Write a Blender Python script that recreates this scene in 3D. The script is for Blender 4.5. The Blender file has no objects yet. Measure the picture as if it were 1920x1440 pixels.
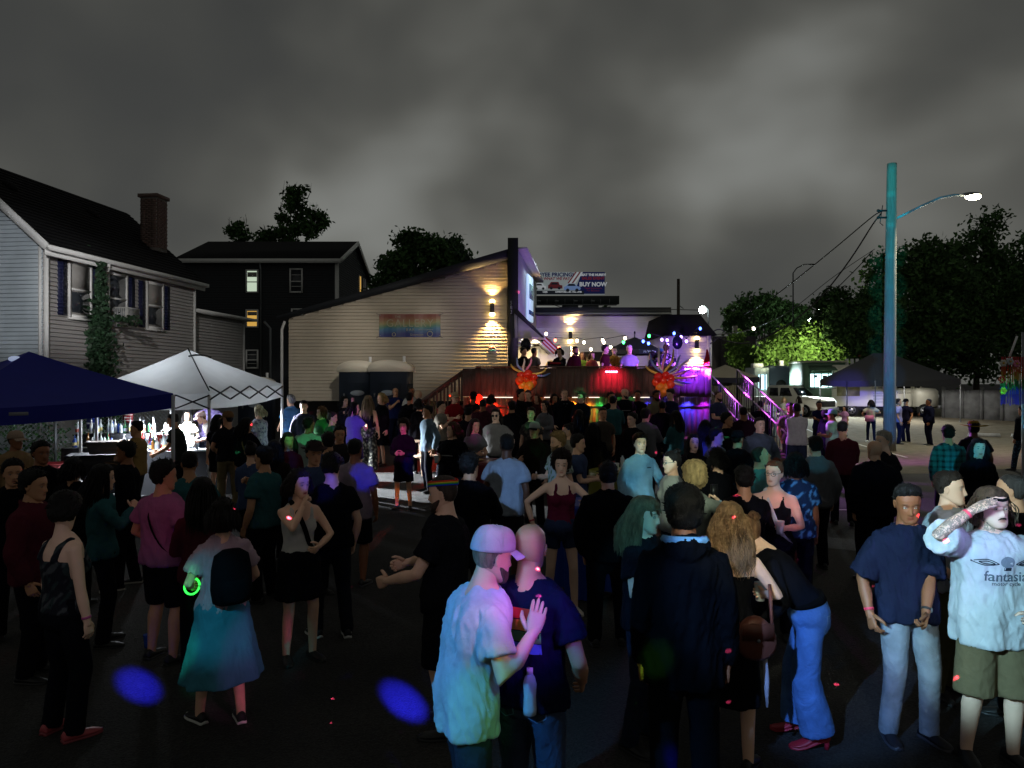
import bpy, bmesh, math, random
import numpy as np
from mathutils import Vector, noise
from mathutils.bvhtree import BVHTree

# ---------------------------------------------------------------- camera
CX, CY, FPX = 960., 716., 1400.          # principal column, horizon row and focal length in photograph pixels
CAMZ = 2.46
SC = bpy.context.scene
cam = bpy.data.cameras.new('camera'); cam_o = bpy.data.objects.new('camera', cam); SC.collection.objects.link(cam_o)
cam.sensor_width = 36.; cam.lens = 36.*FPX/1920.; cam.shift_y = (CY-720.)/1920.; cam.clip_end = 2000.; cam.clip_start = .05
cam_o.location = (0, 0, CAMZ); cam_o.rotation_euler = (math.pi/2, 0, 0); SC.camera = cam_o

# ---------------------------------------------------------------- night sky: low cloud lit by the town
W = bpy.data.worlds.new('World'); SC.world = W; W.use_nodes = True
def build_world():
 nt = W.node_tree; L = nt.links; N = nt.nodes
 bg = N['Background']; tc = N.new('ShaderNodeTexCoord'); mp = N.new('ShaderNodeMapping')
 mp.inputs['Scale'].default_value = (1.0, 1.0, 1.35); mp.inputs['Location'].default_value = (5.16, 3.3, .69)
 L.new(tc.outputs['Generated'], mp.inputs['Vector'])
 def nz(scale, detail, dist, rough=.5, vec=None):
  n = N.new('ShaderNodeTexNoise'); n.inputs['Scale'].default_value = scale; n.inputs['Detail'].default_value = detail
  n.inputs['Distortion'].default_value = dist; n.inputs['Roughness'].default_value = rough; L.new(vec or mp.outputs['Vector'], n.inputs['Vector']); return n
 w = nz(3.2, 2, 0.); wm = N.new('ShaderNodeVectorMath'); wm.operation = 'MULTIPLY_ADD'; wm.inputs[1].default_value = (.13, .13, .13)
 L.new(w.outputs['Color'], wm.inputs[0]); L.new(mp.outputs['Vector'], wm.inputs[2])
 a = nz(2.6, 1.2, 0., .4, wm.outputs[0]).outputs['Fac']; b = nz(6.2, 2.2, 0., .4, wm.outputs[0]).outputs['Fac']
 mx = N.new('ShaderNodeMix'); mx.data_type = 'FLOAT'; mx.inputs['Factor'].default_value = .36
 L.new(a, mx.inputs['A']); L.new(b, mx.inputs['B'])
 rp = N.new('ShaderNodeValToRGB'); cr = rp.color_ramp; cr.interpolation = 'B_SPLINE'
 cr.elements[0].position = .34; cr.elements[0].color = (.046, .048, .047, 1)
 cr.elements[1].position = .70; cr.elements[1].color = (.205, .212, .20, 1)
 e = cr.elements.new(.47); e.color = (.067, .068, .062, 1)
 e = cr.elements.new(.57); e.color = (.114, .115, .104, 1)
 L.new(mx.outputs['Result'], rp.inputs['Fac'])
 sp = N.new('ShaderNodeSeparateXYZ'); L.new(tc.outputs['Generated'], sp.inputs[0]); mr = N.new('ShaderNodeMapRange'); mr.interpolation_type = 'SMOOTHSTEP'
 mr.inputs['From Min'].default_value = .02; mr.inputs['From Max'].default_value = .55; mr.inputs['To Min'].default_value = 1.12; mr.inputs['To Max'].default_value = .84; L.new(sp.outputs['Z'], mr.inputs['Value'])
 vm = N.new('ShaderNodeMix'); vm.data_type = 'RGBA'; vm.blend_type = 'MULTIPLY'; vm.inputs['Factor'].default_value = 1.; L.new(rp.outputs['Color'], vm.inputs['A']); L.new(mr.outputs['Result'], vm.inputs['B'])
 sky = N.new('ShaderNodeTexSky'); sky.sky_type = 'NISHITA'; sky.sun_disc = False; sky.sun_elevation = math.radians(-4); sky.sun_rotation = math.radians(200)
 ad = N.new('ShaderNodeMix'); ad.data_type = 'RGBA'; ad.blend_type = 'ADD'; ad.inputs['Factor'].default_value = .02
 L.new(vm.outputs['Result'], ad.inputs['A']); L.new(sky.outputs['Color'], ad.inputs['B']); L.new(ad.outputs['Result'], bg.inputs['Color']); bg.inputs['Strength'].default_value = 1.08
build_world()

# ---------------------------------------------------------------- lamps of the stage the camera stands on
def lamp(name, kind, loc, color, power, target=None, angle=40., blend=.5, radius=.05, size=None, parent=None):
 l = bpy.data.lights.new(name, kind); l.color = color; l.energy = power
 if kind == 'SPOT': l.spot_size = math.radians(angle); l.spot_blend = blend; l.shadow_soft_size = radius
 elif kind == 'POINT': l.shadow_soft_size = radius
 elif kind == 'AREA':
  l.shape = 'RECTANGLE'; l.size, l.size_y = size; l.spread = math.radians(angle if angle > 60 else 180)
 o = bpy.data.objects.new(name, l); SC.collection.objects.link(o); o.location = loc
 if target is not None: o.rotation_euler = (Vector(target)-Vector(loc)).to_track_quat('-Z', 'Y').to_euler()
 if parent is not None: o.parent = parent
 return o

def at(px, py, Y):
 """the point at depth Y that the photograph shows at (px, py)"""
 return ((px-CX)/FPX*Y, Y, CAMZ+(CY-py)/FPX*Y)

STAGE = [
 # loc, (px, py, depth) aimed at, colour, watts, cone, blend, radius
 ((-2.6, .8, 3.6), (890, 1190, 3.6), (.06, .42, 1.0), 200, 22, .6, .05),     # cyan on the man in the cap
 ((2.2, .6, 3.4), (925, 1045, 3.5), (1.0, .22, .62), 130, 9, .5, .04),       # pink on the cap
 ((1.6, .5, 3.2), (912, 1185, 3.5), (1.0, .36, .08), 85, 5, .6, .03),        # orange on his sleeve
 ((.6, .5, 3.3), (890, 1345, 3.5), (.15, 1.0, .2), 42, 7, .7, .03),          # green at the hem
 ((1.4, .5, 3.4), (1010, 1150, 3.5), (.75, .10, 1.0), 95, 7, .5, .03),       # magenta hand
 ((1.8, .5, 3.5), (1010, 1130, 3.6), (.08, .06, 1.0), 170, 11, .8, .04),     # blue on the dark back
 ((-1.5, .6, 3.4), (960, 1030, 3.6), (.2, 1.0, .75), 16, 8, .6, .03),        # teal on the bald head
 ((-2.0, .6, 3.6), (1865, 1060, 4.8), (.42, .80, 1.0), 900, 17, .45, .05),   # white-cyan on the man in the white shirt
 ((2.6, .6, 3.4), (1700, 1000, 5.2), (.42, .36, 1.0), 170, 15, .6, .05),     # violet on the man beside him
 ((1.2, .6, 3.5), (1650, 1170, 5.2), (.85, .95, .8), 150, 14, .7, .05),
 ((-.5, .6, 3.6), (1785, 930, 5.8), (.9, .92, .72), 250, 9, .5, .04),
 ((.3, .6, 3.5), (1375, 1040, 4.7), (.92, .95, .70), 190, 11, .5, .04),      # bare shoulders
 ((-1.0, .6, 3.5), (1530, 1240, 5.1), (.22, .45, 1.0), 520, 13, .6, .05),    # blue jeans
 ((2.4, .6, 3.5), (1455, 1020, 5.0), (.95, .85, .7), 75, 8, .5, .04),
 ((.2, .6, 3.5), (1205, 975, 5.0), (.08, .60, .85), 170, 7, .5, .04),        # blue face
 ((-.6, .6, 3.4), (1455, 925, 7.2), (1.0, .95, .95), 240, 5, .3, .03),       # face with glasses
 ((1.0, .6, 3.3), (1468, 965, 7.2), (1.0, .10, .02), 210, 3.5, .4, .03),     # red on her neck
 ((.0, .6, 3.6), (1225, 880, 10.2), (.30, .78, 1.0), 700, 5, .25, .04),      # blue sweatshirt
 ((.5, .6, 3.6), (1290, 890, 7.8), (.80, .95, .72), 420, 8, .5, .04),
 ((-1.2, .6, 3.5), (960, 890, 9.2), (.30, .55, 1.0), 520, 7, .6, .04),       # grey shirt, blue wash
 ((-2.0, .6, 3.5), (1050, 920, 8.0), (.65, .75, .85), 170, 7, .7, .04),
 ((.8, .6, 3.5), (1440, 870, 8.6), (.05, .75, .75), 300, 5, .6, .04),        # teal figure
 ((.8, .6, 3.5), (1488, 910, 7.9), (.05, .45, 1.0), 260, 5, .6, .04),
 ((1.4, .6, 3.5), (1785, 850, 12.0), (.05, .80, .85), 700, 4.5, .6, .04),    # plaid shirt
 ((1.4, .6, 3.5), (1833, 845, 10.0), (.04, .35, 1.0), 520, 3.0, .5, .04),    # blue face
 ((1.5, .6, 3.6), (1640, 850, 9.2), (.15, .5, .8), 90, 6, .6, .04),
 ((-.6, .6, 3.5), (760, 835, 13.8), (1.0, .06, .85), 900, 3.2, .5, .03),     # magenta face
 ((-.6, .6, 3.5), (775, 870, 13.6), (.04, .04, 1.0), 2600, 1.9, .6, .03),
 ((-.6, .6, 3.5), (748, 932, 13.6), (1.0, .22, .01), 900, 2.0, .7, .03),
 ((-1.2, .6, 3.5), (585, 835, 13.0), (.08, 1.0, .35), 900, 3.0, .6, .03),    # green shirt
 ((-1.2, .6, 3.5), (612, 800, 15.0), (.08, 1.0, .2), 700, 2.6, .6, .03),
 ((-1.2, .6, 3.5), (665, 800, 17.0), (.35, .08, 1.0), 1900, 3.2, .6, .03),   # purple backs
 ((-.8, .6, 3.5), (683, 890, 8.9), (.03, .03, 1.0), 900, 2.6, .5, .03),
 ((-.8, .6, 3.5), (605, 915, 7.2), (.03, .03, 1.0), 560, 3.0, .6, .03),
 ((-1.6, .6, 3.5), (300, 960, 6.6), (1.0, .20, .45), 30, 8, .7, .04),       # pink shirt
 ((-1.6, .6, 3.5), (150, 1060, 5.2), (.80, .72, .9), 40, 12, .7, .04),
 ((-1.6, .6, 3.5), (410, 1150, 5.4), (.06, .55, .72), 150, 9, .7, .04),      # teal skirt
 ((-1.6, .6, 3.5), (335, 1220, 5.3), (.05, 1.0, .55), 190, 4, .8, .03),
 ((-1.6, .6, 3.5), (400, 1060, 5.4), (1.0, .6, .7), 22, 7, .7, .03),
 ((-1.4, .6, 3.5), (560, 950, 6.6), (.9, .8, .8), 36, 9, .7, .04),
 ((-1.0, .6, 3.5), (665, 920, 9.0), (.8, .6, .75), 60, 8, .8, .04),
 ((.5, .6, 3.5), (830, 1000, 5.3), (.75, .7, .9), 55, 12, .8, .04),
 ((-.8, .7, 3.3), (250, 1262, 5.6), (.02, .02, 1.0), 1100, 4.2, .7, .02),    # blue pools on the asphalt
 ((-.2, .7, 3.2), (755, 1305, 5.6), (.02, .02, 1.0), 1300, 4.6, .7, .02),
 ((.4, .7, 3.2), (1285, 1425, 3.9), (.02, .02, 1.0), 120, 3.4, .8, .02),
 ((.2, .7, 3.2), (1232, 1228, 4.0), (.25, 1.0, .10), 420, 3.0, .7, .02),     # green spot on the black jacket
 ((-1.0, .7, 3.2), (352, 1090, 5.3), (.10, 1.0, .25), 220, 2.6, .7, .02),
 ((.6, .7, 3.2), (1320, 830, 13.), (.03, .05, 1.0), 1500, 3.2, .7, .03),     # blue back by the ramp
 ((.4, .7, 3.2), (998, 790, 15.), (.10, 1.0, .35), 700, 1.8, .6, .03),
 ((.4, .7, 3.2), (1090, 735, 19.), (.10, 1.0, .35), 1600, 1.3, .6, .03),
 ((-.2, .7, 3.4), (930, 810, 15.), (.8, .85, .8), 330, 4.5, .8, .03),
 ((-.2, .7, 3.4), (1045, 830, 10.5), (.85, .95, .7), 160, 5, .7, .03),
 ((-.2, .7, 3.4), (1300, 825, 11.), (.9, .85, .95), 170, 4, .7, .03),
 ((-.2, .7, 3.4), (1425, 805, 13.), (.75, .7, 1.0), 420, 4, .7, .03),
 ((.9, .7, 3.4), (1490, 810, 17.), (.8, .75, .8), 600, 5, .8, .03),
 ((-.9, .7, 3.4), (880, 800, 13.), (1.0, .05, .6), 420, 2.6, .6, .03),      # roving colours over the middle of the crowd
 ((-.9, .7, 3.4), (1010, 830, 12.), (.1, 1.0, .4), 420, 2.2, .6, .03),
 ((-.9, .7, 3.4), (1085, 800, 14.), (.1, .4, 1.0), 520, 2.4, .6, .03),
 ((.9, .7, 3.4), (1225, 790, 16.), (.8, .1, 1.0), 620, 2.2, .6, .03),
 ((.9, .7, 3.4), (1380, 830, 11.), (.05, .8, .8), 360, 2.4, .6, .03),
 ((.9, .7, 3.4), (1580, 800, 13.), (.5, .1, 1.0), 420, 2.6, .6, .03),
 ((-1.2, .7, 3.4), (520, 850, 10.), (.05, .3, 1.0), 360, 2.6, .6, .03),
 ((-1.2, .7, 3.4), (440, 830, 12.), (.1, 1.0, .3), 240, 1.6, .6, .03),
 ((-1.2, .7, 3.4), (720, 790, 17.), (1.0, .1, .7), 700, 1.8, .6, .03),
 ((.9, .7, 3.4), (1530, 860, 9.8), (.05, .7, 1.0), 260, 2.6, .6, .03),
 ((1.9, .7, 3.6), (1150, 865, 11.5), (.95, .9, .25), 260, 4, .7, .03),       # yellow cloth
 ((1.6, .7, 3.6), (1115, 930, 8.6), (.12, .35, 1.0), 330, 5, .7, .03),       # blue cloth
 ((.2, .7, 5.2), (988, 706, 20.6), (1.0, .6, .45), 1300, 3.2, .6, .03),      # balloons
 ((.6, .7, 5.2), (1245, 706, 20.6), (1.0, .5, .5), 1300, 3.4, .6, .03),
 ((.9, .7, 3.4), (1572, 815, 18.5), (.55, .9, .8), 900, 4, .8, .03),
]
for i, (loc, (px, py, dd), col, pw, an, bl, rad) in enumerate(STAGE):
 pool = col == (.02, .02, 1.0)                     # tight slanted pools on the asphalt
 soft = min(col)/max(col) > .5 and pw < 180
 o = lamp('stage_spot', 'SPOT', loc, col, pw*(26. if pool else 1.3 if soft else 2.7), at(px, py, dd), an*(1.25 if pool else 1), .9 if pool else bl, rad)
 if pool: o.rotation_euler.rotate_axis('Z', math.radians(38)); o.scale = (.5, 1, 1)
for k in range(9):                                   # narrow beams climbing the wooden pole and its arm
 py = 335+58*k; c = (.01, .66-.045*k, .80+.025*min(k, 8)); lamp('stage_spot', 'SPOT', (.5, .6, 3.7), c, 34000*(1-.05*k), at(1669-.5*k, py, 26.5), 2.7, .55, .03)
for px, py in ((1705, 398), (1740, 380), (1778, 370)): lamp('stage_spot', 'SPOT', (.5, .6, 3.7), (.01, .62, 1.), 8000, at(px, py, 26.5), 2.0, .6, .03)
# unseen floods added high behind the camera to brighten walls, tent and railing
for fx, px, py, dd, col, pw, an in ((-3., 60, 545, 21, (.97, .97, 1.), 7600, 12), (-3., 235, 560, 22, (1., .97, .93), 7200, 12), (3., 600, 655, 26, (1., .95, .86), 5200, 10), (3., 735, 640, 26, (1., .95, .86), 4800, 10), (3., 875, 625, 26, (1., .95, .86), 3400, 9), (2.4, 1130, 640, 31, (1., .96, .98), 6500, 9), (-3., 345, 690, 16, (.9, .95, 1.), 1300, 8), (2.4, 960, 712, 21, (1., .9, .82), 1300, 5.5), (2.4, 1090, 712, 21, (1., .9, .82), 1300, 5.5), (2.4, 1200, 712, 21, (1., .9, .85), 1000, 5)):
 lamp('added_flood', 'SPOT', (fx, -1.5, 8.5), col, pw, at(px, py, dd), an, .7, .1)
# laser projectors: a fan of thin beams through a perforated plate
def laser(loc, aim, color, power, angle, scale, thr, seed):
 o = lamp('laser_projector', 'SPOT', loc, color, power, aim, angle, .05, .004)
 l = o.data; l.use_nodes = True; nt = l.node_tree; L = nt.links
 em = [n for n in nt.nodes if n.type == 'EMISSION'][0]
 tc = nt.nodes.new('ShaderNodeTexCoord'); mp = nt.nodes.new('ShaderNodeMapping')
 mp.inputs['Location'].default_value = (seed, seed*.7, 0); mp.inputs['Scale'].default_value = (scale*.55, scale, scale)
 vo = nt.nodes.new('ShaderNodeTexVoronoi'); vo.inputs['Scale'].default_value = 1.
 lt = nt.nodes.new('ShaderNodeMath'); lt.operation = 'LESS_THAN'; lt.inputs[1].default_value = thr
 L.new(tc.outputs['Normal'], mp.inputs['Vector']); L.new(mp.outputs['Vector'], vo.inputs['Vector']); L.new(vo.outputs['Distance'], lt.inputs[0])
 L.new(lt.outputs[0], em.inputs['Strength'])
laser((.9, .4, 3.4), at(1150, 1120, 5), (1.0, .06, .16), 60000, 80, 27., .055, 3.1)
laser((-.9, .4, 3.4), at(700, 700, 20), (.1, 1.0, .25), 60000, 60, 16., .03, 9.4)

SC.view_settings.view_transform = 'Standard'; SC.view_settings.look = 'None'
SC.view_settings.exposure = 0.; SC.view_settings.gamma = 1.; SC.view_settings.use_curve_mapping = False
SC.cycles.use_denoising = True
SC.cycles.max_bounces = 5; SC.cycles.diffuse_bounces = 2; SC.cycles.glossy_bounces = 2; SC.cycles.transmission_bounces = 4
SC.cycles.sample_clamp_indirect = 4.

def sst(a, b, x):
 t = min(max((x-a)/(b-a), 0.), 1.); return t*t*(3-2*t)
def ground_z(x, y):
 """the lot climbs a little towards the deck and towards the far trucks"""
 z = .5*sst(10, 21, y)*sst(-9.5, -4.5, x)*(1-sst(4.8, 8.0, x))
 return z+.35*sst(32, 44, y)*sst(7, 11, x)
# ---------------------------------------------------------------- helpers
rng = np.random.default_rng(7)
random.seed(7)
COL = bpy.context.scene.collection

def link(o, parent=None):
 COL.objects.link(o)
 if parent is not None:
  o.parent = parent
 return o

def tag(o, label=None, cat=None, group=None, kind=None):
 if label: o["label"] = label
 if cat: o["category"] = cat
 if group: o["group"] = group
 if kind: o["kind"] = kind
 return o

def srgb(h):
 if isinstance(h, (tuple, list)): return tuple(h)
 h = h.lstrip('#'); c = [int(h[i:i+2], 16)/255 for i in (0, 2, 4)]
 return tuple(x/12.92 if x <= .04045 else ((x+.055)/1.055)**2.4 for x in c)

class G:
 """geometry collector: vertices, quads, triangles, per-vertex colour"""
 def __init__(s):
  s.V = []; s.Q = []; s.T = []; s.C = []; s.n = 0
 def add(s, v, q=None, t=None, c=None):
  v = np.asarray(v, float).reshape(-1, 3)
  if q is not None and len(q): s.Q.append(np.asarray(q, int)+s.n)
  if t is not None and len(t): s.T.append(np.asarray(t, int)+s.n)
  c = (.5, .5, .5) if c is None else c
  c = np.asarray(c, float)
  s.C.append(np.broadcast_to(c, (len(v), 3)) if c.ndim == 1 else c)
  s.V.append(v); s.n += len(v)
  return s
 def merge(s, g, M=None):
  v, q, t, c = g.arr()
  if M is not None: v = xf(M, v)
  return s.add(v, q, t, c)
 def arr(s):
  v = np.concatenate(s.V) if s.V else np.zeros((0, 3))
  q = np.concatenate(s.Q) if s.Q else np.zeros((0, 4), int)
  t = np.concatenate(s.T) if s.T else np.zeros((0, 3), int)
  c = np.concatenate(s.C) if s.C else np.zeros((0, 3))
  return v, q, t, c
 def mesh(s, name='m', smooth=False, col=False):
  v, q, t, c = s.arr()
  return raw_mesh(name, v, q, t, c if col else None, smooth)
 def obj(s, name, mat, parent=None, smooth=False, loc=None, col=False, color=None, rz=None):
  m = s.mesh(name, smooth, col)
  if mat is not None: m.materials.append(mat)
  o = link(bpy.data.objects.new(name, m), parent)
  if loc is not None: o.location = loc
  if rz is not None: o.rotation_euler.z = rz
  if color is not None: o.color = (*srgb(color), 1)
  return o
 # shapes
 def box(s, c, size, M=None, col=None):
  x, y, z = [k/2 for k in size]
  v = np.array([(-x,-y,-z),(x,-y,-z),(x,y,-z),(-x,y,-z),(-x,-y,z),(x,-y,z),(x,y,z),(-x,y,z)])
  if M is not None: v = v @ np.asarray(M).T
  v = v+np.asarray(c)
  return s.add(v, [(0,3,2,1),(4,5,6,7),(0,1,5,4),(1,2,6,5),(2,3,7,6),(3,0,4,7)], c=col)
 def bar(s, a, b, w, h=None, up=(0,0,1), col=None):
  a = np.asarray(a, float); b = np.asarray(b, float); h = w if h is None else h
  d = b-a; L = np.linalg.norm(d); d = d/L
  up = np.asarray(up, float)
  if abs(d @ up) > .97: up = np.array((0, 1., 0))
  x = np.cross(d, up); x /= np.linalg.norm(x); z = np.cross(x, d)
  return s.box((a+b)/2, (w, L, h), np.stack([x, d, z], 1), col)
 def tube(s, pts, r, n=8, col=None, caps=True, flat=None):
  return s.loft(tube_rings(pts, r, n, flat), caps, col)
 def loft(s, rings, caps=True, col=None, bulge=0.0):
  R = np.asarray(rings, float); m, n = R.shape[:2]
  v = R.reshape(-1, 3)
  i = np.arange(m-1)[:, None]*n; j = np.arange(n)[None]
  j2 = (j+1) % n
  q = np.stack([i+j, i+j2, i+n+j2, i+n+j], -1).reshape(-1, 4)
  t = []
  cc = None
  if caps:
   c0 = R[0].mean(0); c1 = R[-1].mean(0)
   if bulge:
    c0 = c0-(R[1].mean(0)-c0)*bulge; c1 = c1+(c1-R[-2].mean(0))*bulge
   v = np.concatenate([v, [c0, c1]])
   k = np.arange(n)
   t = np.concatenate([np.stack([np.full(n, m*n), (k+1) % n, k], 1),
        np.stack([np.full(n, m*n+1), (m-1)*n+k, (m-1)*n+(k+1) % n], 1)])
  return s.add(v, q, t, col)
 def ball(s, c, r, nu=12, nv=8, col=None, M=None):
  u = np.arange(nu)*2*np.pi/nu
  w = np.linspace(-np.pi/2, np.pi/2, nv+1)[1:-1]
  R = np.stack([np.stack([np.cos(a)*np.cos(u), np.cos(a)*np.sin(u), np.full(nu, np.sin(a))], 1) for a in w])
  v = np.concatenate([R.reshape(-1, 3), [(0,0,-1.), (0,0,1.)]])*np.asarray(r, float)
  if M is not None: v = v @ np.asarray(M).T
  m = len(w); i = np.arange(m-1)[:, None]*nu; j = np.arange(nu)[None]; j2 = (j+1) % nu
  q = np.stack([i+j, i+j2, i+nu+j2, i+nu+j], -1).reshape(-1, 4); k = np.arange(nu)
  t = np.concatenate([np.stack([np.full(nu, m*nu), (k+1) % nu, k], 1),
       np.stack([np.full(nu, m*nu+1), (m-1)*nu+k, (m-1)*nu+(k+1) % nu], 1)])
  return s.add(v+np.asarray(c), q, t, col)
 def quad(s, a, b, c, d, col=None):
  return s.add([a, b, c, d], [(0, 1, 2, 3)], c=col)
 def prism(s, poly, d, col=None):
  """convex polygon (n,3) extruded along d"""
  p = np.asarray(poly, float); n = len(p); d = np.asarray(d, float)
  return s.loft(np.stack([p, p+d]), True, col)

def raw_mesh(name, v, q, t, c=None, smooth=False):
 m = bpy.data.meshes.new(name)
 nq, nt = len(q), len(t)
 m.vertices.add(len(v)); m.vertices.foreach_set('co', np.ascontiguousarray(v, np.float32).ravel())
 m.loops.add(nq*4+nt*3); m.polygons.add(nq+nt)
 idx = np.concatenate([np.asarray(q, np.int32).ravel(), np.asarray(t, np.int32).ravel()]).astype(np.int32)
 m.loops.foreach_set('vertex_index', idx)
 st = np.concatenate([np.arange(nq)*4, nq*4+np.arange(nt)*3]).astype(np.int32)
 m.polygons.foreach_set('loop_start', st)
 if smooth: m.polygons.foreach_set('use_smooth', np.ones(nq+nt, bool))
 m.update(calc_edges=True)
 if c is not None:
  a = m.color_attributes.new('Col', 'FLOAT_COLOR', 'POINT')
  cc = np.ones((len(v), 4), np.float32); cc[:, :3] = c
  a.data.foreach_set('color', cc.ravel())
 return m

def xf(M, v):
 M = np.asarray(M)
 return v @ M[:3, :3].T + (M[:3, 3] if M.shape[0] == 4 else 0)

def rx(a): c, s = math.cos(a), math.sin(a); return np.array([[1,0,0],[0,c,-s],[0,s,c]])
def ry(a): c, s = math.cos(a), math.sin(a); return np.array([[c,0,s],[0,1,0],[-s,0,c]])
def rz(a): c, s = math.cos(a), math.sin(a); return np.array([[c,-s,0],[s,c,0],[0,0,1]])
def rt(R, t): M = np.eye(4); M[:3, :3] = R; M[:3, 3] = t; return M
def nrm(v): v = np.asarray(v, float); return v/max(np.linalg.norm(v), 1e-9)
def sstep(a, b, x):
 t = np.clip((x-a)/(b-a), 0, 1); return t*t*(3-2*t)

def tube_rings(pts, r, n=8, flat=None):
 P = np.asarray(pts, float); m = len(P)
 r = np.broadcast_to(np.asarray(r, float), (m,)) if np.ndim(r) < 2 else np.asarray(r, float)
 D = np.gradient(P, axis=0); D /= np.maximum(np.linalg.norm(D, axis=1, keepdims=True), 1e-9)
 x = np.cross(D[0], (0, 0, 1.)) if flat is None else np.asarray(flat, float)
 if np.linalg.norm(x) < .05: x = np.cross(D[0], (0, 1., 0))
 out = []
 a = np.arange(n)*2*np.pi/n
 for i in range(m):
  x = x-D[i]*(x @ D[i]); x = x/np.linalg.norm(x); y = np.cross(D[i], x)
  ra, rb = (r[i], r[i]) if np.ndim(r[i]) == 0 else r[i]
  out.append(P[i]+np.cos(a)[:, None]*x*ra+np.sin(a)[:, None]*y*rb)
 return np.stack(out)

def grab(mesh):
 nv = len(mesh.vertices); v = np.empty(nv*3, np.float32); mesh.vertices.foreach_get('co', v)
 nl = len(mesh.loops); L = np.empty(nl, np.int32); mesh.loops.foreach_get('vertex_index', L)
 npg = len(mesh.polygons); tot = np.empty(npg, np.int32); st = np.empty(npg, np.int32)
 mesh.polygons.foreach_get('loop_total', tot); mesh.polygons.foreach_get('loop_start', st)
 sq = st[tot == 4]; s3 = st[tot == 3]
 q = L[sq[:, None]+np.arange(4)] if len(sq) else np.zeros((0, 4), int)
 t = L[s3[:, None]+np.arange(3)] if len(s3) else np.zeros((0, 3), int)
 return v.reshape(-1, 3).astype(float), q, t

def normals(v, q, t):
 N = np.zeros_like(v)
 for f in (q, t):
  if len(f):
   a, b, c = v[f[:, 0]], v[f[:, 1]], v[f[:, 2]]
   n = np.cross(b-a, c-a)
   for k in range(f.shape[1]): np.add.at(N, f[:, k], n)
 return N/np.maximum(np.linalg.norm(N, axis=1, keepdims=True), 1e-12)

def waves(p, wl, seed, n=5, aniso=(1, 1, 1)):
 """cheap smooth noise in about -1..1"""
 r = np.random.default_rng(seed); out = np.zeros(len(p)); p = p*np.asarray(aniso)
 w = np.zeros(len(p))
 for _ in range(3):
  k = nrm(r.normal(size=3))*2*np.pi/(wl*2.3); w += np.sin(p @ k+r.uniform(0, 6.28))
 for _ in range(n):
  k = nrm(r.normal(size=3))*2*np.pi/(wl*r.uniform(.7, 1.4))
  out += np.sin(p @ k+r.uniform(0, 6.28)+1.1*w)
 return out/n*1.3

# ---------------------------------------------------------------- materials
MATS = {}
def mat(name, color=None, rough=.7, metal=0., emit=None, estr=1., bump=0., bscale=40., var=0., vscale=8., spec=.4,
  alpha=None, trans=0., objcol=False, attr=False, sheen=0., stretch=None, coat=0.):
 if name in MATS: return MATS[name]
 m = bpy.data.materials.new(name); m.use_nodes = True
 nt = m.node_tree; b = nt.nodes['Principled BSDF']; L = nt.links
 b.inputs['Roughness'].default_value = rough; b.inputs['Metallic'].default_value = metal
 b.inputs['Specular IOR Level'].default_value = spec
 if sheen: b.inputs['Sheen Weight'].default_value = sheen
 if coat: b.inputs['Coat Weight'].default_value = coat
 if trans: b.inputs['Transmission Weight'].default_value = trans
 if alpha is not None: b.inputs['Alpha'].default_value = alpha
 src = None
 if objcol:
  n = nt.nodes.new('ShaderNodeObjectInfo'); src = n.outputs['Color']
 elif attr:
  n = nt.nodes.new('ShaderNodeVertexColor'); n.layer_name = 'Col'; src = n.outputs['Color']
 elif color is not None:
  b.inputs['Base Color'].default_value = (*srgb(color), 1)
 co = None
 if var or bump:
  tc = nt.nodes.new('ShaderNodeTexCoord'); co = tc.outputs['Object']
  if stretch:
   mp = nt.nodes.new('ShaderNodeMapping'); mp.inputs['Scale'].default_value = stretch
   L.new(co, mp.inputs['Vector']); co = mp.outputs['Vector']
 if var:
  nz = nt.nodes.new('ShaderNodeTexNoise'); nz.inputs['Scale'].default_value = vscale
  nz.inputs['Detail'].default_value = 5; L.new(co, nz.inputs['Vector'])
  mr = nt.nodes.new('ShaderNodeMapRange'); mr.inputs['To Min'].default_value = 1-var; mr.inputs['To Max'].default_value = 1+var
  mr.inputs['From Min'].default_value = .3; mr.inputs['From Max'].default_value = .7
  L.new(nz.outputs['Fac'], mr.inputs['Value'])
  mx = nt.nodes.new('ShaderNodeMix'); mx.data_type = 'RGBA'; mx.blend_type = 'MULTIPLY'; mx.inputs['Factor'].default_value = 1
  if src is not None: L.new(src, mx.inputs['A'])
  else: mx.inputs['A'].default_value = (*srgb(color), 1)
  L.new(mr.outputs['Result'], mx.inputs['B']); src = mx.outputs['Result']
 if src is not None: L.new(src, b.inputs['Base Color'])
 if bump:
  n2 = nt.nodes.new('ShaderNodeTexNoise'); n2.inputs['Scale'].default_value = bscale; n2.inputs['Detail'].default_value = 4
  L.new(co, n2.inputs['Vector'])
  bp = nt.nodes.new('ShaderNodeBump'); bp.inputs['Strength'].default_value = bump; bp.inputs['Distance'].default_value = .02
  L.new(n2.outputs['Fac'], bp.inputs['Height']); L.new(bp.outputs['Normal'], b.inputs['Normal'])
 if emit is not None:
  b.inputs['Emission Color'].default_value = (*srgb(emit), 1); b.inputs['Emission Strength'].default_value = estr
 MATS[name] = m
 return m

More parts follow.
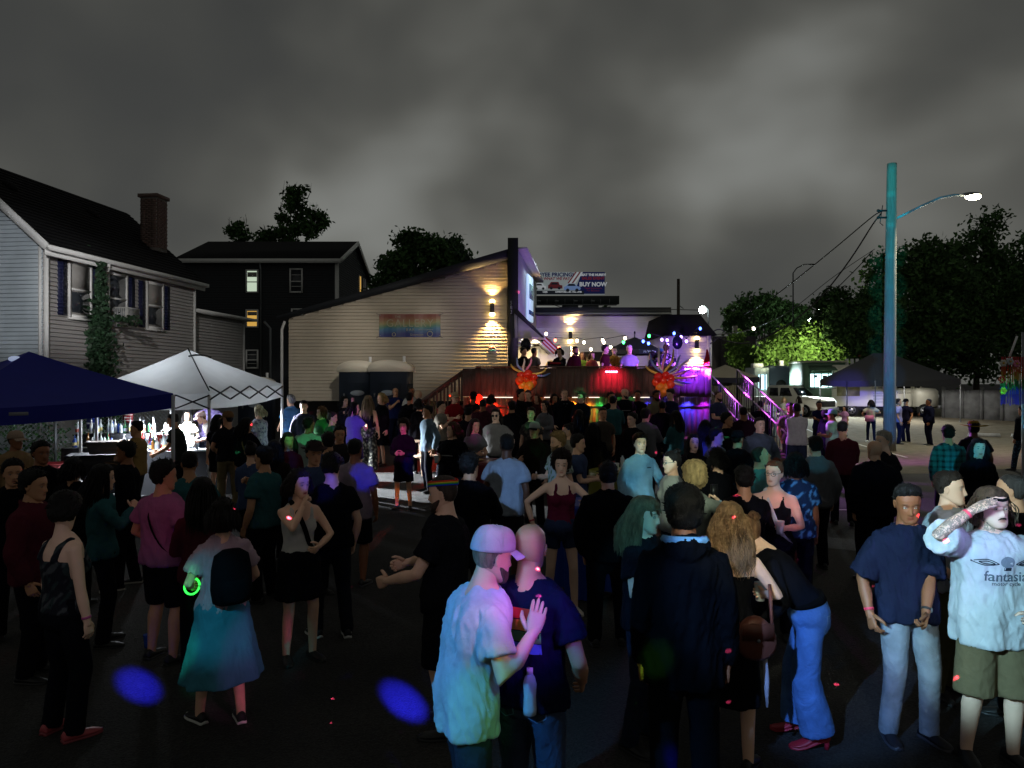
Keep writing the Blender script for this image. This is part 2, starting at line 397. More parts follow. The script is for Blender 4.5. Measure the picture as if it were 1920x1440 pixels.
def text_mesh(s, size=1., align='CENTER', extrude=0., shear=0., bold=0., space=1.):
 """lettering as a mesh in the XY plane, upright along +Y"""
 cu = bpy.data.curves.new('lettering', 'FONT'); cu.body = s; cu.size = size; cu.align_x = align; cu.align_y = 'CENTER'
 cu.extrude = extrude; cu.shear = shear; cu.offset = bold; cu.space_character = space; cu.resolution_u = 3
 o = bpy.data.objects.new('lettering', cu); COL.objects.link(o)
 dg = bpy.context.evaluated_depsgraph_get(); dg.update()
 me = bpy.data.meshes.new_from_object(o.evaluated_get(dg)); v, q, t = grab(me)
 ngon = [list(p.vertices) for p in me.polygons if p.loop_total > 4]
 if ngon:
  bm = bmesh.new(); bm.from_mesh(me); bmesh.ops.triangulate(bm, faces=bm.faces[:]); bm.to_mesh(me); bm.free(); v, q, t = grab(me)
 bpy.data.objects.remove(o); bpy.data.meshes.remove(me)
 return v, q, t

def text(name, s, size, M, material, parent, color=None, **kw):
 v, q, t = text_mesh(s, size, **kw)
 g = G(); g.add(xf(M, v), q, t)
 return g.obj(name, material, parent, color=color)
# ---------------------------------------------------------------- ground
def ground_material():
 m = bpy.data.materials.new('asphalt'); m.use_nodes = True; nt = m.node_tree; L = nt.links; b = nt.nodes['Principled BSDF']
 tc = nt.nodes.new('ShaderNodeTexCoord')
 def nz(s, d):
  n = nt.nodes.new('ShaderNodeTexNoise'); n.inputs['Scale'].default_value = s; n.inputs['Detail'].default_value = d; L.new(tc.outputs['Object'], n.inputs['Vector']); return n
 big = nz(.35, 4); vo = nt.nodes.new('ShaderNodeTexVoronoi'); vo.inputs['Scale'].default_value = 70; L.new(tc.outputs['Object'], vo.inputs['Vector'])
 rp = nt.nodes.new('ShaderNodeValToRGB'); rp.color_ramp.elements[0].color = (.013, .013, .014, 1); rp.color_ramp.elements[1].color = (.034, .033, .031, 1)
 rp.color_ramp.elements[0].position = .35; rp.color_ramp.elements[1].position = .65; L.new(big.outputs['Fac'], rp.inputs['Fac'])
 r2 = nt.nodes.new('ShaderNodeValToRGB'); r2.color_ramp.elements[0].color = (.55, .55, .55, 1); r2.color_ramp.elements[1].color = (1.9, 1.85, 1.75, 1)
 L.new(vo.outputs['Color'], r2.inputs['Fac'])
 mx = nt.nodes.new('ShaderNodeMix'); mx.data_type = 'RGBA'; mx.blend_type = 'MULTIPLY'; mx.inputs['Factor'].default_value = 1
 L.new(rp.outputs['Color'], mx.inputs['A']); L.new(r2.outputs['Color'], mx.inputs['B']); L.new(mx.outputs['Result'], b.inputs['Base Color'])
 bp = nt.nodes.new('ShaderNodeBump'); bp.inputs['Strength'].default_value = .55; bp.inputs['Distance'].default_value = .012
 L.new(vo.outputs['Distance'], bp.inputs['Height']); L.new(bp.outputs['Normal'], b.inputs['Normal'])
 b.inputs['Roughness'].default_value = .85; b.inputs['Specular IOR Level'].default_value = .25
 return m

def sheet(name, xs, ys, dz, material, inside=None, label=None):
 X, Y = np.meshgrid(xs, ys); nx = len(xs); ny = len(ys)
 Z = np.array([[ground_z(a, b)+dz for a in xs] for b in ys])
 i = np.arange(ny-1)[:, None]*nx; j = np.arange(nx-1)[None]
 q = np.stack([i+j, i+j+1, i+nx+j+1, i+nx+j], -1).reshape(-1, 4)
 v = np.stack([X, Y, Z], -1).reshape(-1, 3)
 if inside is not None:
  c = v[q].mean(1); q = q[[inside(a[0], a[1]) for a in c]]
 g = G(); g.add(v, q); o = g.obj(name, material, smooth=True); tag(o, kind='structure'); return o
xs = np.concatenate([[-600, -250, -100, -50, -30], np.arange(-20, 28.1, 1.), [36, 50, 100, 250, 600]])
ys = np.concatenate([[-100, -30, -10], np.arange(-4, 50.1, 1.), [60, 90, 150, 300, 700]])
sheet('ground', xs, ys, 0, ground_material())
M_GRAVEL = mat('packed_gravel', '#6a6355', rough=.95, var=.25, vscale=3., bump=.6, bscale=28, spec=.15)
sheet('gravel_lot', np.arange(6, 60, 1.), np.arange(18, 62, 1.), .004, M_GRAVEL, lambda x, y: y > 20.2+.9*math.sin(x*.5)-.9*max(0, 11-x)*-1 and x > 8.2)
M_LINE = mat('road_paint', '#b9b7ae', rough=.8, var=.3, vscale=12)
def gp(px, py, it=4):
 Y = CAMZ*FPX/(py-CY)
 for _ in range(it): Y = (CAMZ-ground_z((px-CX)/FPX*Y, Y))*FPX/(py-CY)
 return np.array([(px-CX)/FPX*Y, Y, ground_z((px-CX)/FPX*Y, Y)])
lines = G()
for (a, b) in [((1513, 806), (1545, 820)), ((1582, 826), (1700, 858)), ((1510, 853), (1595, 898)), ((1500, 909), (1600, 913)), ((1515, 955), (1640, 958)), ((1390, 905), (1520, 1010))]:
 A, B = gp(*a), gp(*b); d = B-A; n = nrm((-d[1], d[0], 0))*.05; u = np.array([0, 0, .008])
 lines.quad(A-n+u, B-n+u, B+n+u, A+n+u)
o = lines.obj('parking_lines', M_LINE); tag(o, kind='structure')

# ---------------------------------------------------------------- walls with lapped siding
M_SIDE_GREY = mat('grey_vinyl_siding', '#a09d9b', rough=.6, var=.06, vscale=2, spec=.3)
M_SIDE_BLUE = mat('pale_painted_gable', '#aab4bb', rough=.65, var=.08, vscale=3, spec=.3)
M_SIDE_BAR = mat('cream_clapboard', '#b5aa98', rough=.65, var=.06, vscale=2, spec=.25)
M_SIDE_WHITE = mat('white_clapboard', '#d5d2cd', rough=.65, var=.06, vscale=2, spec=.25)
M_TRIM = mat('white_trim', '#d2d2d0', rough=.5, var=.05)
M_DARKTRIM = mat('dark_trim', '#23262a', rough=.6)
M_SHINGLE = mat('dark_shingles', '#1a1a1c', rough=.95, var=.3, vscale=30, bump=.5, bscale=30, spec=.1)
M_DARKWALL = mat('charcoal_siding', '#2a2c30', rough=.8, var=.1)
M_NAVY = mat('navy_shutter_paint', '#171c3c', rough=.5)
M_GLASS = mat('window_glass', '#2c3036', rough=.08, spec=.6)
M_BLIND = mat('drawn_blind', '#8d8a86', rough=.8)
M_BRICK = mat('old_brick', '#6a5750', rough=.9, var=.3, vscale=18, bump=.3, bscale=60)
M_MORTAR = mat('mortar', '#84807a', rough=.95)
M_METAL_GREY = mat('galvanised_metal', '#7d8083', rough=.45, metal=.6)
M_BLACK = mat('black_paint', '#0c0c0e', rough=.5)
M_WHITE = mat('white_paint', '#dcdcdc', rough=.5)
M_DECK = mat('stained_deck_board', '#5d4a42', rough=.75, var=.3, vscale=5, bump=.25, bscale=14, stretch=(6, 6, .8))

def siding(parent, o, ux, length, zlo, ztop, pitch, material, name='siding', lap=.034, flat=False, thick=.02):
 """rows of lapped boards on the wall from o along ux (unit); ztop(u0) gives the wall top; outward is ux x z"""
 ux = np.array([ux[0], ux[1], 0.]); n = np.array([ux[1], -ux[0], 0.]); o = np.array(o, float)
 us = np.linspace(0, length, 160); zt = np.array([ztop(u) for u in us])
 g = G(); z = zlo
 while z < zt.max()-.01:
  ok = us[zt >= z+pitch*.5]
  if len(ok):
   a, b = ok.min(), ok.max()
   z2 = z+pitch
   A = o+ux*a; B = o+ux*b; k = np.array([0, 0, 1.])
   # shadow groove, butt edge and outer lapped face
   gr = min(.02, pitch*.16); zb_ = z+gr
   g.quad(A-n*.012+k*z, B-n*.012+k*z, B-n*.012+k*zb_, A-n*.012+k*zb_)
   g.quad(A-n*.012+k*zb_, B-n*.012+k*zb_, B+n*lap+k*zb_, A+n*lap+k*zb_)
   g.quad(A+n*lap+k*zb_, B+n*lap+k*zb_, B+n*.006+k*z2, A+n*.006+k*z2)
   g.quad(A+n*.006+k*z2, B+n*.006+k*z2, B-n*.012+k*z2, A-n*.012+k*z2)
  z += pitch
 ob = g.obj(name, material, parent); tag(ob, kind='stuff'); return ob

def part_box(parent, name, c, size, material, M=None):
 return G().box(c, size, M).obj(name, material, parent)

# ---- house on the left
def left_house():
 A = np.array(at(82, 700, 20.))[:2]; ux = nrm((.118, 1.)); nL = np.array([ux[1], -ux[0]])     # ux runs away from the camera, nL faces right
 L = 7.45; E = 6.28; half = 2.85; ridge = E+2.5
 root = bpy.data.objects.new('house', None); link(root); root.location = (A[0], A[1], 0)
 tag(root, 'grey sided house with navy shutters, black roof and brick chimney', 'house')
 ux3 = np.array([*ux, 0]); n3 = np.array([*nL, 0]); z3 = np.array([0, 0, 1.])
 # solid core
 g = G(); w = -n3*2*half
 base = [np.zeros(3), ux3*L, ux3*L+w, w]
 g.prism([p+z3*-.3 for p in base], z3*(E+.3)); g.obj('wall', M_SIDE_GREY, root)
 g = G(); g.prism([np.zeros(3)+z3*E, w+z3*E, w/2+z3*(ridge-.12)], ux3*L); g.obj('gable_wall', M_SIDE_BLUE, root)
 siding(root, ux3*.10+n3*.016, ux3, L-.2, .0, lambda u: E-.12, .115, M_SIDE_GREY)
 gx = -n3
 siding(root, w-ux3*.016, n3, 2*half, .0, lambda u: E+(ridge-E-.1)*(1-abs(u-half)/half), .115, M_SIDE_BLUE, 'gable_siding')
 # roof slopes with shingle courses
 ov = .32
 for sgn, nm in ((1, 'roof'), (-1, 'roof')):
  g = G(); eave = (n3*ov if sgn > 0 else w-n3*ov)+z3*(E-ov*.86*.9); top = w/2+z3*ridge
  dn = eave-top; rows = 22
  up = nrm(np.cross(ux3, dn)); up = up if up[2] > 0 else -up
  for k in range(rows):
   a = top+dn*(k/rows); b = top+dn*((k+1)/rows)
   s0 = -ux3*.28; s1 = ux3*(L+.28)
   g.quad(a+s0+up*.02, b+s0+up*.05, b+s1+up*.05, a+s1+up*.02)
   g.quad(b+s0+up*.05, b+s0, b+s1, b+s1+up*.05)
  g.quad(top-ux3*.28-up*.1, top+ux3*(L+.28)-up*.1, eave+ux3*(L+.28)-up*.1, eave-ux3*.28-up*.1)
  for e in (-.28, L+.28):
   g.quad(top+ux3*e-up*.1, eave+ux3*e-up*.1, eave+ux3*e+up*.05, top+ux3*e+up*.02)
  r = g.obj(nm, M_SHINGLE, root)
  if sgn > 0:
   for u in (1.1, 4.6):                     # roof vents
    v = top+dn*.28+ux3*u; gg = G(); gg.ball(v+up*.06, (.22, .22, .11), 14, 7, M=np.stack([ux3, nrm(dn), up], 1)); gg.obj('roof_vent', M_SHINGLE, r, True)
 # rake board of the near gable
 g = G(); g.bar(n3*ov+z3*(E-ov*.8)-ux3*.30, w/2+z3*(ridge+.02)-ux3*.30, .05, .2); g.obj('rake_board', M_TRIM, root)
 # gutter, fascia, corner boards, downpipe
 g = G(); e0 = n3*(ov+.05)+z3*(E-.27); g.bar(e0-ux3*.3, e0+ux3*(L+.3), .12, .12); g.obj('gutter', M_TRIM, root)
 g = G(); e0 = n3*(ov-.06)+z3*(E-.36); g.bar(e0-ux3*.28, e0+ux3*(L+.28), .04, .20); g.obj('fascia', M_TRIM, root)
 g = G(); g.bar(n3*.03+ux3*.05, n3*.03+ux3*.05+z3*(E-.3), .14, .07, up=ux3); g.bar(-n3*.06-ux3*.03, -n3*.06-ux3*.03+z3*(E-.2), .06, .12, up=ux3); g.obj('corner_board', M_TRIM, root)
 g = G(); g.bar(n3*.03+ux3*(L-.05), n3*.03+ux3*(L-.05)+z3*(E-.3), .12, .07, up=ux3); g.obj('corner_board', M_TRIM, root)
 u = 2.15; g = G(); g.tube([n3*(ov+.05)+ux3*u+z3*(E-.33), n3*(ov+.02)+ux3*u+z3*(E-.5), n3*.12+ux3*u+z3*(E-.75), n3*.09+ux3*u+z3*(E-1.2), n3*.09+ux3*u+z3*.1], .05, 10); g.obj('downpipe', M_TRIM, root, True)
 # windows with shutters: u of the centre, bottom z, height, width
 for i, (u, z0, h, wd, sh) in enumerate([(1.35, 4.36, 1.42, .80, (1, 1)), (3.0, 4.30, 1.42, .80, (0, 1)), (4.95, 4.30, 1.38, .80, (1, 1)), (2.6, .95, 1.4, .8, (0, 1))]):
  c = ux3*u+z3*(z0+h/2)
  M = np.stack([ux3, n3, z3], 1)
  w_ = G().box(c+n3*.03, (wd, .05, h), M).obj('window', M_GLASS if i % 2 else M_BLIND, root)
  f = G()
  for dx in (-1, 1): f.box(c+n3*.05+ux3*dx*(wd/2+.04), (.09, .07, h+.18), M)
  for dz in (-1, 1): f.box(c+n3*.052+z3*dz*(h/2+.05), (wd-.006, .07, .10), M)
  f.box(c+n3*.06, (wd, .05, .05), M); f.obj('frame', M_TRIM, w_)
  G().box(c+n3*.09-z3*(h/2+.12), (wd+.24, .12, .05), M).obj('sill', M_TRIM, w_)
  G().box(c+n3*.045+z3*h*.25, (wd-.1, .03, h*.42), M).obj('pane', M_GLASS if i % 2 else M_BLIND, w_)
  G().box(c+n3*.042-z3*h*.25, (wd-.1, .03, h*.42), M).obj('pane', M_GLASS, w_)
  for k, dx in enumerate((-1, 1)):
   if sh[k]:
    s = G(); cs = c+ux3*dx*(wd/2+.30)+n3*.035; s.box(cs, (.36, .03, h+.12), M)
    s.box(cs+n3*.022, (.05, .02, h+.12), M)
    for zz in np.linspace(-.5, .5, 16): s.box(cs+n3*.02+z3*zz*h, (.30, .018, .045), M)
    s.obj('shutter', M_NAVY, root)
 # wall-mounted air conditioner in the middle window
 u = 3.0; c = ux3*u+z3*4.52; M = np.stack([ux3, n3, z3], 1)
 ac = G().box(c+n3*.32, (.64, .52, .42), M).obj('air_conditioner', mat('ac_casing', '#a9a9a6', rough=.5), root)
 gr = G()
 for k in range(9): gr.box(c+n3*.585+z3*(-.16+.04*k), (.56, .012, .018), M)
 for k in range(7): gr.box(c+ux3*-.325+n3*(.14+.06*k), (.012, .03, .34), M)
 gr.obj('grille', M_METAL_GREY, ac)
 # chimney of separate bricks on the far end of the slope
 cu, cw = L-.9, 1.0
 cc = w*.0+ux3*cu-n3*1.0
 ch = G().box(cc+z3*(8.98-.9), (.66, .60, 1.95), M).obj('chimney', M_MORTAR, root)
 G().box(cc+z3*9.03, (.78, .74, .12), M).obj('cap', M_BRICK, ch)
 bm_ = G().box((0, 0, 0), (.185, .05, .058)).mesh('brick'); bm_.materials.append(M_BRICK)
 rr = np.random.default_rng(3)
 for row in range(26):
  z = 8.98-1.78+row*.066+.033
  for side in range(2):
   for k in range(4):
    off = (-.29+.195*k)+(.0975 if row % 2 else 0)
    if off > .34: continue
    d_, nn = ((ux3, n3) if side else (n3, -ux3)); dd = .30 if side else .33
    p = cc+d_*min(max(off, -(.205 if not side else .235)), .205 if not side else .235)+nn*(dd+rr.uniform(-.012, .0))+z3*z
    b = bpy.data.objects.new('brick', bm_); link(b, ch); b.location = p; b.rotation_euler.z = math.atan2(d_[1], d_[0])
 # extension with lower eave
 ex = bpy.data.objects.new('house_extension', None); link(ex); e0 = A+ux*(L+.02)-nL*.35; ex.location = (*e0, 0)
 tag(ex, 'low grey sided extension behind the grey house with white gutter', 'house')
 EL, EE = 4.5, 5.1
 g = G(); g.prism([np.zeros(3)-z3*.2, ux3*EL-z3*.2, ux3*EL-n3*4-z3*.2, -n3*4-z3*.2], z3*(EE+.2)); g.obj('wall', M_SIDE_GREY, ex)
 siding(ex, n3*.016, ux3, EL-.12, 0, lambda u: EE-.05, .115, M_SIDE_GREY)
 g = G(); g.bar(n3*.25+z3*(EE+.0), n3*.25+z3*(EE+.0)+ux3*(EL+.35), .5, .10); g.obj('gutter', M_TRIM, ex)
 g = G(); g.bar(n3*.02+ux3*(EL-.05), n3*.02+ux3*(EL-.05)+z3*EE, .12, .06, up=ux3); g.obj('corner_board', M_TRIM, ex)
left_house()

# ---- dark three-storey building
M_LITWIN = mat('lit_window_white', '#cfd8c4', emit='#cfe0c8', estr=.75)
M_LITWIN2 = mat('lit_window_amber', '#c9a35a', emit='#d9a950', estr=.8)
M_DIMWIN = mat('dim_window', '#3a3c40', rough=.2)
def dark_building():
 Y0 = 46.; x0 = at(340, 0, Y0)[0]; x1 = at(632, 0, Y0)[0]; E = at(0, 486, Y0)[2]; dep = 9.6; R = at(0, 456, Y0*1.104)[2]
 root = bpy.data.objects.new('apartment_house', None); link(root); root.location = ((x0+x1)/2, Y0, 0)
 tag(root, 'black three storey house with white roof trim and lit windows', 'house')
 ox = -(x0+x1)/2; hw = (x1-x0)/2
 G().box((0, dep/2, E/2), (2*hw, dep, E)).obj('wall', M_DARKWALL, root)
 g = G(); g.prism([(hw, 0, E), (hw, dep, E), (hw, dep/2, R-.1)], (-.1, 0, 0)); g.obj('gable_wall', M_DARKWALL, root)
 siding(root, (hw+.016, 0, 0), (0, 1), dep, 0, lambda u: E+(R-E-.1)*(1-abs(u-dep/2)/(dep/2)), .15, M_DARKWALL, 'siding')
 siding(root, (-hw, -.016, 0), (1, 0), 2*hw, 0, lambda u: E, .15, M_DARKWALL, 'siding')
 for sg in (0, 1):
  g = G(); ey = -.35 if not sg else dep+.35; ez = E-.18
  g.prism([(-hw-.3, ey, ez), (-hw-.3, ey, ez+.18), (-hw-.3, dep/2, R+.12), (-hw-.3, dep/2, R-.06)], (2*hw+.6, 0, 0)); g.obj('roof', M_SHINGLE, root)
  g = G(); g.bar((hw+.33, ey, ez+.06), (hw+.33, dep/2, R), .06, .28); g.obj('rake_board', M_TRIM, root)
 g = G(); g.bar((-hw-.3, -.40, E-.16), (hw+.3, -.40, E-.16), .08, .26); g.obj('gutter', M_TRIM, root)
 g = G(); g.bar((hw, -.04, 2), (hw, -.04, E), .22, .10, up=(0, 1, 0)); g.obj('corner_board', M_TRIM, root)
 for px in (490,):
  g = G(); x = at(px, 0, Y0)[0]+ox; g.tube([(x, -.3, E-.2), (x, -.1, E-.7), (x, -.1, 1)], .055, 8); g.obj('downpipe', M_METAL_GREY, root, True)
 for px0, px1, py0, py1, mt in [(463, 484, 507, 548, M_LITWIN), (463, 484, 582, 613, M_LITWIN2), (463, 484, 657, 690, M_DIMWIN), (545, 567, 505, 548, M_DIMWIN), (548, 566, 580, 600, M_DIMWIN)]:
  a = at(px0, py0, Y0); b = at(px1, py1, Y0); c = np.array([(a[0]+b[0])/2+ox, -.05, (a[2]+b[2])/2]); wd = b[0]-a[0]; h = a[2]-b[2]
  w_ = G().box(c, (wd, .06, h)).obj('window', mt, root)
  f = G()
  for s_ in (-1, 1):
   f.box(c+np.array([s_*wd/2, -.03, 0]), (.09, .08, h+.09)); f.box(c+np.array([0, -.033, s_*h/2]), (wd-.1, .08, .09))
  f.box(c+np.array([0, -.035, -.05]), (wd-.1, .06, .06)); f.obj('frame', M_TRIM, w_)
  if mt is M_DIMWIN:
   for k in (-1, 1): G().box(c+np.array([0, -.034, k*h*.25]), (wd*.8, .012, .03)).obj('muntin', M_TRIM, w_)
  else:
   G().box(c+np.array([0, -.036, h*.3]), (wd*.82, .012, h*.22)).obj('blind', M_BLIND, w_)
 for u, mt in ((dep*.70, M_LITWIN2), (dep*.86, M_DIMWIN)):
  w_ = G().box((hw+.03, u, at(0, 537, Y0*1.14)[2]), (.06, .55, 1.5)).obj('window', mt, root)
  f = G()
  for s_ in (-1, 1): f.box((hw+.06, u+s_*.3, at(0, 537, Y0*1.14)[2]), (.06, .08, 1.6))
  f.obj('frame', M_TRIM, w_)
 g = G(); g.tube([(hw-3.4, -2.2, 1), (hw-3.4, -2.2, 5.6), (hw-3.75, -2.2, 6.0)], .07, 8); g.obj('standpipe', M_METAL_GREY, root, True)
dark_building()

# ---- the bar building with the slanted roof
M_SCONCE = mat('sconce_glow', '#fff0c0', emit='#ffd98a', estr=14.)
def sconce(loc, n, label, pw=160, warm=(1.0, .62, .22)):
 root = bpy.data.objects.new('wall_sconce', None); link(root); root.location = loc; n = np.array([n[0], n[1], 0.])
 tag(root, label, 'wall light', 'up and down wall lights')
 g = G(); g.box(n*.05, (.10, .10, .22)); g.obj('bracket', M_DARKTRIM, root)
 g = G(); g.tube([n*.14+np.array([0, 0, -.2]), n*.14+np.array([0, 0, .2])], .075, 14); g.obj('housing', M_DARKTRIM, root, True)
 g = G(); g.ball(n*.14+np.array([0, 0, .22]), (.10, .10, .075), 12, 8); g.obj('bulb', M_SCONCE, root, True)
 g = G(); g.ball(n*.14+np.array([0, 0, -.22]), (.10, .10, .075), 12, 8); g.obj('bulb', M_SCONCE, root, True)
 for s_ in (1, -1):
  lamp('sconce_light', 'SPOT', n*.19+np.array([0, 0, s_*.31]), warm, pw*2.6, n*.02+np.array([0, 0, s_*4.]), 105, 1.0, .05, parent=root)
 return root

def gallery():
 Y0 = 26.; x0, x1 = at(542, 0, Y0)[0], at(951, 0, Y0)[0]; zb = at(0, 752, Y0)[2]; zl = at(0, 597, Y0)[2]; zr = at(0, 488, Y0)[2]
 Wd = x1-x0; sl = (zr-zl)/Wd
 root = bpy.data.objects.new('bar_building', None); link(root); root.location = (x0, Y0, 0)
 tag(root, 'cream clapboard bar building with a black slanted roof', 'building')
 g = G(); g.prism([(0, 0, zb), (Wd, 0, zb), (Wd, 0, zr), (0, 0, zl)], (0, 9, 0)); g.obj('wall', M_SIDE_BAR, root)
 siding(root, (.0, -.016, 0), (1, 0), Wd, zb, lambda u: zl+sl*u-.02, .118, M_SIDE_BAR)
 G().box((Wd/2, 4.6, (zb)/2-.002), (Wd-.1, 9, zb-.004)).obj('foundation', M_BLACK, root)
 # roof band
 g = G(); t = .34; g.prism([(-.35, -.28, zl-.35*sl), (Wd+.22, -.28, zr+.22*sl), (Wd+.22, -.28, zr+.22*sl+t), (-.35, -.28, zl-.35*sl+t*.45)], (0, 10, 0)); g.obj('roof', M_DARKTRIM, root)
 g = G(); g.box((Wd+.20, -.1, (zb-.4+zr+.6)/2), (.36, .42, zr+.85-zb+.4)); g.obj('corner_post', M_DARKTRIM, root)
 g = G(); g.box((Wd+.14, -.33, at(0, 577, 25.7)[2]), (.12, .04, .5)); g.obj('number_plate', M_BLACK, root)
 for k, ch in enumerate('583'):
  text('numeral', ch, .17, rt(rx(math.pi/2), (Wd+.14, -.36, at(0, 577, 25.7)[2]+.16-.16*k)), M_METAL_GREY, root)
 g = G(); g.tube([(-.12, -.1, zl-.1), (-.22, -.1, zl-.4), (-.22, -.1, .6)], .05, 8); g.obj('downpipe', M_TRIM, root, True)
 # facade wall turning back along the street side
 c0 = np.array([Wd+.40, .1, 0]); c1 = np.array([at(1006, 0, 31.)[0]-x0, 5., 0]); zt0, zt1 = zr+.42, at(0, 528, 31.)[2]
 d = nrm(c1-c0); n = np.array([d[1], -d[0], 0])
 zbot = at(0, 640, 26)[2]
 g = G(); g.prism([c0+(0, 0, zbot), c1+(0, 0, zbot), c1+(0, 0, zt1), c0+(0, 0, zt0)], -n*.3); g.obj('facade', mat('pale_stucco', '#b7bec2', rough=.7), root)
 g = G(); g.bar(c0+n*.05+(0, 0, zt0), c1+n*.05+(0, 0, zt1), .5, .10); g.obj('coping', M_TRIM, root)
 # lit poster window on that facade
 wc = c0*.5+c1*.5+n*.06; zc = at(0, 560, 28.5)[2]; M = np.stack([d, -n, (0, 0, 1.)], 1)
 w_ = G().box(wc+(0, 0, zc), (1.5, .06, 1.7), M).obj('poster_case', mat('lit_poster', '#b9d2e8', emit='#bcd9f5', estr=.7), root)
 G().box(wc+n*.05+(0, 0, zc+.25), (.9, .03, .55), M).obj('poster', mat('poster_teal', '#8fb8b0', rough=.6), w_)
 G().box(wc+n*.05+(0, 0, zc-.55), (1.1, .03, .16), M).obj('poster', mat('poster_blue', '#3a5a8c', rough=.6), w_)
 lamp('poster_light', 'SPOT', wc+n*1.2+np.array([0, 0, zc+2.2]), (.75, .88, 1.0), 130, wc+np.array([0, 0, zc-.5]), 100, .7, .1, parent=root)
 # banner
 a = at(711, 589, Y0-.06); b = at(826, 632, Y0-.06)
 ban = bpy.data.objects.new('banner', None); link(ban); ban.location = ((a[0]+b[0])/2, Y0-.05, (a[2]+b[2])/2)
 tag(ban, 'rainbow banner lettered GALLERY BAR on the cream clapboard wall', 'banner')
 bw_, bh = b[0]-a[0], a[2]-b[2]
 m = bpy.data.materials.new('banner_print'); m.use_nodes = True; nt = m.node_tree; L = nt.links
 tc = nt.nodes.new('ShaderNodeTexCoord'); sp = nt.nodes.new('ShaderNodeSeparateXYZ'); L.new(tc.outputs['Object'], sp.inputs[0])
 nz_ = nt.nodes.new('ShaderNodeTexNoise'); nz_.inputs['Scale'].default_value = 1.6; L.new(tc.outputs['Object'], nz_.inputs['Vector'])
 ma = nt.nodes.new('ShaderNodeMath'); ma.operation = 'MULTIPLY_ADD'; ma.inputs[1].default_value = -1.25/bh; ma.inputs[2].default_value = .28; L.new(sp.outputs['Z'], ma.inputs[0])
 mb = nt.nodes.new('ShaderNodeMath'); mb.operation = 'MULTIPLY_ADD'; mb.inputs[1].default_value = .45; L.new(nz_.outputs['Fac'], mb.inputs[0]); L.new(ma.outputs[0], mb.inputs[2])
 rp = nt.nodes.new('ShaderNodeValToRGB'); cr = rp.color_ramp
 for k, (p, c) in enumerate([(0., '#7c4034'), (.22, '#8f6a48'), (.40, '#8f8a5a'), (.55, '#4f7a62'), (.72, '#386a8c'), (1., '#262f70')]):
  e = cr.elements[k] if k < 2 else cr.elements.new(p); e.position = p; e.color = (*srgb(c), 1)
 L.new(mb.outputs[0], rp.inputs['Fac']); L.new(rp.outputs['Color'], nt.nodes['Principled BSDF'].inputs['Base Color'])
 g = G(); n_ = 14
 for k in range(n_):
  u0, u1 = k/n_-.5, (k+1)/n_-.5; f = lambda u: -.02-.012*math.sin(u*19)
  g.quad((u0*bw_, f(u0), -bh/2), (u1*bw_, f(u1), -bh/2), (u1*bw_, f(u1), bh/2), (u0*bw_, f(u0), bh/2))
 g.obj('cloth', m, ban)
 for gx in (-1, 1):
  for gz_ in (-1, 1):
   g = G(); c_ = np.array([gx*(bw_/2-.04), -.04, gz_*(bh/2-.04)]); g.tube([c_, c_+np.array([gx*.14, .02, gz_*.07])], .008, 5); g.ball(c_, (.02, .01, .02), 8, 5); g.obj('grommet', M_METAL_GREY, ban)
 Mv = lambda x, z: rt(rx(math.pi/2), (x, -.05, z))
 pale = mat('banner_lettering', '#a39f86', rough=.8)
 text('lettering', 'GALLERY', .37, Mv(.0, .07), pale, ban, bold=-.002, space=1.12)
 text('lettering', 'THE', .12, Mv(-.42, .30), pale, ban)
 text('lettering', 'BAR', .14, Mv(.02, -.15), pale, ban, space=1.3)
 g = G(); g.box((.55, -.05, -.15), (.52, .004, .012)); g.obj('rule', pale, ban)
 text('lettering', 'Downtown', .10, Mv(.25, -.32), pale, ban)
 g = G(); g.tube([(.70+.09*math.cos(t), -.05, -.29+.09*math.sin(t)) for t in np.linspace(0, 6.28, 20)], .012, 5); g.tube([(-.55+.06*math.cos(t), -.05, -.31+.06*math.sin(t)) for t in np.linspace(0, 6.28, 16)], .012, 5); g.obj('roundel', pale, ban)
 sconce(np.array(at(923, 578, Y0-.02)), (0, -1), 'glowing up and down sconce on the cream wall above the little disc sign', 210)
 # round notice below the lamp
 p = at(923, 656, Y0-.05); s = G(); s.tube([(0, 0, 0), (0, -.03, 0)], .14, 20, flat=(1, 0, 0)); so = s.obj('wall_notice', mat('notice_white', '#c8c0b4'), loc=p); tag(so, 'small round red and white notice on the cream clapboard wall', 'sign')
 g = G(); g.box((0, -.036, .07), (.2, .01, .07)); g.obj('red_band', mat('notice_red', '#b02a22'), so)
 g = G(); g.box((0, -.036, -.02), (.17, .01, .06)); g.obj('teal_band', mat('notice_teal', '#2d7f80'), so)
gallery()

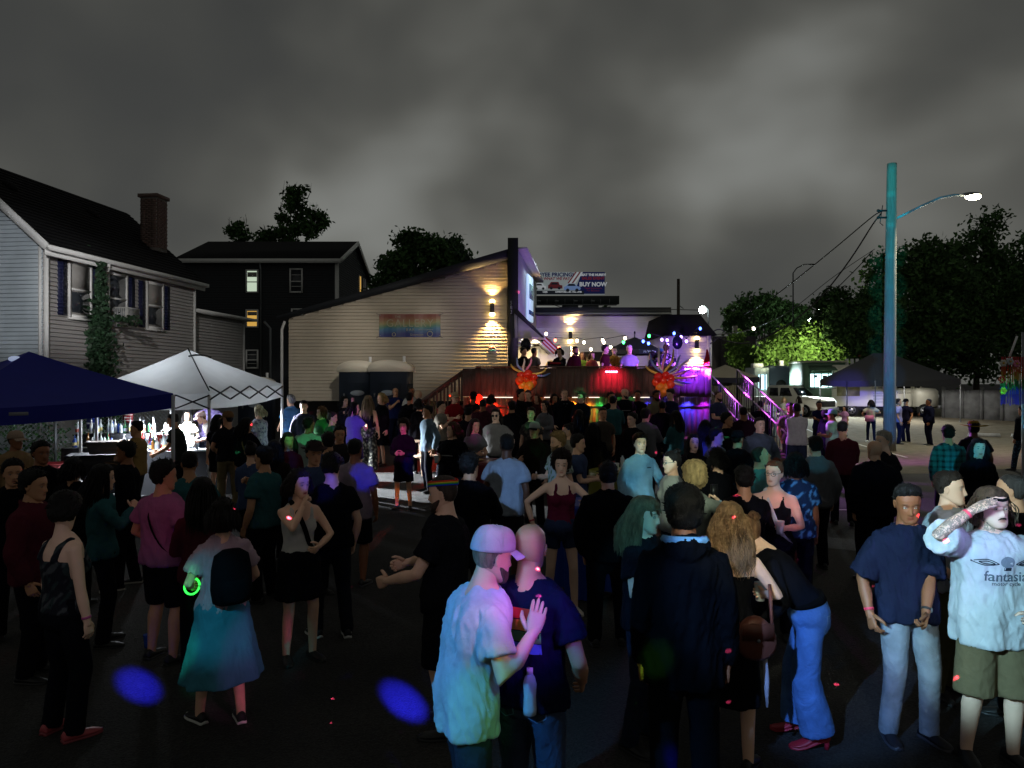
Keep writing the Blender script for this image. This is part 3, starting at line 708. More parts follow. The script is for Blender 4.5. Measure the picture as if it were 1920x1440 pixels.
# ---- canopy over the bar entrance
M_SOFFIT = mat('cream_soffit', '#d9cfbd', rough=.6)
M_DOWNL = mat('downlight', '#fff4dd', emit='#fff0d0', estr=6.)
def canopy():
 A = np.array(at(964, 586, 25.55)); B = np.array(at(1036, 660, 27.2)); root = bpy.data.objects.new('entrance_canopy', None); link(root)
 root.location = (A[0], A[1], 1.8); tag(root, 'slanted canopy with lit cream ceiling over the bar entrance', 'canopy')
 A = A-np.array(root.location); B = B-np.array(root.location); dy = np.array([0, 5.2, 0])
 g = G(); n = nrm(np.cross(B-A, dy)); n = n if n[2] > 0 else -n
 g.prism([A, B, B+n*.16, A+n*.16], dy); g.obj('roof', M_DARKTRIM, root)
 g = G(); zc = at(0, 634, 25.7)[2]-1.8; xr = A[0]+(B[0]-A[0])*.76; C = np.array([A[0]+.02, .05, zc]); D = np.array([xr, .95, zc])
 g.prism([A+(0, .05, -.02), D, C], (0, .05, 0)); g.obj('gable_panel', mat('grey_panel', '#8e9490', rough=.7), root)
 g = G(); g.prism([C+(0, .1, 0), D+(.25, .1, 0), D+(.25, 4.6, 0), C+(0, 4.6, 0)], (0, 0, .06)); ce = g.obj('ceiling', M_SOFFIT, root)
 for u, v in ((.35, .8), (.75, 1.4), (.3, 2.0), (.9, 2.6), (.4, 3.4)):
  g = G(); g.tube([(A[0]+u, v, zc-.004), (A[0]+u, v, zc-.02)], .09, 14); g.obj('downlight', M_DOWNL, ce, True)
 g = G(); g.box((1.0, 4.7, 1.0), (2.6, .1, 2.2)); wl = g.obj('back_wall', M_SOFFIT, root)
 g = G(); g.box((.55, 4.62, .95), (.9, .06, 2.0)); g.obj('door', mat('glazed_door', '#c8b48c', emit='#ffe6b0', estr=.55), root)
 g = G()
 for k in range(2): g.box((.10+.9*k, 4.58, .95), (.07, .08, 2.1))
 g.obj('door_frame', M_TRIM, root)
 g = G(); g.tube([(1.5+.28*math.cos(t)*.8, 4.6, 1.15+.36*math.sin(t)) for t in np.linspace(0, 6.28, 24)], .03, 6); g.obj('oval_emblem', mat('emblem', '#c9a860'), root)
 lamp('canopy_light', 'AREA', (A[0]+.75, 2.4, zc-.04), (1.0, .86, .62), 95, (A[0]+.75, 2.4, -3), size=(1.0, 3.6), parent=root); lamp('canopy_light', 'POINT', (A[0]+.9, 3.2, zc-.5), (1., .88, .66), 60, radius=.3, parent=root)
 # flag on a short staff
 f = bpy.data.objects.new('flag', None); link(f); p = np.array(at(1024, 632, 26.)); f.location = p; tag(f, 'small striped flag hanging at the edge of the entrance canopy', 'flag')
 d = np.array([.42, 0, -.40])
 for k in range(6):
  g = G(); o_ = np.array([-.03, 0, -.04])*k
  g.add([o_, d+o_, d+o_+(-.03, 0, -.04), o_+(-.03, 0, -.04)], [(0, 1, 2, 3)]); g.obj('stripe', mat('flag_red', '#b3262a') if k % 2 == 0 else M_WHITE, f)
 g = G(); g.bar((-.05, .01, .05), (.46, .01, -.43), .02); g.obj('staff', M_METAL_GREY, f)
canopy()

# ---- low white building behind the deck
def back_building():
 Y0 = 31.; x0, x1 = at(1003, 0, Y0)[0], at(1248, 0, Y0)[0]; zt = at(0, 592, Y0)[2]
 root = bpy.data.objects.new('rear_building', None); link(root); root.location = (x0, Y0, 0); tag(root, 'low white clapboard building with dark flat roof behind the deck', 'building')
 Wd = x1-x0
 G().box((Wd/2, 3, zt/2), (Wd, 6, zt)).obj('wall', M_SIDE_WHITE, root)
 siding(root, (0, -.016, 0), (1, 0), Wd, 1.8, lambda u: zt-.02, .10, M_SIDE_WHITE)
 g = G(); g.box((Wd/2, 2.9, zt+.16), (Wd+.3, 6.6, .30)); g.obj('roof', M_DARKTRIM, root)
 g = G(); g.box((Wd/2, -.42, zt+.05), (Wd+.3, .05, .10)); g.obj('gutter', M_METAL_GREY, root)
 for u in (1.6, 2.5):
  g = G(); g.box((u, 2, zt+.45), (.7, .6, .3)); g.obj('roof_vent', M_DARKTRIM, root)
 sconce(np.array(at(1069, 629, Y0-.02)), (0, -1), 'glowing up and down sconce on the white wall behind the deck', 230)
 d = G().box((at(1120, 0, Y0)[0]-x0, -.05, 2.75), (1.2, .08, 1.9)).obj('serving_hatch', mat('hatch_dark', '#231c1a'), root)
 G().box((at(1118, 0, Y0)[0]-x0, -.10, 3.15), (.55, .04, .3)).obj('menu_screen', mat('menu_glow', '#d8c8b0', emit='#ffd9b0', estr=.9), d)
 # mansard corner
 Y1 = 27.5; x0, x1 = at(1246, 0, Y1)[0], at(1330, 0, Y1)[0]; ze = at(0, 630, Y1)[2]; zt = at(0, 588, Y1)[2]; Wd = x1-x0
 r2 = bpy.data.objects.new('corner_building', None); link(r2); r2.location = (x0, Y1, 0); tag(r2, 'corner annexe with black mansard roof and white clapboard right of the deck', 'building')
 G().box((Wd/2, 3, ze/2), (Wd, 6, ze)).obj('wall', M_SIDE_WHITE, r2)
 siding(r2, (0, -.016, 0), (1, 0), Wd, 1.8, lambda u: ze-.02, .10, M_SIDE_WHITE)
 g = G(); g.loft(np.array([[(-.15, -.35, ze), (Wd+.2, -.35, ze), (Wd+.2, 6.3, ze), (-.15, 6.3, ze)], [(0.05, .35, zt), (Wd-.25, .35, zt), (Wd-.25, 5.6, zt), (.05, 5.6, zt)]])); g.obj('mansard_roof', M_SHINGLE, r2)
 g = G(); g.box((Wd-.02, -.06, (1.8+ze)/2), (.14, .10, ze-1.8)); g.obj('corner_board', M_TRIM, r2)
 sconce(np.array(at(1305, 646, Y1-.02)), (0, -1), 'glowing sconce on the annexe wall under the mansard roof', 150)
 g = G(); g.tube([(Wd+.3+.28*math.cos(t), -.2, ze-.05+.28*math.sin(t)) for t in np.linspace(.6, 3.8, 12)], .02, 5); g.bar((Wd+.3, -.2, ze-.05), (Wd, -.1, ze-.3), .03); g.obj('satellite_dish', M_DARKTRIM, r2)
back_building()

# ---- the deck
DECKZ = 1.80
LED = {'r': '#ff2a10', 'o': '#ff9a2a', 'g': '#28ff70', 'b': '#3030ff', 'p': '#9a20ff'}
def deck():
 Y0 = 21.; x0, x1 = at(868, 0, Y0)[0], at(1331, 0, Y0)[0]; root = bpy.data.objects.new('deck', None); link(root); root.location = (x0, Y0, .45); tag(root, 'raised timber deck with solid board railing and coloured lights below', 'deck')
 Wd = x1-x0; z0 = DECKZ-.45
 fl = G()
 for k in range(48): fl.box((Wd/2, .12+.21*k, z0-.03), (Wd, .20, .05))
 tag(fl.obj('floor_boards', M_DECK, root), kind='stuff')
 n = 40; bw_ = Wd/n; top = at(0, 690, Y0)[2]-.45; bot = at(0, 744, Y0)[2]-.45
 rr = np.random.default_rng(5)
 mesh = []
 for j in range(4):
  g = G(); ch = .008; w = bw_*.985; h = top-bot; t = .025
  g.loft(np.array([[(-w/2+ch, -t, z), (w/2-ch, -t, z), (w/2, -t+ch, z), (w/2, t, z), (-w/2, t, z), (-w/2, -t+ch, z)] for z in (-h/2, -h/6, h/6, h/2)])+np.array([0, .002*j, 0])); m_ = g.mesh('rail_board'); m_.materials.append(M_DECK); mesh.append(m_)
 for k in range(n):
  if k < 2: continue
  b = bpy.data.objects.new('rail_board', mesh[k % 4]); link(b, root); b.location = (bw_*(k+.5), -.12+rr.uniform(-.012, .008), (top+bot)/2+rr.uniform(-.012, .012)); b.rotation_euler.y = rr.uniform(-.006, .006)
 g = G(); g.box((Wd/2+.2, -.11, top+.03), (Wd-.36, .16, .045)); g.obj('cap_rail', M_DECK, root)
 g = G(); g.box((Wd/2, -.06, (top+bot)/2), (Wd, .02, top-bot-.04)); g.obj('backing', M_DECK, root)
 zs = bot-.01
 sk = []
 for j in range(3):
  g = G(); g.box((0, 0, 0), (bw_*.93, .03, zs)); m_ = g.mesh('skirt_board'); m_.materials.append(mat('skirt_board_wood', '#6d5a48', rough=.8, var=.25, vscale=5, bump=.2, bscale=16, stretch=(6, 6, .8))); sk.append(m_)
 for k in range(n):
  b = bpy.data.objects.new('skirt_board', sk[k % 3]); link(b, root); b.location = (bw_*(k+.5), .06+rr.uniform(-.008, .008), zs/2); b.rotation_euler.z = rr.uniform(-.03, .03)
 g = G(); g.box((Wd/2, 4., (z0-.1)/2), (Wd, 7., z0-.12)); g.obj('underside', M_BLACK, root)
 # white strip lights under the edge
 for a, b in ((905, 962), (1020, 1035), (1072, 1098), (1103, 1123), (1186, 1216)):
  g = G(); xa, xb = at(a, 0, Y0)[0]-x0, at(b, 0, Y0)[0]-x0; g.box(((xa+xb)/2, -.15, bot-.014), (xb-xa, .02, .02)); g.obj('strip_light', mat('strip_glow', '#fff4e0', emit='#fff0dc', estr=1.6), root)
 for px, c, pw in ((845, 'r', 26), (895, 'r', 34), (925, 'r', 26), (978, 'r', 22), (1015, 'o', 8), (1075, 'o', 46), (1105, 'o', 12), (1125, 'g', 8), (1160, 'g', 26), (1185, 'g', 22), (1215, 'b', 22), (1250, 'b', 30), (1290, 'b', 60), (1322, 'p', 26)):
  x = at(px, 0, Y0)[0]-x0; f = G().box((x, -.02, bot+.03), (.07, .04, .03)).obj('led_fixture', mat('led_'+c, LED[c], emit=LED[c], estr=8.), root)
  lamp('led_light', 'SPOT', (x, -.08, zs-.06), srgb(LED[c]), pw*1.6, (x, .02, -1.), 120, .8, .03, parent=root)
 # stairs down to the left
 st = bpy.data.objects.new('deck_stairs', None); link(st); st.location = (x0-.1, Y0, .45); tag(st, 'dark timber stairs with baluster railing left of the deck', 'stairs')
 for k in range(7):
  z = z0-.19*(k+1); g = G(); g.box((-.14-.24*k, .75, z), (.27, 1.1, .045)); g.obj('tread', M_DECK, st)
 for s_, y in ((0, .18), (1, 1.32)):
  g = G(); g.bar((.1, y, z0-.10), (-1.75, y, .0), .04, .24); g.obj('stringer', M_DECK, st)
  g = G(); g.bar((.15, y, top-.05), (-1.2, y, top-1.02), .06, .09); g.obj('handrail', M_DECK, st)
  for k in range(6):
   xx = -.02-.21*k; zt_ = top-.05+(xx-.15)*.97/1.35; g = G(); g.bar((xx, y, zt_-.85), (xx, y, zt_-.02), .05); g.obj('baluster', M_DECK, st)
 # red leaf-shaped lantern flames by the stairs
 for px, py, sc in ((898, 755, 1.), (957, 765, .55)):
  p = np.array(at(px, py, Y0-.35)); lo = bpy.data.objects.new('red_lantern', None); link(lo); lo.location = p; tag(lo, 'glowing red paper lantern hung beside the stairs' if sc == 1 else 'small glowing red lantern hung under the deck edge', 'lantern')
  g = G(); n_ = 16; a = np.arange(n_)*2*np.pi/n_
  g.loft(np.array([np.stack([r_*np.cos(a)*sc, r_*np.sin(a)*sc, np.full(n_, z_*sc)], 1) for r_, z_ in ((.02, .24), (.10, .17), (.13, .05), (.10, -.1), (.05, -.24), (.01, -.34))])); g.obj('shade', mat('red_lantern_paper', '#ff2a14', emit='#ff2210', estr=1.5), lo, True)
  g = G(); g.bar((0, 0, .24*sc), (0, 0, .34*sc), .012); g.obj('hook', M_BLACK, lo)
  lamp('lantern_light', 'POINT', (0, -.25, 0), (1., .08, .03), 9*sc, radius=.1, parent=lo)
 # notice on the railing
 p = at(961, 712, Y0-.06); nt_ = G().box((0, 0, 0), (.14, .02, .28)).obj('rail_notice', M_WHITE, loc=p); tag(nt_, 'white paper notice pinned on the dark deck railing', 'sign')
 G().box((0, -.013, -.05), (.10, .004, .08)).obj('print', M_METAL_GREY, nt_)
 # light bars on the railing
 for px, py, wd, c, pw, lab in ((1146, 697, .36, '#ff2048', 75, 'pink red light bar clamped on the middle of the deck railing'), (1297, 692, .46, '#7a2aff', 420, 'violet light bar clamped on the right end of the deck railing')):
  p = at(px, py, Y0-.10); lb = bpy.data.objects.new('light_bar', None); link(lb); lb.location = p; tag(lb, lab, 'light bar')
  G().box((0, 0, 0), (wd, .08, .08)).obj('housing', M_BLACK, lb)
  for k in range(7):
   g = G(); g.ball(((k-3)*wd/7.4, -.045, 0), (.028, .02, .03), 10, 6); g.obj('lens', mat('bar_'+c, c, emit='#ff7aa0' if c == '#ff2048' else '#c58aff', estr=9.), lb, True)
  lamp('bar_light', 'SPOT', (0, -.45, .05), srgb(c), pw*.9, (0, .5, -.6), 120, .9, .05, parent=lb)
  G().bar((0, .02, -.04), (0, .05, -.2), .03).obj('clamp', M_BLACK, lb)
  if c != '#ff2048':
   lamp('bar_light', 'SPOT', (.1, -.25, .05), (.62, .12, 1.), 2600, (5., -6., -2.0), 75, .8, .08, parent=lb)
   lamp('bar_light', 'SPOT', (.1, -.25, .05), (.75, .08, 1.), 7000, (9.5, 4.9, -1.9), 50, .8, .08, parent=lb)
   lamp('bar_light', 'SPOT', (0, -.25, .25), (.35, .12, 1.), 900, (-1.6, 6, 1.6), 90, .9, .08, parent=lb)
   lamp('bar_light', 'SPOT', (.1, -.25, .25), (.16, .12, 1.), 26000, (11.9, 17.2, -.75), 6.5, .8, .08, parent=lb)
 # ramp to the right
 rp = bpy.data.objects.new('ramp', None); link(rp); rp.location = (5.72, 22, .4); tag(rp, 'timber access ramp with metal rails right of the deck, lit purple', 'ramp')
 A = np.array([0, 0, DECKZ-.4]); B2 = np.array([.25, -3.6, .12])
 for k in range(20):
  u = (k+.5)/20; c = A*(1-u)+B2*u; g = G(); d = nrm(B2-A); xx = nrm((d[1]*-1, d[0], 0)); g.box(c+np.array([.46, 0, 0]), (.90, .20, .04), np.stack([-xx, d, np.cross(-xx, d)], 1)); g.obj('plank', M_DECK, rp)
 for off in (0., .92):
  o_ = np.array([off, 0, 0])
  for h in (1.02, .55):
   g = G(); g.tube([A+o_+(0, 0, h), B2+o_+(0, 0, h)], .022, 8); g.obj('rail', mat('rail_metal', '#b9a7a2', rough=.4), rp, True)
  for k in range(22):
   u = k/21; c = A*(1-u)+B2*u+o_; g = G(); g.bar(c, c+(0, 0, 1.0), .016 if k % 7 else .05); g.obj('baluster', M_DARKTRIM, rp)
deck()

# ---- billboard
def billboard():
 Y0 = 120.; a = at(985, 510, Y0); b = at(1134, 552, Y0); wd, h = b[0]-a[0], a[2]-b[2]
 root = bpy.data.objects.new('billboard', None); link(root); root.location = ((a[0]+b[0])/2, Y0, 0); tag(root, 'lit car sales billboard on a post above the rear roof', 'billboard')
 zc = (a[2]+b[2])/2
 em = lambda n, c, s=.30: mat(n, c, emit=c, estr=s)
 G().box((0, .3, zc), (wd, .5, h)).obj('panel', em('bill_white', '#a9b3b5'), root)
 X = lambda px: at(px, 0, Y0)[0]-root.location[0]; Z = lambda py: at(0, py, Y0)[2]
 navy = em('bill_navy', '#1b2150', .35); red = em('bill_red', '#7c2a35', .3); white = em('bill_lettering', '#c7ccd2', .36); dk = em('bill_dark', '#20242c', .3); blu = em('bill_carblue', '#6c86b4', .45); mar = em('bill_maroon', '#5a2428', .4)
 g = G(); y = .03
 g.prism([(X(1076), y, Z(551)), (X(1134), y, Z(551)), (X(1134), y, Z(510)), (X(1091), y, Z(510))], (0, -.02, 0)); g.obj('blue_field', navy, root)
 g = G(); g.prism([(X(995), y, Z(552)), (X(1095), y, Z(552)), (X(1095), y, Z(545)), (X(995), y, Z(545))], (0, -.03, 0)); g.obj('base_band', dk, root)
 for k in range(4):
  g = G(); o_ = 4*k; g.prism([(X(1064+o_), y-.03, Z(531)), (X(1066.6+o_), y-.03, Z(531)), (X(1081+o_), y-.03, Z(510)), (X(1078.4+o_), y-.03, Z(510))], (0, -.02, 0)); g.obj('stripe', red if k % 2 == 0 else white, root)
 Mt = lambda px, py: rt(rx(math.pi/2), (X(px), -.06, Z(py)))
 text('lettering', 'EMPLOYEE PRICING!', .86, Mt(1030, 515.3), navy, root, bold=.03)
 text('lettering', 'YOU PAY WHAT WE PAY', .62, Mt(1027, 522.7), red, root, shear=.25, bold=.02)
 text('lettering', 'BEAT THE HURRY!', .50, Mt(1112, 515.5), white, root, bold=.03)
 text('lettering', 'SALES EVENT', .62, Mt(1112, 522), red, root, bold=.03)
 text('lettering', 'BUY NOW', .92, Mt(1112, 533.5), white, root, bold=.04)
 text('lettering', 'Team Superstore', .40, Mt(1112, 540.5), red, root); text('lettering', 'For Business', .40, Mt(1112, 545), red, root)
 text('lettering', 'SUPERSTORE.COM - FALL RIVER', .30, Mt(1066, 547.5), white, root, bold=.02)
 text('lettering', 'CDJR', .34, Mt(1022, 547.5), white, root, bold=.02)
 def carshape(px, py, s, m_, kind, nm):
  pts = {'suv': [(-1, -.42), (-1, .05), (-.85, .12), (-.6, .5), (.45, .5), (.62, .1), (1, .02), (1, -.42)], 'coupe': [(-1, -.3), (-1, .02), (-.75, .12), (-.45, .4), (.25, .4), (.6, .12), (.95, .02), (1, -.15), (.9, -.35), (-.9, -.35)]}[kind]
  g = G(); g.prism([(X(px)+u*s, -.05, Z(py)+v*s) for u, v in pts], (0, -.04, 0)); c = g.obj(nm, m_, root)
  for u in (-.55, .55): g = G(); g.tube([(X(px)+u*s, -.09, Z(py)-.36*s), (X(px)+u*s, -.12, Z(py)-.36*s)], .2*s, 14, flat=(1, 0, 0)); g.obj('wheel', dk, c)
  w = G(); w.prism([(X(px)+u*s, -.095, Z(py)+v*s) for u, v in ((-.6, .14), (-.42, .40), (.25, .38), (.42, .14))], (0, -.01, 0)); w.obj('windscreen', dk, c)
 carshape(1012, 537, 1.0, white, 'suv', 'car_picture'); carshape(1041, 535.5, 1.15, mar, 'suv', 'car_picture'); carshape(1073, 538.5, 1.35, blu, 'coupe', 'car_picture')
 g = G(); g.box((1.2, .3, zc-h/2-.9), (wd+2.2, 1.0, 1.3)); g.obj('apron', mat('billboard_steel', '#2b2f31', rough=.7), root)
 g = G(); g.box((.8, -.7, zc-h/2-1.75), (wd+2., 1.1, .12)); g.obj('catwalk', M_METAL_GREY, root)
 for px in (1010, 1043, 1078, 1110): g = G(); g.box((X(px), -1.2, zc-h/2-1.2), (.6, .3, .25)); g.obj('floodlight', M_METAL_GREY, root)
 for k in range(10): g = G(); g.bar((-wd/2+wd*k/9+.6, -1.25, zc-h/2-1.75), (-wd/2+wd*k/9+.6, -1.25, zc-h/2-.85), .06); g.obj('rail_post', M_METAL_GREY, root)
 px = at(1061, 0, Y0)[0]-root.location[0]; g = G(); g.tube([(px, .4, 0), (px, .4, zc-h/2-1.2)], .42, 16); g.obj('post', mat('billboard_post', '#20282a', rough=.6), root, True)
billboard()
# ---------------------------------------------------------------- trees
M_LEAF = mat('night_foliage', '#3d5a30', rough=.75, var=.45, vscale=1.2, spec=.2)
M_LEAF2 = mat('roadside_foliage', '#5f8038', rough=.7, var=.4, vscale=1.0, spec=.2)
M_BARK = mat('bark', '#3a322b', rough=.95, bump=.5, bscale=12)
def leaves(n, blobs, size, seed, shell=.55):
 r = np.random.default_rng(seed); B = np.array(blobs, float)      # cx cy cz rx ry rz
 wgt = B[:, 3]*B[:, 5]; k = r.choice(len(B), n, p=wgt/wgt.sum())
 d = r.normal(size=(n, 3)); d /= np.linalg.norm(d, axis=1, keepdims=True)
 rad = (shell+(1.08-shell)*r.random(n))[:, None]
 # clumps: squeeze points towards random sub-centres
 p = B[k, :3]+d*rad*B[k, 3:]
 m = max(20, n//45); c = p[r.integers(0, n, m)]; idx = r.integers(0, m, n)
 sel = r.random(n) < .78
 sz = B[k, 3:].mean(1)*.22
 p[sel] = c[idx[sel]]+r.normal(size=(sel.sum(), 3))*sz[sel][:, None]*np.array([1, 1, .7])
 a = r.normal(size=(n, 3)); a /= np.linalg.norm(a, axis=1, keepdims=True); b = np.cross(a, r.normal(size=(n, 3))); b /= np.linalg.norm(b, axis=1, keepdims=True)
 s = size*r.uniform(.6, 1.4, n)[:, None]
 v = np.stack([p-a*s, p+b*s*.55, p+a*s, p-b*s*.55], 1).reshape(-1, 3)
 q = np.arange(n*4).reshape(-1, 4); return v, q
def tree(px, Y, py_base, blobs_px, n, size, label, cat='tree', name='tree', seed=1, material=None, trunk=.22, twigs=0, base=None, group=None):
 """blobs in photograph pixels at depth Y: (px, py, rx, ry)"""
 bx, by, bz = at(px, py_base, Y); bz = ground_z(bx, Y) if base is None else base
 root = bpy.data.objects.new(name, None); link(root); root.location = (bx, Y, bz); tag(root, label, cat, group)
 r = np.random.default_rng(seed); bl = []
 for (x, y, a, b) in blobs_px:
  c = at(x, y, Y); s = Y/FPX; bl.append((c[0]-bx, r.uniform(-.35, .35)*a*s, c[2]-bz, a*s, a*s*.8, b*s))
 v, q = leaves(n, bl, size, seed); g = G(); g.add(v, q); g.obj('crown', material or M_LEAF, root)
 g = G(); top = max(b[2] for b in bl); g.tube([(0, 0, -.2), (.05, 0, top*.3), (-.05, .1, top*.6), (0, 0, top*.9)], [trunk, trunk*.8, trunk*.55, trunk*.2], 9)
 for b in bl:
  h = r.uniform(.25, .55)*top; g.tube([(0, 0, h), (b[0]*.5, b[1]*.5, (h+b[2])/2+.2), (b[0], b[1], b[2]+b[5]*.3)], [trunk*.45, trunk*.3, trunk*.08], 6)
 for k in range(twigs):
  b = bl[r.integers(len(bl))]; p = np.array([b[0]+r.uniform(-1, 1)*b[3], b[1], b[2]+r.uniform(.0, .6)*b[5]])
  d = np.array([r.uniform(-.35, .35), r.uniform(-.2, .2), 1.])*r.uniform(.8, 1.5)*b[5]*.75
  g.tube([p, p+d*.5+r.normal(size=3)*.08, p+d], [.035, .022, .006], 4)
  for _ in range(3): u = r.uniform(.3, .9); e = p+d*u; g.tube([e, e+np.array([r.uniform(-.5, .5), 0, r.uniform(.2, .7)])*b[5]*.35], [.014, .004], 3)
 g.obj('trunk', M_BARK, root, True)
 return root
tree(530, 62, 700, [(450, 438, 18, 22), (490, 445, 26, 12), (545, 400, 26, 38), (560, 375, 18, 26), (590, 420, 22, 30), (530, 440, 40, 16), (548, 362, 9, 14)], 4200, .19, 'tall leafy tree with bare twigs behind the black house roof', seed=3, twigs=44)
tree(795, 44, 700, [(795, 480, 55, 38), (745, 500, 38, 28), (835, 478, 42, 34), (770, 455, 26, 18), (850, 490, 28, 26), (720, 530, 22, 22)], 9500, .15, 'round crowned tree rising behind the slanted bar roof', seed=4)
RT = 'dark trees along the back of the lot'
for i, (px, Y, bl, lab) in enumerate([
 (1720, 50, [(1720, 500, 62, 40), (1700, 580, 62, 70), (1760, 560, 60, 80), (1690, 660, 60, 50), (1660, 520, 30, 50), (1720, 640, 70, 50), (1740, 480, 40, 30)], 'dark tree rising directly behind the blue lit pole'),
 (1830, 52, [(1835, 480, 52, 52), (1855, 430, 30, 28), (1880, 560, 70, 80), (1800, 570, 60, 70), (1840, 650, 70, 60), (1800, 500, 40, 40), (1790, 640, 60, 60)], 'tallest dark tree below the street lamp glow'),
 (1920, 55, [(1925, 510, 60, 62), (1910, 600, 60, 70), (1960, 560, 60, 90)], 'dark tree cut by the right edge of the picture'),
 (1620, 48, [(1640, 590, 44, 50), (1600, 610, 46, 38), (1640, 650, 50, 40)], 'dark shaggy tree left of the blue lit pole'),
 (1560, 56, [(1565, 570, 36, 30), (1580, 610, 40, 34), (1540, 620, 34, 30)], 'dark tree carrying a lamp glow at its top left'),
 (1430, 78, [(1415, 585, 40, 32), (1455, 600, 40, 34), (1490, 605, 34, 34), (1395, 615, 34, 26), (1435, 570, 20, 18)], 'distant dark tree under the first small lamp glow'),
 (1375, 60, [(1375, 590, 18, 20), (1382, 615, 16, 22), (1366, 605, 10, 14)], 'slender tree beside the pale fence post right of the deck'),
 (1140, 90, [(1138, 583, 10, 8), (1128, 588, 10, 6)], 'small distant tree top over the flat rear roof')]):
 tree(px, Y, 740, bl, [15000, 16000, 11000, 9000, 6500, 7000, 2200, 700][i], [.17, .17, .18, .16, .17, .22, .14, .2][i], lab, seed=20+i, group=RT)
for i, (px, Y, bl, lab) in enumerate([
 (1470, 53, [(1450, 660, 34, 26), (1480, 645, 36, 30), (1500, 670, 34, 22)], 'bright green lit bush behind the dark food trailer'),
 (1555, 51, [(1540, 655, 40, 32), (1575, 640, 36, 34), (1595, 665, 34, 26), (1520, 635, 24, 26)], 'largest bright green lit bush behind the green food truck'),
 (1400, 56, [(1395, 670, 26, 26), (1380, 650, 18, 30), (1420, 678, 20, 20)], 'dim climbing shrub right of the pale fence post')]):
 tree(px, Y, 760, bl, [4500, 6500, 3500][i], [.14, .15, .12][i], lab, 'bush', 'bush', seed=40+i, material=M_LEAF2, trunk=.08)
# climbing vine on the grey house
def vine():
 root = bpy.data.objects.new('climbing_vine', None); link(root); root.location = (-12.2, 21.5, 0); tag(root, 'leafy vine climbing the grey house beside the downpipe', 'vine')
 r = np.random.default_rng(9); st = []; P = []
 bx = lambda px, py, Y=21.9: np.array(at(px, py, Y))-np.array((-12.2, 21.5, 0))
 for k in range(9):
  p = [bx(188+r.uniform(-14, 14), 790)]
  for j in range(1, 9): p.append(bx(188+r.uniform(-20, 18), 790-35*j))
  st.append(p)
 g = G()
 for p in st: g.tube(p, .02, 4)
 g.obj('stem', M_BARK, root)
 for py in np.arange(492, 800, 1.0):
  w = np.interp(py, [490, 540, 590, 620, 660, 700, 800], [5, 10, 15, 24, 26, 26, 30]); cx = np.interp(py, [490, 560, 620, 700, 800], [190, 186, 184, 186, 185])
  for _ in range(int(w*.55)+2): P.append(bx(cx+r.normal()*w*.55, py, 21.85+r.uniform(-.35, .12)))
 for _ in range(120): u = r.random(); P.append(bx(195+u*70, 595+r.normal()*5+8*u))
 for _ in range(60): u = r.random(); P.append(bx(165-u*20, 495+r.normal()*12+u*12))
 P = np.array(P); n = len(P); a = nrm_r(r.normal(size=(n, 3))); b = nrm_r(np.cross(a, r.normal(size=(n, 3)))); s = .075*r.uniform(.6, 1.3, n)[:, None]
 v = np.stack([P-a*s, P+b*s*.7, P+a*s, P-b*s*.7], 1).reshape(-1, 3); g = G(); g.add(v, np.arange(n*4).reshape(-1, 4)); g.obj('foliage', mat('ivy', '#27402a', rough=.6, var=.4, vscale=4), root)
def nrm_r(v): return v/np.maximum(np.linalg.norm(v, axis=1, keepdims=True), 1e-9)
vine()

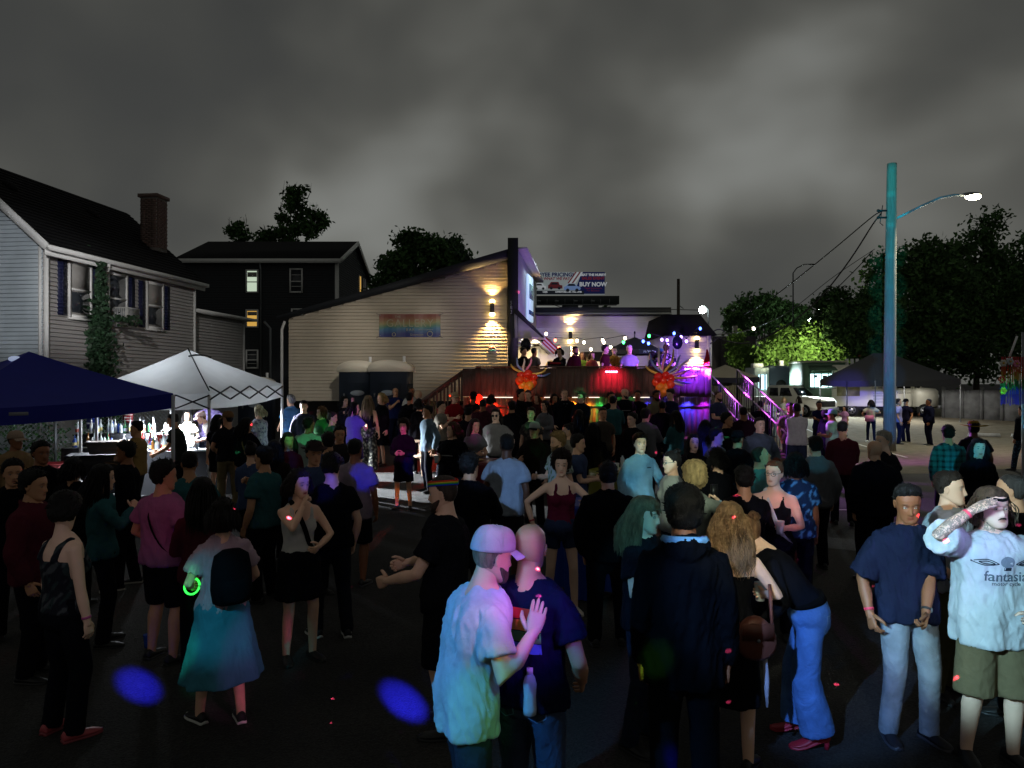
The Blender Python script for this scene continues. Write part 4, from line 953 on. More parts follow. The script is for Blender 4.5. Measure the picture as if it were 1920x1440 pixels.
# ---------------------------------------------------------------- pop-up tents
def tent(corners, ez, peak, ridge, val, material, label, leg_mat, truss=True, name='canopy_tent', vmat=None, legs=(1, 1, 1, 1), sag=.06):
 """corners: four (x, y) in order; ez: eave heights; ridge: one or two (x, y) of the top"""
 C = [np.array([*c, z]) for c, z in zip(corners, ez)]; c0 = sum(C)/4
 root = bpy.data.objects.new(name, None); link(root); gz = ground_z(c0[0], c0[1]); root.location = (c0[0], c0[1], gz); O = np.array([c0[0], c0[1], gz])
 tag(root, label, 'tent'); C = [c-O for c in C]; R = [np.array([*p, peak])-O for p in ridge]
 g = G(); n = 12
 for k in range(4):
  a, b = C[k], C[(k+1) % 4]
  t0 = R[0] if len(R) == 1 else R[int(np.argmin([np.linalg.norm(p[:2]-a[:2]) for p in R]))]
  t1 = R[0] if len(R) == 1 else R[int(np.argmin([np.linalg.norm(p[:2]-b[:2]) for p in R]))]
  vs = []
  for i in range(n+1):
   u = i/n
   for j in range(n+1):
    w = j/n; e = a*(1-w)+b*w; t = t0*(1-w)+t1*w; p = e*(1-u)+t*u
    p = p-np.array([0, 0, sag*4*u*(1-u)*(.4+2.4*w*(1-w))+.05*4*w*(1-w)*(1-u)]); vs.append(p)
  i_ = np.arange(n)[:, None]*(n+1); j_ = np.arange(n)[None]; q = np.stack([i_+j_, i_+j_+1, i_+n+2+j_, i_+n+1+j_], -1).reshape(-1, 4); g.add(vs, q)
 cn = g.obj('canopy', material, root, True)
 for k in range(4):
  a, b = C[k], C[(k+1) % 4]; g = G(); vs = []; out = nrm(np.cross(b-a, (0, 0, 1.)))
  for i in range(17):
   w = i/16; e = a*(1-w)+b*w-np.array([0, 0, .05*4*w*(1-w)]); vs += [e, e-np.array([0, 0, val])+out*.02*math.sin(w*14)]
  g.add(vs, [(2*i, 2*i+1, 2*i+3, 2*i+2) for i in range(16)]); g.obj('valance', vmat or material, cn, True)
 for k in range(4):
  if not legs[k]: continue
  p = C[k]; foot = ground_z(p[0]+O[0], p[1]+O[1])-gz
  g = G(); g.bar((p[0], p[1], foot), (p[0], p[1], p[2]-.03), .045); l = g.obj('leg', leg_mat, root)
  G().box((p[0], p[1], foot+.012), (.14, .14, .02)).obj('foot', leg_mat, l)
 if truss:
  for k in range(4):
   ks = np.array([1.012, 1.012, 1.]); a, b = C[k]*ks, C[(k+1) % 4]*ks; m_ = 4; g = G()
   for i in range(m_):
    p = a*(1-i/m_)+b*(i/m_); q = a*(1-(i+1)/m_)+b*((i+1)/m_); z1, z2 = -.04, -.30
    for za, zb in ((z1, z2), (z2, z1)): g.bar(p*np.array([1, 1, 0])+(0, 0, a[2]+za), q*np.array([1, 1, 0])+(0, 0, a[2]+zb), .025)
   g.obj('truss', M_DARKTRIM, root)
 return root, O
M_TENT_BLUE = mat('blue_tent_fabric', '#101a86', rough=.75, var=.06, vscale=3, bump=.1, bscale=8)
def translucent(name, color):
 m = mat(name, color, rough=.8, var=.06, vscale=4, bump=.15, bscale=5); nt = m.node_tree; b = nt.nodes['Principled BSDF']
 tr = nt.nodes.new('ShaderNodeBsdfTranslucent'); tr.inputs['Color'].default_value = (*srgb(color), 1); mx = nt.nodes.new('ShaderNodeMixShader'); mx.inputs['Fac'].default_value = .35
 out = nt.nodes['Material Output']; nt.links.new(b.outputs[0], mx.inputs[1]); nt.links.new(tr.outputs[0], mx.inputs[2]); nt.links.new(mx.outputs[0], out.inputs['Surface']); return m
M_TENT_WHITE = translucent('white_tent_fabric', '#c9cccd')
M_TENT_BLACK = mat('black_tent_fabric', '#3a3c40', rough=.8, var=.05, bump=.1, bscale=6)
M_TENT_TAN = mat('tan_tent_fabric', '#b5ab97', rough=.8)
A = np.array((-5.9, 13.)); B = np.array(at(-130, 0, 10.4)[:2]); pd = nrm((-(A-B)[1], (A-B)[0]))*3.3; pd = pd if pd[0] < 0 else -pd
bt, O = tent([A, B, B+pd, A+pd], [2.26, 2.06, 2.10, 2.26], 2.98, [((A+B+pd*1.)/2+np.array((0, 0)))], .26, M_TENT_BLUE, 'blue pop-up canopy tent at the left edge of the picture', mat('pale_tent_leg', '#b9bcc0', rough=.4), truss=False)
p = np.array(at(28, 673, 12.6))-O; G().ball(p, (.10, .10, .05), 12, 6).obj('highlight_patch', mat('highlight_glow', '#c8d0e8', emit='#c8d8ff', estr=.4), bt, True)  # pale patch with its own glow, painting the highlight on the tent top
p = np.array(at(35, 776, 10.75))-O; d_ = nrm((A-B)); G().box(p, (.24, .02, .05), np.stack([(d_[0], d_[1], 0), (-d_[1], d_[0], 0), (0, 0, 1)], 1)).obj('maker_badge', mat('badge_grey', '#7f8088'), bt)
F = np.array((-5.88, 14.5)); Rr = np.array((-5.31, 17.25)); pv = nrm((-(Rr-F)[1], (Rr-F)[0]))*2.9
wt, O2 = tent([F, F+pv, Rr+pv, Rr], [2.24, 2.26, 2.40, 2.41], 3.16, [(F+Rr+pv)/2], .30, M_TENT_WHITE, 'white pop-up canopy tent over the brightly lit bar tables', mat('white_tent_leg', '#d8d8d8', rough=.4))
g = G(); pk = np.array([*(F+Rr+pv)/2, 3.18])-O2; fc = np.array([*F, 2.26])-O2; g.tube([pk, pk*.5+fc*.5+(0, 0, .0), fc+(0, 0, .03)], .014, 5); g.obj('hip_cord', M_BLACK, wt)
g = G()
for w in np.linspace(-.5, .5, 7): pass
e_ = nrm(np.array([*(Rr-F), 0])); c_ = pk*.8+(np.array([*((F+Rr)/2), 2.34])-O2)*.2+(0, 0, .02); g.tube([c_-e_*.38+(0, 0, -.03), c_-e_*.2+(0, 0, .0), c_+(0, 0, .01), c_+e_*.2, c_+e_*.38+(0, 0, -.03)], .02, 5); g.obj('vent_flap', M_DARKTRIM, wt)
N = np.array(at(1641, 0, 38.)[:2]); Lc = np.array(at(1538, 0, 40.3)[:2]); Rc = np.array(at(1801, 0, 40.5)[:2]); Bc = Lc+Rc-N
kt, O3 = tent([N, Rc, Bc, Lc], [2.55, 2.62, 2.62, 2.58], 4.0, [(N+Lc)/2*.66+(Rc+Bc)/2*.34+np.array((-.2, 0)), (N+Lc)/2*.42+(Rc+Bc)/2*.58+np.array((-.35, 0))], .32, M_TENT_BLACK, 'black ridge tent behind the blue lit pole', mat('grey_tent_leg', '#77797c', rough=.4), truss=False)
lamp('tent_fill', 'POINT', (.5, .6, 2.3), (1., .96, .88), 650, radius=.15, parent=kt)  # unseen lamp added under the tent to brighten the van behind
for k, u in enumerate((.5,)):
 g = G(); p = (N*(1-u)+Lc*u); g.bar((p[0]-O3[0], p[1]-O3[1], 0), (p[0]-O3[0], p[1]-O3[1], 2.2), .05); g.obj('leg', M_DARKTRIM, kt)
cx, cy_ = at(1360, 0, 45.)[:2]
tent([(cx-1.6, cy_-1.4), (cx+1.6, cy_-1.4), (cx+1.6, cy_+1.6), (cx-1.6, cy_+1.6)], [2.75]*4, 3.5, [(cx, cy_)], .3, M_TENT_TAN, 'small tan pop-up tent right of the deck', M_WHITE, truss=False, vmat=mat('dark_valance', '#2b2a3c'))

# ---------------------------------------------------------------- bar under the tents
M_TABLE = mat('white_table_top', '#d5d8da', rough=.4)
M_BLKCLOTH = mat('black_table_cloth', '#14161c', rough=.85)
def table(c, L, D, H, yaw, label, cloth=None, name='folding_table', cat='table'):
 root = bpy.data.objects.new(name, None); link(root); gz = ground_z(c[0], c[1]); root.location = (c[0], c[1], gz); root.rotation_euler.z = yaw; tag(root, label, cat)
 G().box((0, 0, H-.02), (L, D, .04)).obj('top', M_TABLE, root)
 for sx in (-1, 1):
  for sy in (-1, 1): g = G(); g.tube([(sx*(L/2-.1), sy*(D/2-.08), 0), (sx*(L/2-.14), sy*(D/2-.1), H-.04)], .016, 6); g.obj('leg', M_METAL_GREY, root)
 if cloth:
  g = G(); a = np.linspace(0, 1, 40); per = [(-L/2, -D/2), (L/2, -D/2), (L/2, D/2), (-L/2, D/2)]; vs = []
  pts = []
  for k in range(4):
   p, q = np.array(per[k]), np.array(per[(k+1) % 4])
   for w in np.linspace(0, 1, 14)[:-1]: pts.append(p*(1-w)+q*w)
  m_ = len(pts)
  for i, p in enumerate(pts):
   o_ = nrm(p)*(.012+.02*(1+math.sin(i*1.9)))
   vs += [(p[0]*1.01, p[1]*1.01, H+.004), (p[0]*1.01+o_[0], p[1]*1.01+o_[1], .05)]
  g.add(vs, [(2*i, 2*i+1, 2*((i+1) % m_)+1, 2*((i+1) % m_)) for i in range(m_)]); g.obj('table_skirt', cloth, root)
 return root
T1 = np.array(at(345, 0, 15.4)[:2]); table(T1, 2.3, .75, .92, .12, 'white topped bar table with black skirt under the white tent', M_BLKCLOTH)
T2 = np.array(at(235, 0, 16.6)[:2]); table(T2, 2.3, .75, 1.0, .2, 'bottle laden back bar table against the fence', M_BLKCLOTH)
T3 = np.array(at(150, 0, 13.3)[:2]); table(T3, 1.6, .75, .78, .35, 'white table carrying the grey tubs under the blue tent', None)
T4 = np.array(at(165, 0, 10.6)[:2]); table(T4, 1.2, .6, .80, .7, 'low white table corner beside the man in black', None)
# tubs
def tub(c, L, D, H, label, m_, yaw=.3, liq=None, name='storage_tub'):
 root = bpy.data.objects.new(name, None); link(root); root.location = c; root.rotation_euler.z = yaw; tag(root, label, 'tub')
 g = G(); rr = lambda l, d, z: np.array([(-l/2, -d/2, z), (l/2, -d/2, z), (l/2, d/2, z), (-l/2, d/2, z)])
 g.loft(np.array([rr(L*.82, D*.82, 0), rr(L, D, H), rr(L*.95, D*.93, H), rr(L*.78, D*.78, .03)]), True); g.obj('body', m_, root)
 g = G()
 for s_ in (-1, 1): g.box((0, s_*(D/2+.012), H-.012), (L+.05, .03, .03)); g.box((s_*(L/2+.012), 0, H-.012), (.03, D-.01, .03))
 g.obj('rim', m_, root); return root
M_GREYTUB = mat('grey_tub', '#6f6a68', rough=.6); M_BLACKTUB = mat('black_tub', '#25262b', rough=.5)
z3_ = .78+ground_z(*T3)
tub((T3[0]+.35, T3[1]+.1, z3_+.0), 1.05, .62, .36, 'large dark bin standing on the white table', M_BLACKTUB, .35)
tub((T3[0]+.42, T3[1]+.12, z3_+.362), .62, .42, .22, 'grey tub resting on top of the large dark bin', M_GREYTUB, .35)
tub((T2[0]-1.2, T2[1]-.9, 0.0), .7, .5, .75, 'red plastic ice bin on the ground behind the man in black', mat('red_tub', '#7a1c22', rough=.5), .2)
# bottles: four kinds, copied
def bottle_mesh(kind):
 prof = {'tall': [(.0, 0), (.036, .004), (.038, .02), (.038, .17), (.030, .20), (.014, .235), (.013, .29), (.015, .292), (.015, .305), (.0, .306)],
   'squat': [(.0, 0), (.045, .004), (.047, .02), (.047, .13), (.036, .165), (.015, .19), (.014, .24), (.017, .242), (.017, .26), (.0, .261)],
   'plastic': [(.0, 0), (.032, .004), (.034, .03), (.031, .09), (.034, .15), (.026, .18), (.012, .20), (.012, .215), (.0, .216)],
   'cup': [(.0, 0), (.030, .003), (.033, .05), (.042, .12), (.043, .122), (.040, .12), (.028, .006), (.0, .006)]}[kind]
 n = 10; a = np.arange(n)*2*np.pi/n; g = G(); g.loft(np.array([np.stack([max(r_, .0005)*np.cos(a), max(r_, .0005)*np.sin(a), np.full(n, z_)], 1) for r_, z_ in prof]), True)
 return g.mesh(kind, True)
M_BOTTLE = mat('bottle_glass', objcol=True, rough=.12, spec=.7); M_LABEL = mat('bottle_label', objcol=True, rough=.7)
BM = {}
for k in ('tall', 'squat', 'plastic', 'cup'): BM[k] = bottle_mesh(k); BM[k].materials.append(M_BOTTLE)
lab_m = G(); lab_m.loft(tube_rings([(0, 0, .05), (0, 0, .13)], .0392, 10), False); LM = lab_m.mesh('label', True); LM.materials.append(M_LABEL)
lab_s = G(); lab_s.loft(tube_rings([(0, 0, .04), (0, 0, .11)], .0482, 10), False); LS = lab_s.mesh('label', True); LS.materials.append(M_LABEL)
pour = G(); pour.tube([(0, 0, .30), (0, 0, .335), (.012, 0, .365)], [.008, .006, .003], 5); PM = pour.mesh('pour_spout', True); PM.materials.append(M_METAL_GREY)
BCOL = {'clear': '#c8d4d8', 'amber': '#8a5a26', 'green': '#2f6a44', 'blue': '#2a4a9a', 'white': '#d8dcdc', 'red': '#a02a28'}
def bottle(x, y, z, kind, col, lab, group, lcol='#d8d8d0', spout=False):
 nm = 'cup' if kind == 'cup' else 'bottle'
 o = bpy.data.objects.new(nm, BM[kind]); link(o); o.location = (x, y, z); o.rotation_euler.z = random.random()*6; o.color = (*srgb(BCOL[col]), 1); tag(o, lab, nm, group)
 if kind in ('tall', 'squat'):
  l = bpy.data.objects.new('label', LM if kind == 'tall' else LS); link(l, o); l.color = (*srgb(lcol), 1)
  if kind == 'squat' or spout:
   s = bpy.data.objects.new('pour_spout', PM); link(s, o); s.location.z = -.05 if kind == 'squat' else 0
 return o
rb = np.random.default_rng(21)
COLN = list(BCOL)
for tb, nb, L, z, where in ((T2, 46, 2.0, 1.0, 'on the back bar table'), (T1, 22, .9, .92, 'at the left end of the white tent table')):
 gz = ground_z(*tb)
 for i in range(nb):
  u = rb.uniform(-.5, .5)*L-(.55 if tb is T1 else 0); v = rb.uniform(-.28, .3); kind = ('tall', 'tall', 'squat', 'plastic')[rb.integers(4)]; c = COLN[rb.choice(6, p=[.38, .14, .1, .1, .2, .08])]
  step = .28 if tb is T2 and v > 0.02 else 0.
  yw = .2 if tb is T2 else .12; X_ = tb[0]+u*math.cos(yw)-v*math.sin(yw); Y_ = tb[1]+u*math.sin(yw)+v*math.cos(yw)
  bottle(X_, Y_, z+gz+.004+step, kind, c, f'{c} {dict(tall="tall spirit", squat="squat liquor", plastic="plastic mixer")[kind]} bottle in the crowd {where}', f'{c} {kind} bottles {where}', ['#d8d8d0', '#b8c4d8', '#c04a3a', '#e0d090'][rb.integers(4)], rb.random() < .7)
# bottle riser on the back table
G().box((T2[0]-.03, T2[1]+.17, 1.14+ground_z(*T2)), (2.1, .32, .27), rz(.2)).obj('bottle_riser', M_BLKCLOTH); tag(bpy.data.objects['bottle_riser'], 'dark stepped shelf raising the rear row of bottles', 'shelf')
for i, (dx, dy, c, k) in enumerate([(-.3, -.1, 'red', 'cup'), (.1, -.2, 'white', 'cup'), (.25, .05, 'clear', 'cup'), (.55, -.12, 'blue', 'cup'), (.75, .1, 'white', 'cup')]):
 bottle(T1[0]+dx, T1[1]+dy, .924+ground_z(*T1), k, c, f'{["red", "white", "clear", "blue", "second white"][i]} cup on the white tent bar table', None)
# red crate of cans, soft case
for (dx, dy, s, c, lab) in [(-.15, -.12, (.42, .26, .12), '#8a2a2a', 'low red carton on the front of the white tent table'), (.72, .1, (.3, .3, .3), '#2a3a7a', 'blue and white carton at the right of the white tent table'), (-.42, .12, (.3, .22, .3), '#b03a30', 'upright red carton behind the bottles')]:
 g = G(); g.box((0, 0, s[2]/2), s); o = g.obj('carton', mat('carton_'+c, c, rough=.7), loc=(T1[0]+dx, T1[1]+dy, .924+ground_z(*T1))); tag(o, lab, 'carton')
 G().box((0, -s[1]/2-.002, s[2]/2), (s[0]*.6, .004, s[2]*.5)).obj('print', M_WHITE, o)
# work light clamped to the back leg of the white tent
wl = bpy.data.objects.new('work_light', None); link(wl); wlp = np.array([*(Rr*.3+(Rr+pv)*.7), 2.05]); wl.location = wlp; tag(wl, 'clamped work light beneath the rear edge of the white tent', 'work light')
G().box((0, 0, 0), (.26, .08, .2)).obj('housing', M_BLACK, wl); G().box((0, -.045, 0), (.22, .01, .16)).obj('lens', mat('work_lens', '#ffffff', emit='#eef4ff', estr=30.), wl); G().bar((0, .03, .1), (0, .03, .3), .02).obj('clamp', M_METAL_GREY, wl)
lamp('work_light_beam', 'AREA', (-.3, -.9, .05), (.86, .93, 1.0), 900, (-.2, -1.3, -3), 112, size=(.5, .4), parent=wl); lamp('work_light_beam', 'POINT', (-.3, -1.2, -.1), (.86, .93, 1.0), 130, radius=.15, parent=wl)
lamp('work_light_beam', 'SPOT', (.6, -.5, .05), (.86, .93, 1.0), 15000, (5.2, -1.9, -2.05), 44, .8, .05, parent=wl)
wl2 = bpy.data.objects.new('work_light', None); link(wl2); w2p = np.array([*(A+pd*.75), 2.0]); wl2.location = w2p; tag(wl2, 'clamped work light under the far side of the blue tent', 'work light')
G().box((0, 0, 0), (.26, .08, .2)).obj('housing', M_BLACK, wl2); G().bar((0, .03, .1), (0, .03, .26), .02).obj('clamp', M_METAL_GREY, wl2); G().box((0, -.045, 0), (.22, .01, .16)).obj('lens', MATS['work_lens'], wl2)
lamp('work_light_beam', 'AREA', (.3, -.3, .0), (.9, .95, 1.0), 130, (.5, -.5, -3), 112, size=(.4, .3), parent=wl2)
lamp('work_light_beam', 'SPOT', (.3, -.3, 0), (1., .85, .68), 900, (1.9, -2.6, -2.0), 28, .9, .05, parent=wl2)

# chain-link fence with ivy and two beer signs
def fence():
 a = np.array(at(-40, 0, 16.4)[:2]); b = np.array(at(345, 0, 19.6)[:2]); L = np.linalg.norm(b-a); d = (b-a)/L; root = bpy.data.objects.new('chain_link_fence', None); link(root); root.location = (*a, 0); root.rotation_euler.z = math.atan2(d[1], d[0]); tag(root, 'chain link fence overgrown with ivy behind the bar tables', 'fence')
 H = 1.9; g = G(); st = .10
 for k in range(int((L+H)/st)):
  x = k*st-H
  for s_ in (1, -1):
   x0_, z0_ = x, (0 if s_ > 0 else H); x1_, z1_ = x+H, (H if s_ > 0 else 0)
   if x0_ < 0: z0_ += -x0_*s_; x0_ = 0
   if x1_ > L: z1_ -= (x1_-L)*s_; x1_ = L
   if x1_ > x0_: g.bar((x0_, .004*s_, z0_), (x1_, .004*s_, z1_), .007)
 tag(g.obj('wire_mesh', mat('fence_wire', '#9aa4a8', rough=.4, metal=.7), root), kind='stuff')
 for k in range(4): g = G(); g.tube([(L*k/3, 0, 0), (L*k/3, 0, H+.08)], .03, 8); g.obj('post', M_METAL_GREY, root, True)
 g = G(); g.tube([(0, 0, H), (L, 0, H)], .022, 8); g.obj('top_rail', M_METAL_GREY, root, True)
 r = np.random.default_rng(2); n = 2600; P = np.stack([r.uniform(0, L*.7, n), r.uniform(.05, .45, n), r.random(n)**1.2*H*.95], 1); P = P[waves(P, .9, 5) > -.25]; n = len(P)
 a_ = nrm_r(r.normal(size=(n, 3))); b_ = nrm_r(np.cross(a_, r.normal(size=(n, 3)))); s = .06*r.uniform(.6, 1.3, n)[:, None]
 g = G(); g.add(np.stack([P-a_*s, P+b_*s*.7, P+a_*s, P-b_*s*.7], 1).reshape(-1, 3), np.arange(n*4).reshape(-1, 4)); o = g.obj('ivy', mat('fence_ivy', '#3c6a34', rough=.6, var=.4, vscale=4)); o.location = root.location; o.rotation_euler = root.rotation_euler; tag(o, 'ivy leaves growing behind the chain link fence', 'ivy', kind='stuff')
 # signs
 for px, py, wd, h, c, t, lab in ((174, 794, .27, .24, '#1c2f86', 'BUD LIGHT', 'blue beer sign hung on the chain link fence'), (240, 783, .24, .24, '#8c1c24', 'Budweiser', 'red beer sign hung on the chain link fence')):
  Y = 16.9 if px < 200 else 17.6; p = at(px, py, Y); s_ = G().box((0, 0, 0), (wd, .02, h)).obj('beer_sign', mat('sign_'+c, c, rough=.5), loc=p); tag(s_, lab, 'sign')
  text('lettering', t, wd*.17, rt(rx(math.pi/2), (0, -.013, 0)), M_WHITE, s_, bold=.002)
  if t != 'BUD LIGHT':
   for k in (-1, 1): G().box((0, -.012, k*h*.28), (wd*.98, .004, .02)).obj('band', M_WHITE, s_)
fence()

# ---------------------------------------------------------------- portable toilets
def toilet(px, Y, yaw, label, py=783, lit=True):
 x = at(px, 0, Y)[0]; root = bpy.data.objects.new('portable_toilet', None); link(root); root.location = (x, Y, ground_z(x, Y)); root.rotation_euler.z = yaw; tag(root, label, 'toilet', 'portable toilets by the bar wall')
 nv = mat('toilet_navy', '#1b2431', rough=.55); top = mat('toilet_roof', '#dcd3c0', rough=.5)
 W_, D_, H_ = 1.15, 1.2, 2.38
 G().box((0, 0, H_/2), (W_, D_, H_)).obj('cabin', nv, root)
 g = G(); n = 15; a = np.linspace(0, math.pi, n)
 rr = []
 for y in (-D_/2-.05, D_/2+.05):
  rr.append([( (W_/2+.06)*math.cos(t), y, H_-.03+.30*math.sin(t)**.8) for t in a]+[(-(W_/2+.06), y, H_-.10), ((W_/2+.06), y, H_-.10)])
 g.loft(np.array(rr)); g.obj('roof', top, root, False)
 dr = G().box((0, -D_/2-.02, 1.0), (.8, .05, 1.86)).obj('door', nv, root)
 g = G()
 for k in range(5): g.box((0, -D_/2-.05, .35+.16*k), (.62, .012, .05))
 g.obj('rib', nv, dr); G().box((.32, -D_/2-.06, 1.02), (.05, .04, .12)).obj('handle', M_METAL_GREY, dr)
 for k in (.45, 1.0, 1.55): G().box((-.41, -D_/2-.055, k), (.05, .03, .12)).obj('hinge', M_METAL_GREY, dr)
 g = G(); g.tube([(0, -D_/2-.045, 1.62), (0, -D_/2-.06, 1.62)], 1., 20, flat=(1, 0, 0)); v, q, t, c = g.arr(); v[:, 0] *= .22; v[:, 2] = 1.62+(v[:, 2]-1.62)*.085; gg = G(); gg.add(v, q, t); gg.obj('oval_plate', mat('toilet_plate', '#a8b0b4'), dr)
 g = G()
 for k in range(6): g.box((W_/2+.012, -.42+.17*k, 1.0), (.02, .05, 1.8))
 g.obj('side_rib', nv, root); g = G(); g.tube([(.3, D_/2-.12, H_+.1), (.3, D_/2-.12, H_+.42)], .05, 8); g.obj('vent_pipe', M_WHITE, root)
toilet(674, 24.2, .10, 'left of the two navy portable toilets against the cream wall'); toilet(735, 23.9, -.05, 'right of the two navy portable toilets against the cream wall'); toilet(482, 27.5, .2, 'portable toilet half hidden behind the white tent')

# ---------------------------------------------------------------- the blue lit pole with its street lamp, wires, far lamps
def pole():
 Y = 26.5; x = at(1668, 0, Y)[0]; root = bpy.data.objects.new('utility_pole', None); link(root); gz = ground_z(x, Y); root.location = (x, Y, gz); tag(root, 'tall wooden utility pole washed in blue light carrying a street lamp', 'pole')
 top = at(0, 307, Y)[2]-gz; m_ = mat('weathered_pole', '#8a8378', rough=.9, var=.2, vscale=4, bump=.5, bscale=10, stretch=(8, 8, .6))
 g = G(); g.tube([(0, 0, -.2), (0, 0, 2), (.03, 0, 6), (.08, 0, top-.25), (.085, 0, top)], [.215, .205, .19, .165, .16], 20); g.obj('shaft', m_, root, True)
 c = np.array(at(1680, 410, Y))-np.array(root.location); e = np.array(at(1762, 371, Y))-np.array(root.location); l = np.array(at(1822, 366, Y))-np.array(root.location)
 g = G(); g.tube([c, c*.4+e*.6+(0, 0, .02), e, e*.55+l*.45+(0, 0, .06), l-(.25, 0, 0)], .045, 10); g.obj('lamp_arm', mat('arm_paint', '#9aa0a2', rough=.5), root, True)
 g = G(); g.bar(c+(-.1, 0, -.2), c+(-.02, 0, .2), .08); g.obj('bracket', M_METAL_GREY, root)
 hd = G(); hd.ball((0, 0, .02), (.36, .16, .09), 16, 8); h = hd.obj('lamp_head', M_METAL_GREY, root, True); h.location = l
 ls = G(); ls.ball((0.05, 0, -.05), (.27, .17, .12), 14, 8); ls.obj('lens', mat('lamp_lens', '#fff8dd', emit='#fff6d0', estr=60.), h, True)
 lamp('street_light', 'SPOT', (.05, 0, -.17), (1., .96, .74), 2600, (.05, .6, -6), 150, .5, .12, parent=h); lamp('street_light', 'POINT', (.05, 1.2, -1.6), (1., .97, .78), 150, radius=.15, parent=h)
 for k, (py, sx) in enumerate(((395, 1), (408, -1))):
  g = G(); p = np.array(at(1656, py, Y))-np.array(root.location); g.tube([p+(.15, 0, 0), p-(.15, 0, 0)], .035, 8); g.ball(p-(.18, 0, 0), .055, 8, 6); g.obj('insulator', M_DARKTRIM, root)
 g = G(); g.tube([np.array(at(1655, 385, Y))-np.array(root.location), np.array(at(1650, 418, Y))-np.array(root.location), np.array(at(1656, 423, Y))-np.array(root.location)], .015, 5); g.obj('drop_loop', M_BLACK, root)
 # cables
 def cable(pts, r, lab):
  P = [np.array(at(*p)) for p in pts]; # smooth through points
  t = np.linspace(0, 1, 30); k = np.linspace(0, 1, len(P)); Q = np.stack([np.interp(t, k, [p[i] for p in P]) for i in range(3)], 1)
  for _ in range(6): Q[1:-1] = (Q[:-2]+Q[2:]+2*Q[1:-1])/4
  g = G(); g.tube(Q-Q[0], r, 5); o = g.obj('overhead_cable', M_BLACK, loc=Q[0], smooth=True); tag(o, lab, 'cable')
 cable([(1654, 396, 26.5), (1640, 402, 26.8), (1560, 470, 30), (1450, 558, 34), (1395, 590, 37)], .022, 'upper overhead cable running left from the pole into the far tree')
 cable([(1652, 400, 26.5), (1636, 420, 26.7), (1600, 480, 27.5), (1540, 560, 28), (1480, 610, 28), (1400, 652, 28), (1340, 632, 27.8)], .028, 'thick sagging overhead cable from the pole to the deck annexe')
 cable([(1640, 467, 45), (1560, 520, 44), (1475, 590, 38), (1400, 622, 30), (1335, 628, 27.8)], .02, 'thin overhead cable with one bulb left of the pole')
 cable([(1636, 470, 45), (1610, 500, 45), (1570, 540, 46)], .03, 'short overhead cable against the trees left of the pole')
 cable([(1010, 560, 100), (1060, 580, 100), (1170, 578, 100), (1330, 582, 100)], .05, 'distant thin wire under the billboard')
 p = at(1413, 616, 31.5); g = G(); g.ball((0, 0, 0), .07, 10, 8); o = g.obj('string_bulb', mat('bulb_white', '#fff6dd', emit='#fff4dc', estr=10.), loc=p); tag(o, 'single white bulb hanging on the thin cable', 'bulb')
pole()
def far_lamp(px, py, Y, r, label, base=740, strength=60., arm=None):
 x, y, z = at(px, py, Y); root = bpy.data.objects.new('street_lamp', None); link(root); root.location = (x, y, 0); tag(root, label, 'street lamp', 'distant street lamps')
 g = G(); g.tube([(.5, 0, 0), (.5, 0, z), (.3, 0, z+.25), (0, 0, z+.2)], .07, 8); g.obj('post', M_DARKTRIM, root, True)
 if r:
  g = G(); g.ball((0, 0, z), r, 12, 8); g.obj('lens', mat('far_lamp_glow', '#f4fff4', emit='#eafff4', estr=strength), root, True)
  lamp('far_lamp_light', 'POINT', (0, -.5, z-.4), (.92, 1., .95), 90, radius=.2, parent=root)
far_lamp(1317, 581, 62, .30, 'brightest distant street lamp right of the mansard roof'); far_lamp(1433, 557, 92, .28, 'distant street lamp above the far dark tree')
far_lamp(1537, 577, 70, .24, 'distant street lamp shining through the trees left of the pole'); far_lamp(1519, 600, 72, .18, 'lower small lamp glow among the trees')
x, y, z = at(1487, 505, 60); r_ = bpy.data.objects.new('lamp_post', None); link(r_); r_.location = (x, y, 0); tag(r_, 'thin unlit lamp post with curved arm behind the food trucks', 'lamp post')
g = G(); g.tube([(0, 0, 0), (0, 0, z-.3), (.3, 0, z+.1), (.9, 0, z+.4), (1.45, 0, z+.42)], [.07, .05, .045, .04, .035], 8); g.obj('post', M_DARKTRIM, r_, True); g = G(); g.ball((1.5, 0, z+.40), (.28, .1, .06), 10, 6); g.obj('lamp_head', M_DARKTRIM, r_, True)
x, y, z = at(1272, 523, 75); r_ = bpy.data.objects.new('far_pole', None); link(r_); r_.location = (x, y, 0); tag(r_, 'distant bare wooden pole over the annexe roof', 'pole'); g = G(); g.tube([(0, 0, 0), (0, 0, z)], [.2, .15], 10); g.obj('shaft', M_BARK, r_, True); G().bar((0, -.05, z-2.6), (.5, -.05, z-3.0), .06).obj('bracket', M_DARKTRIM, r_)

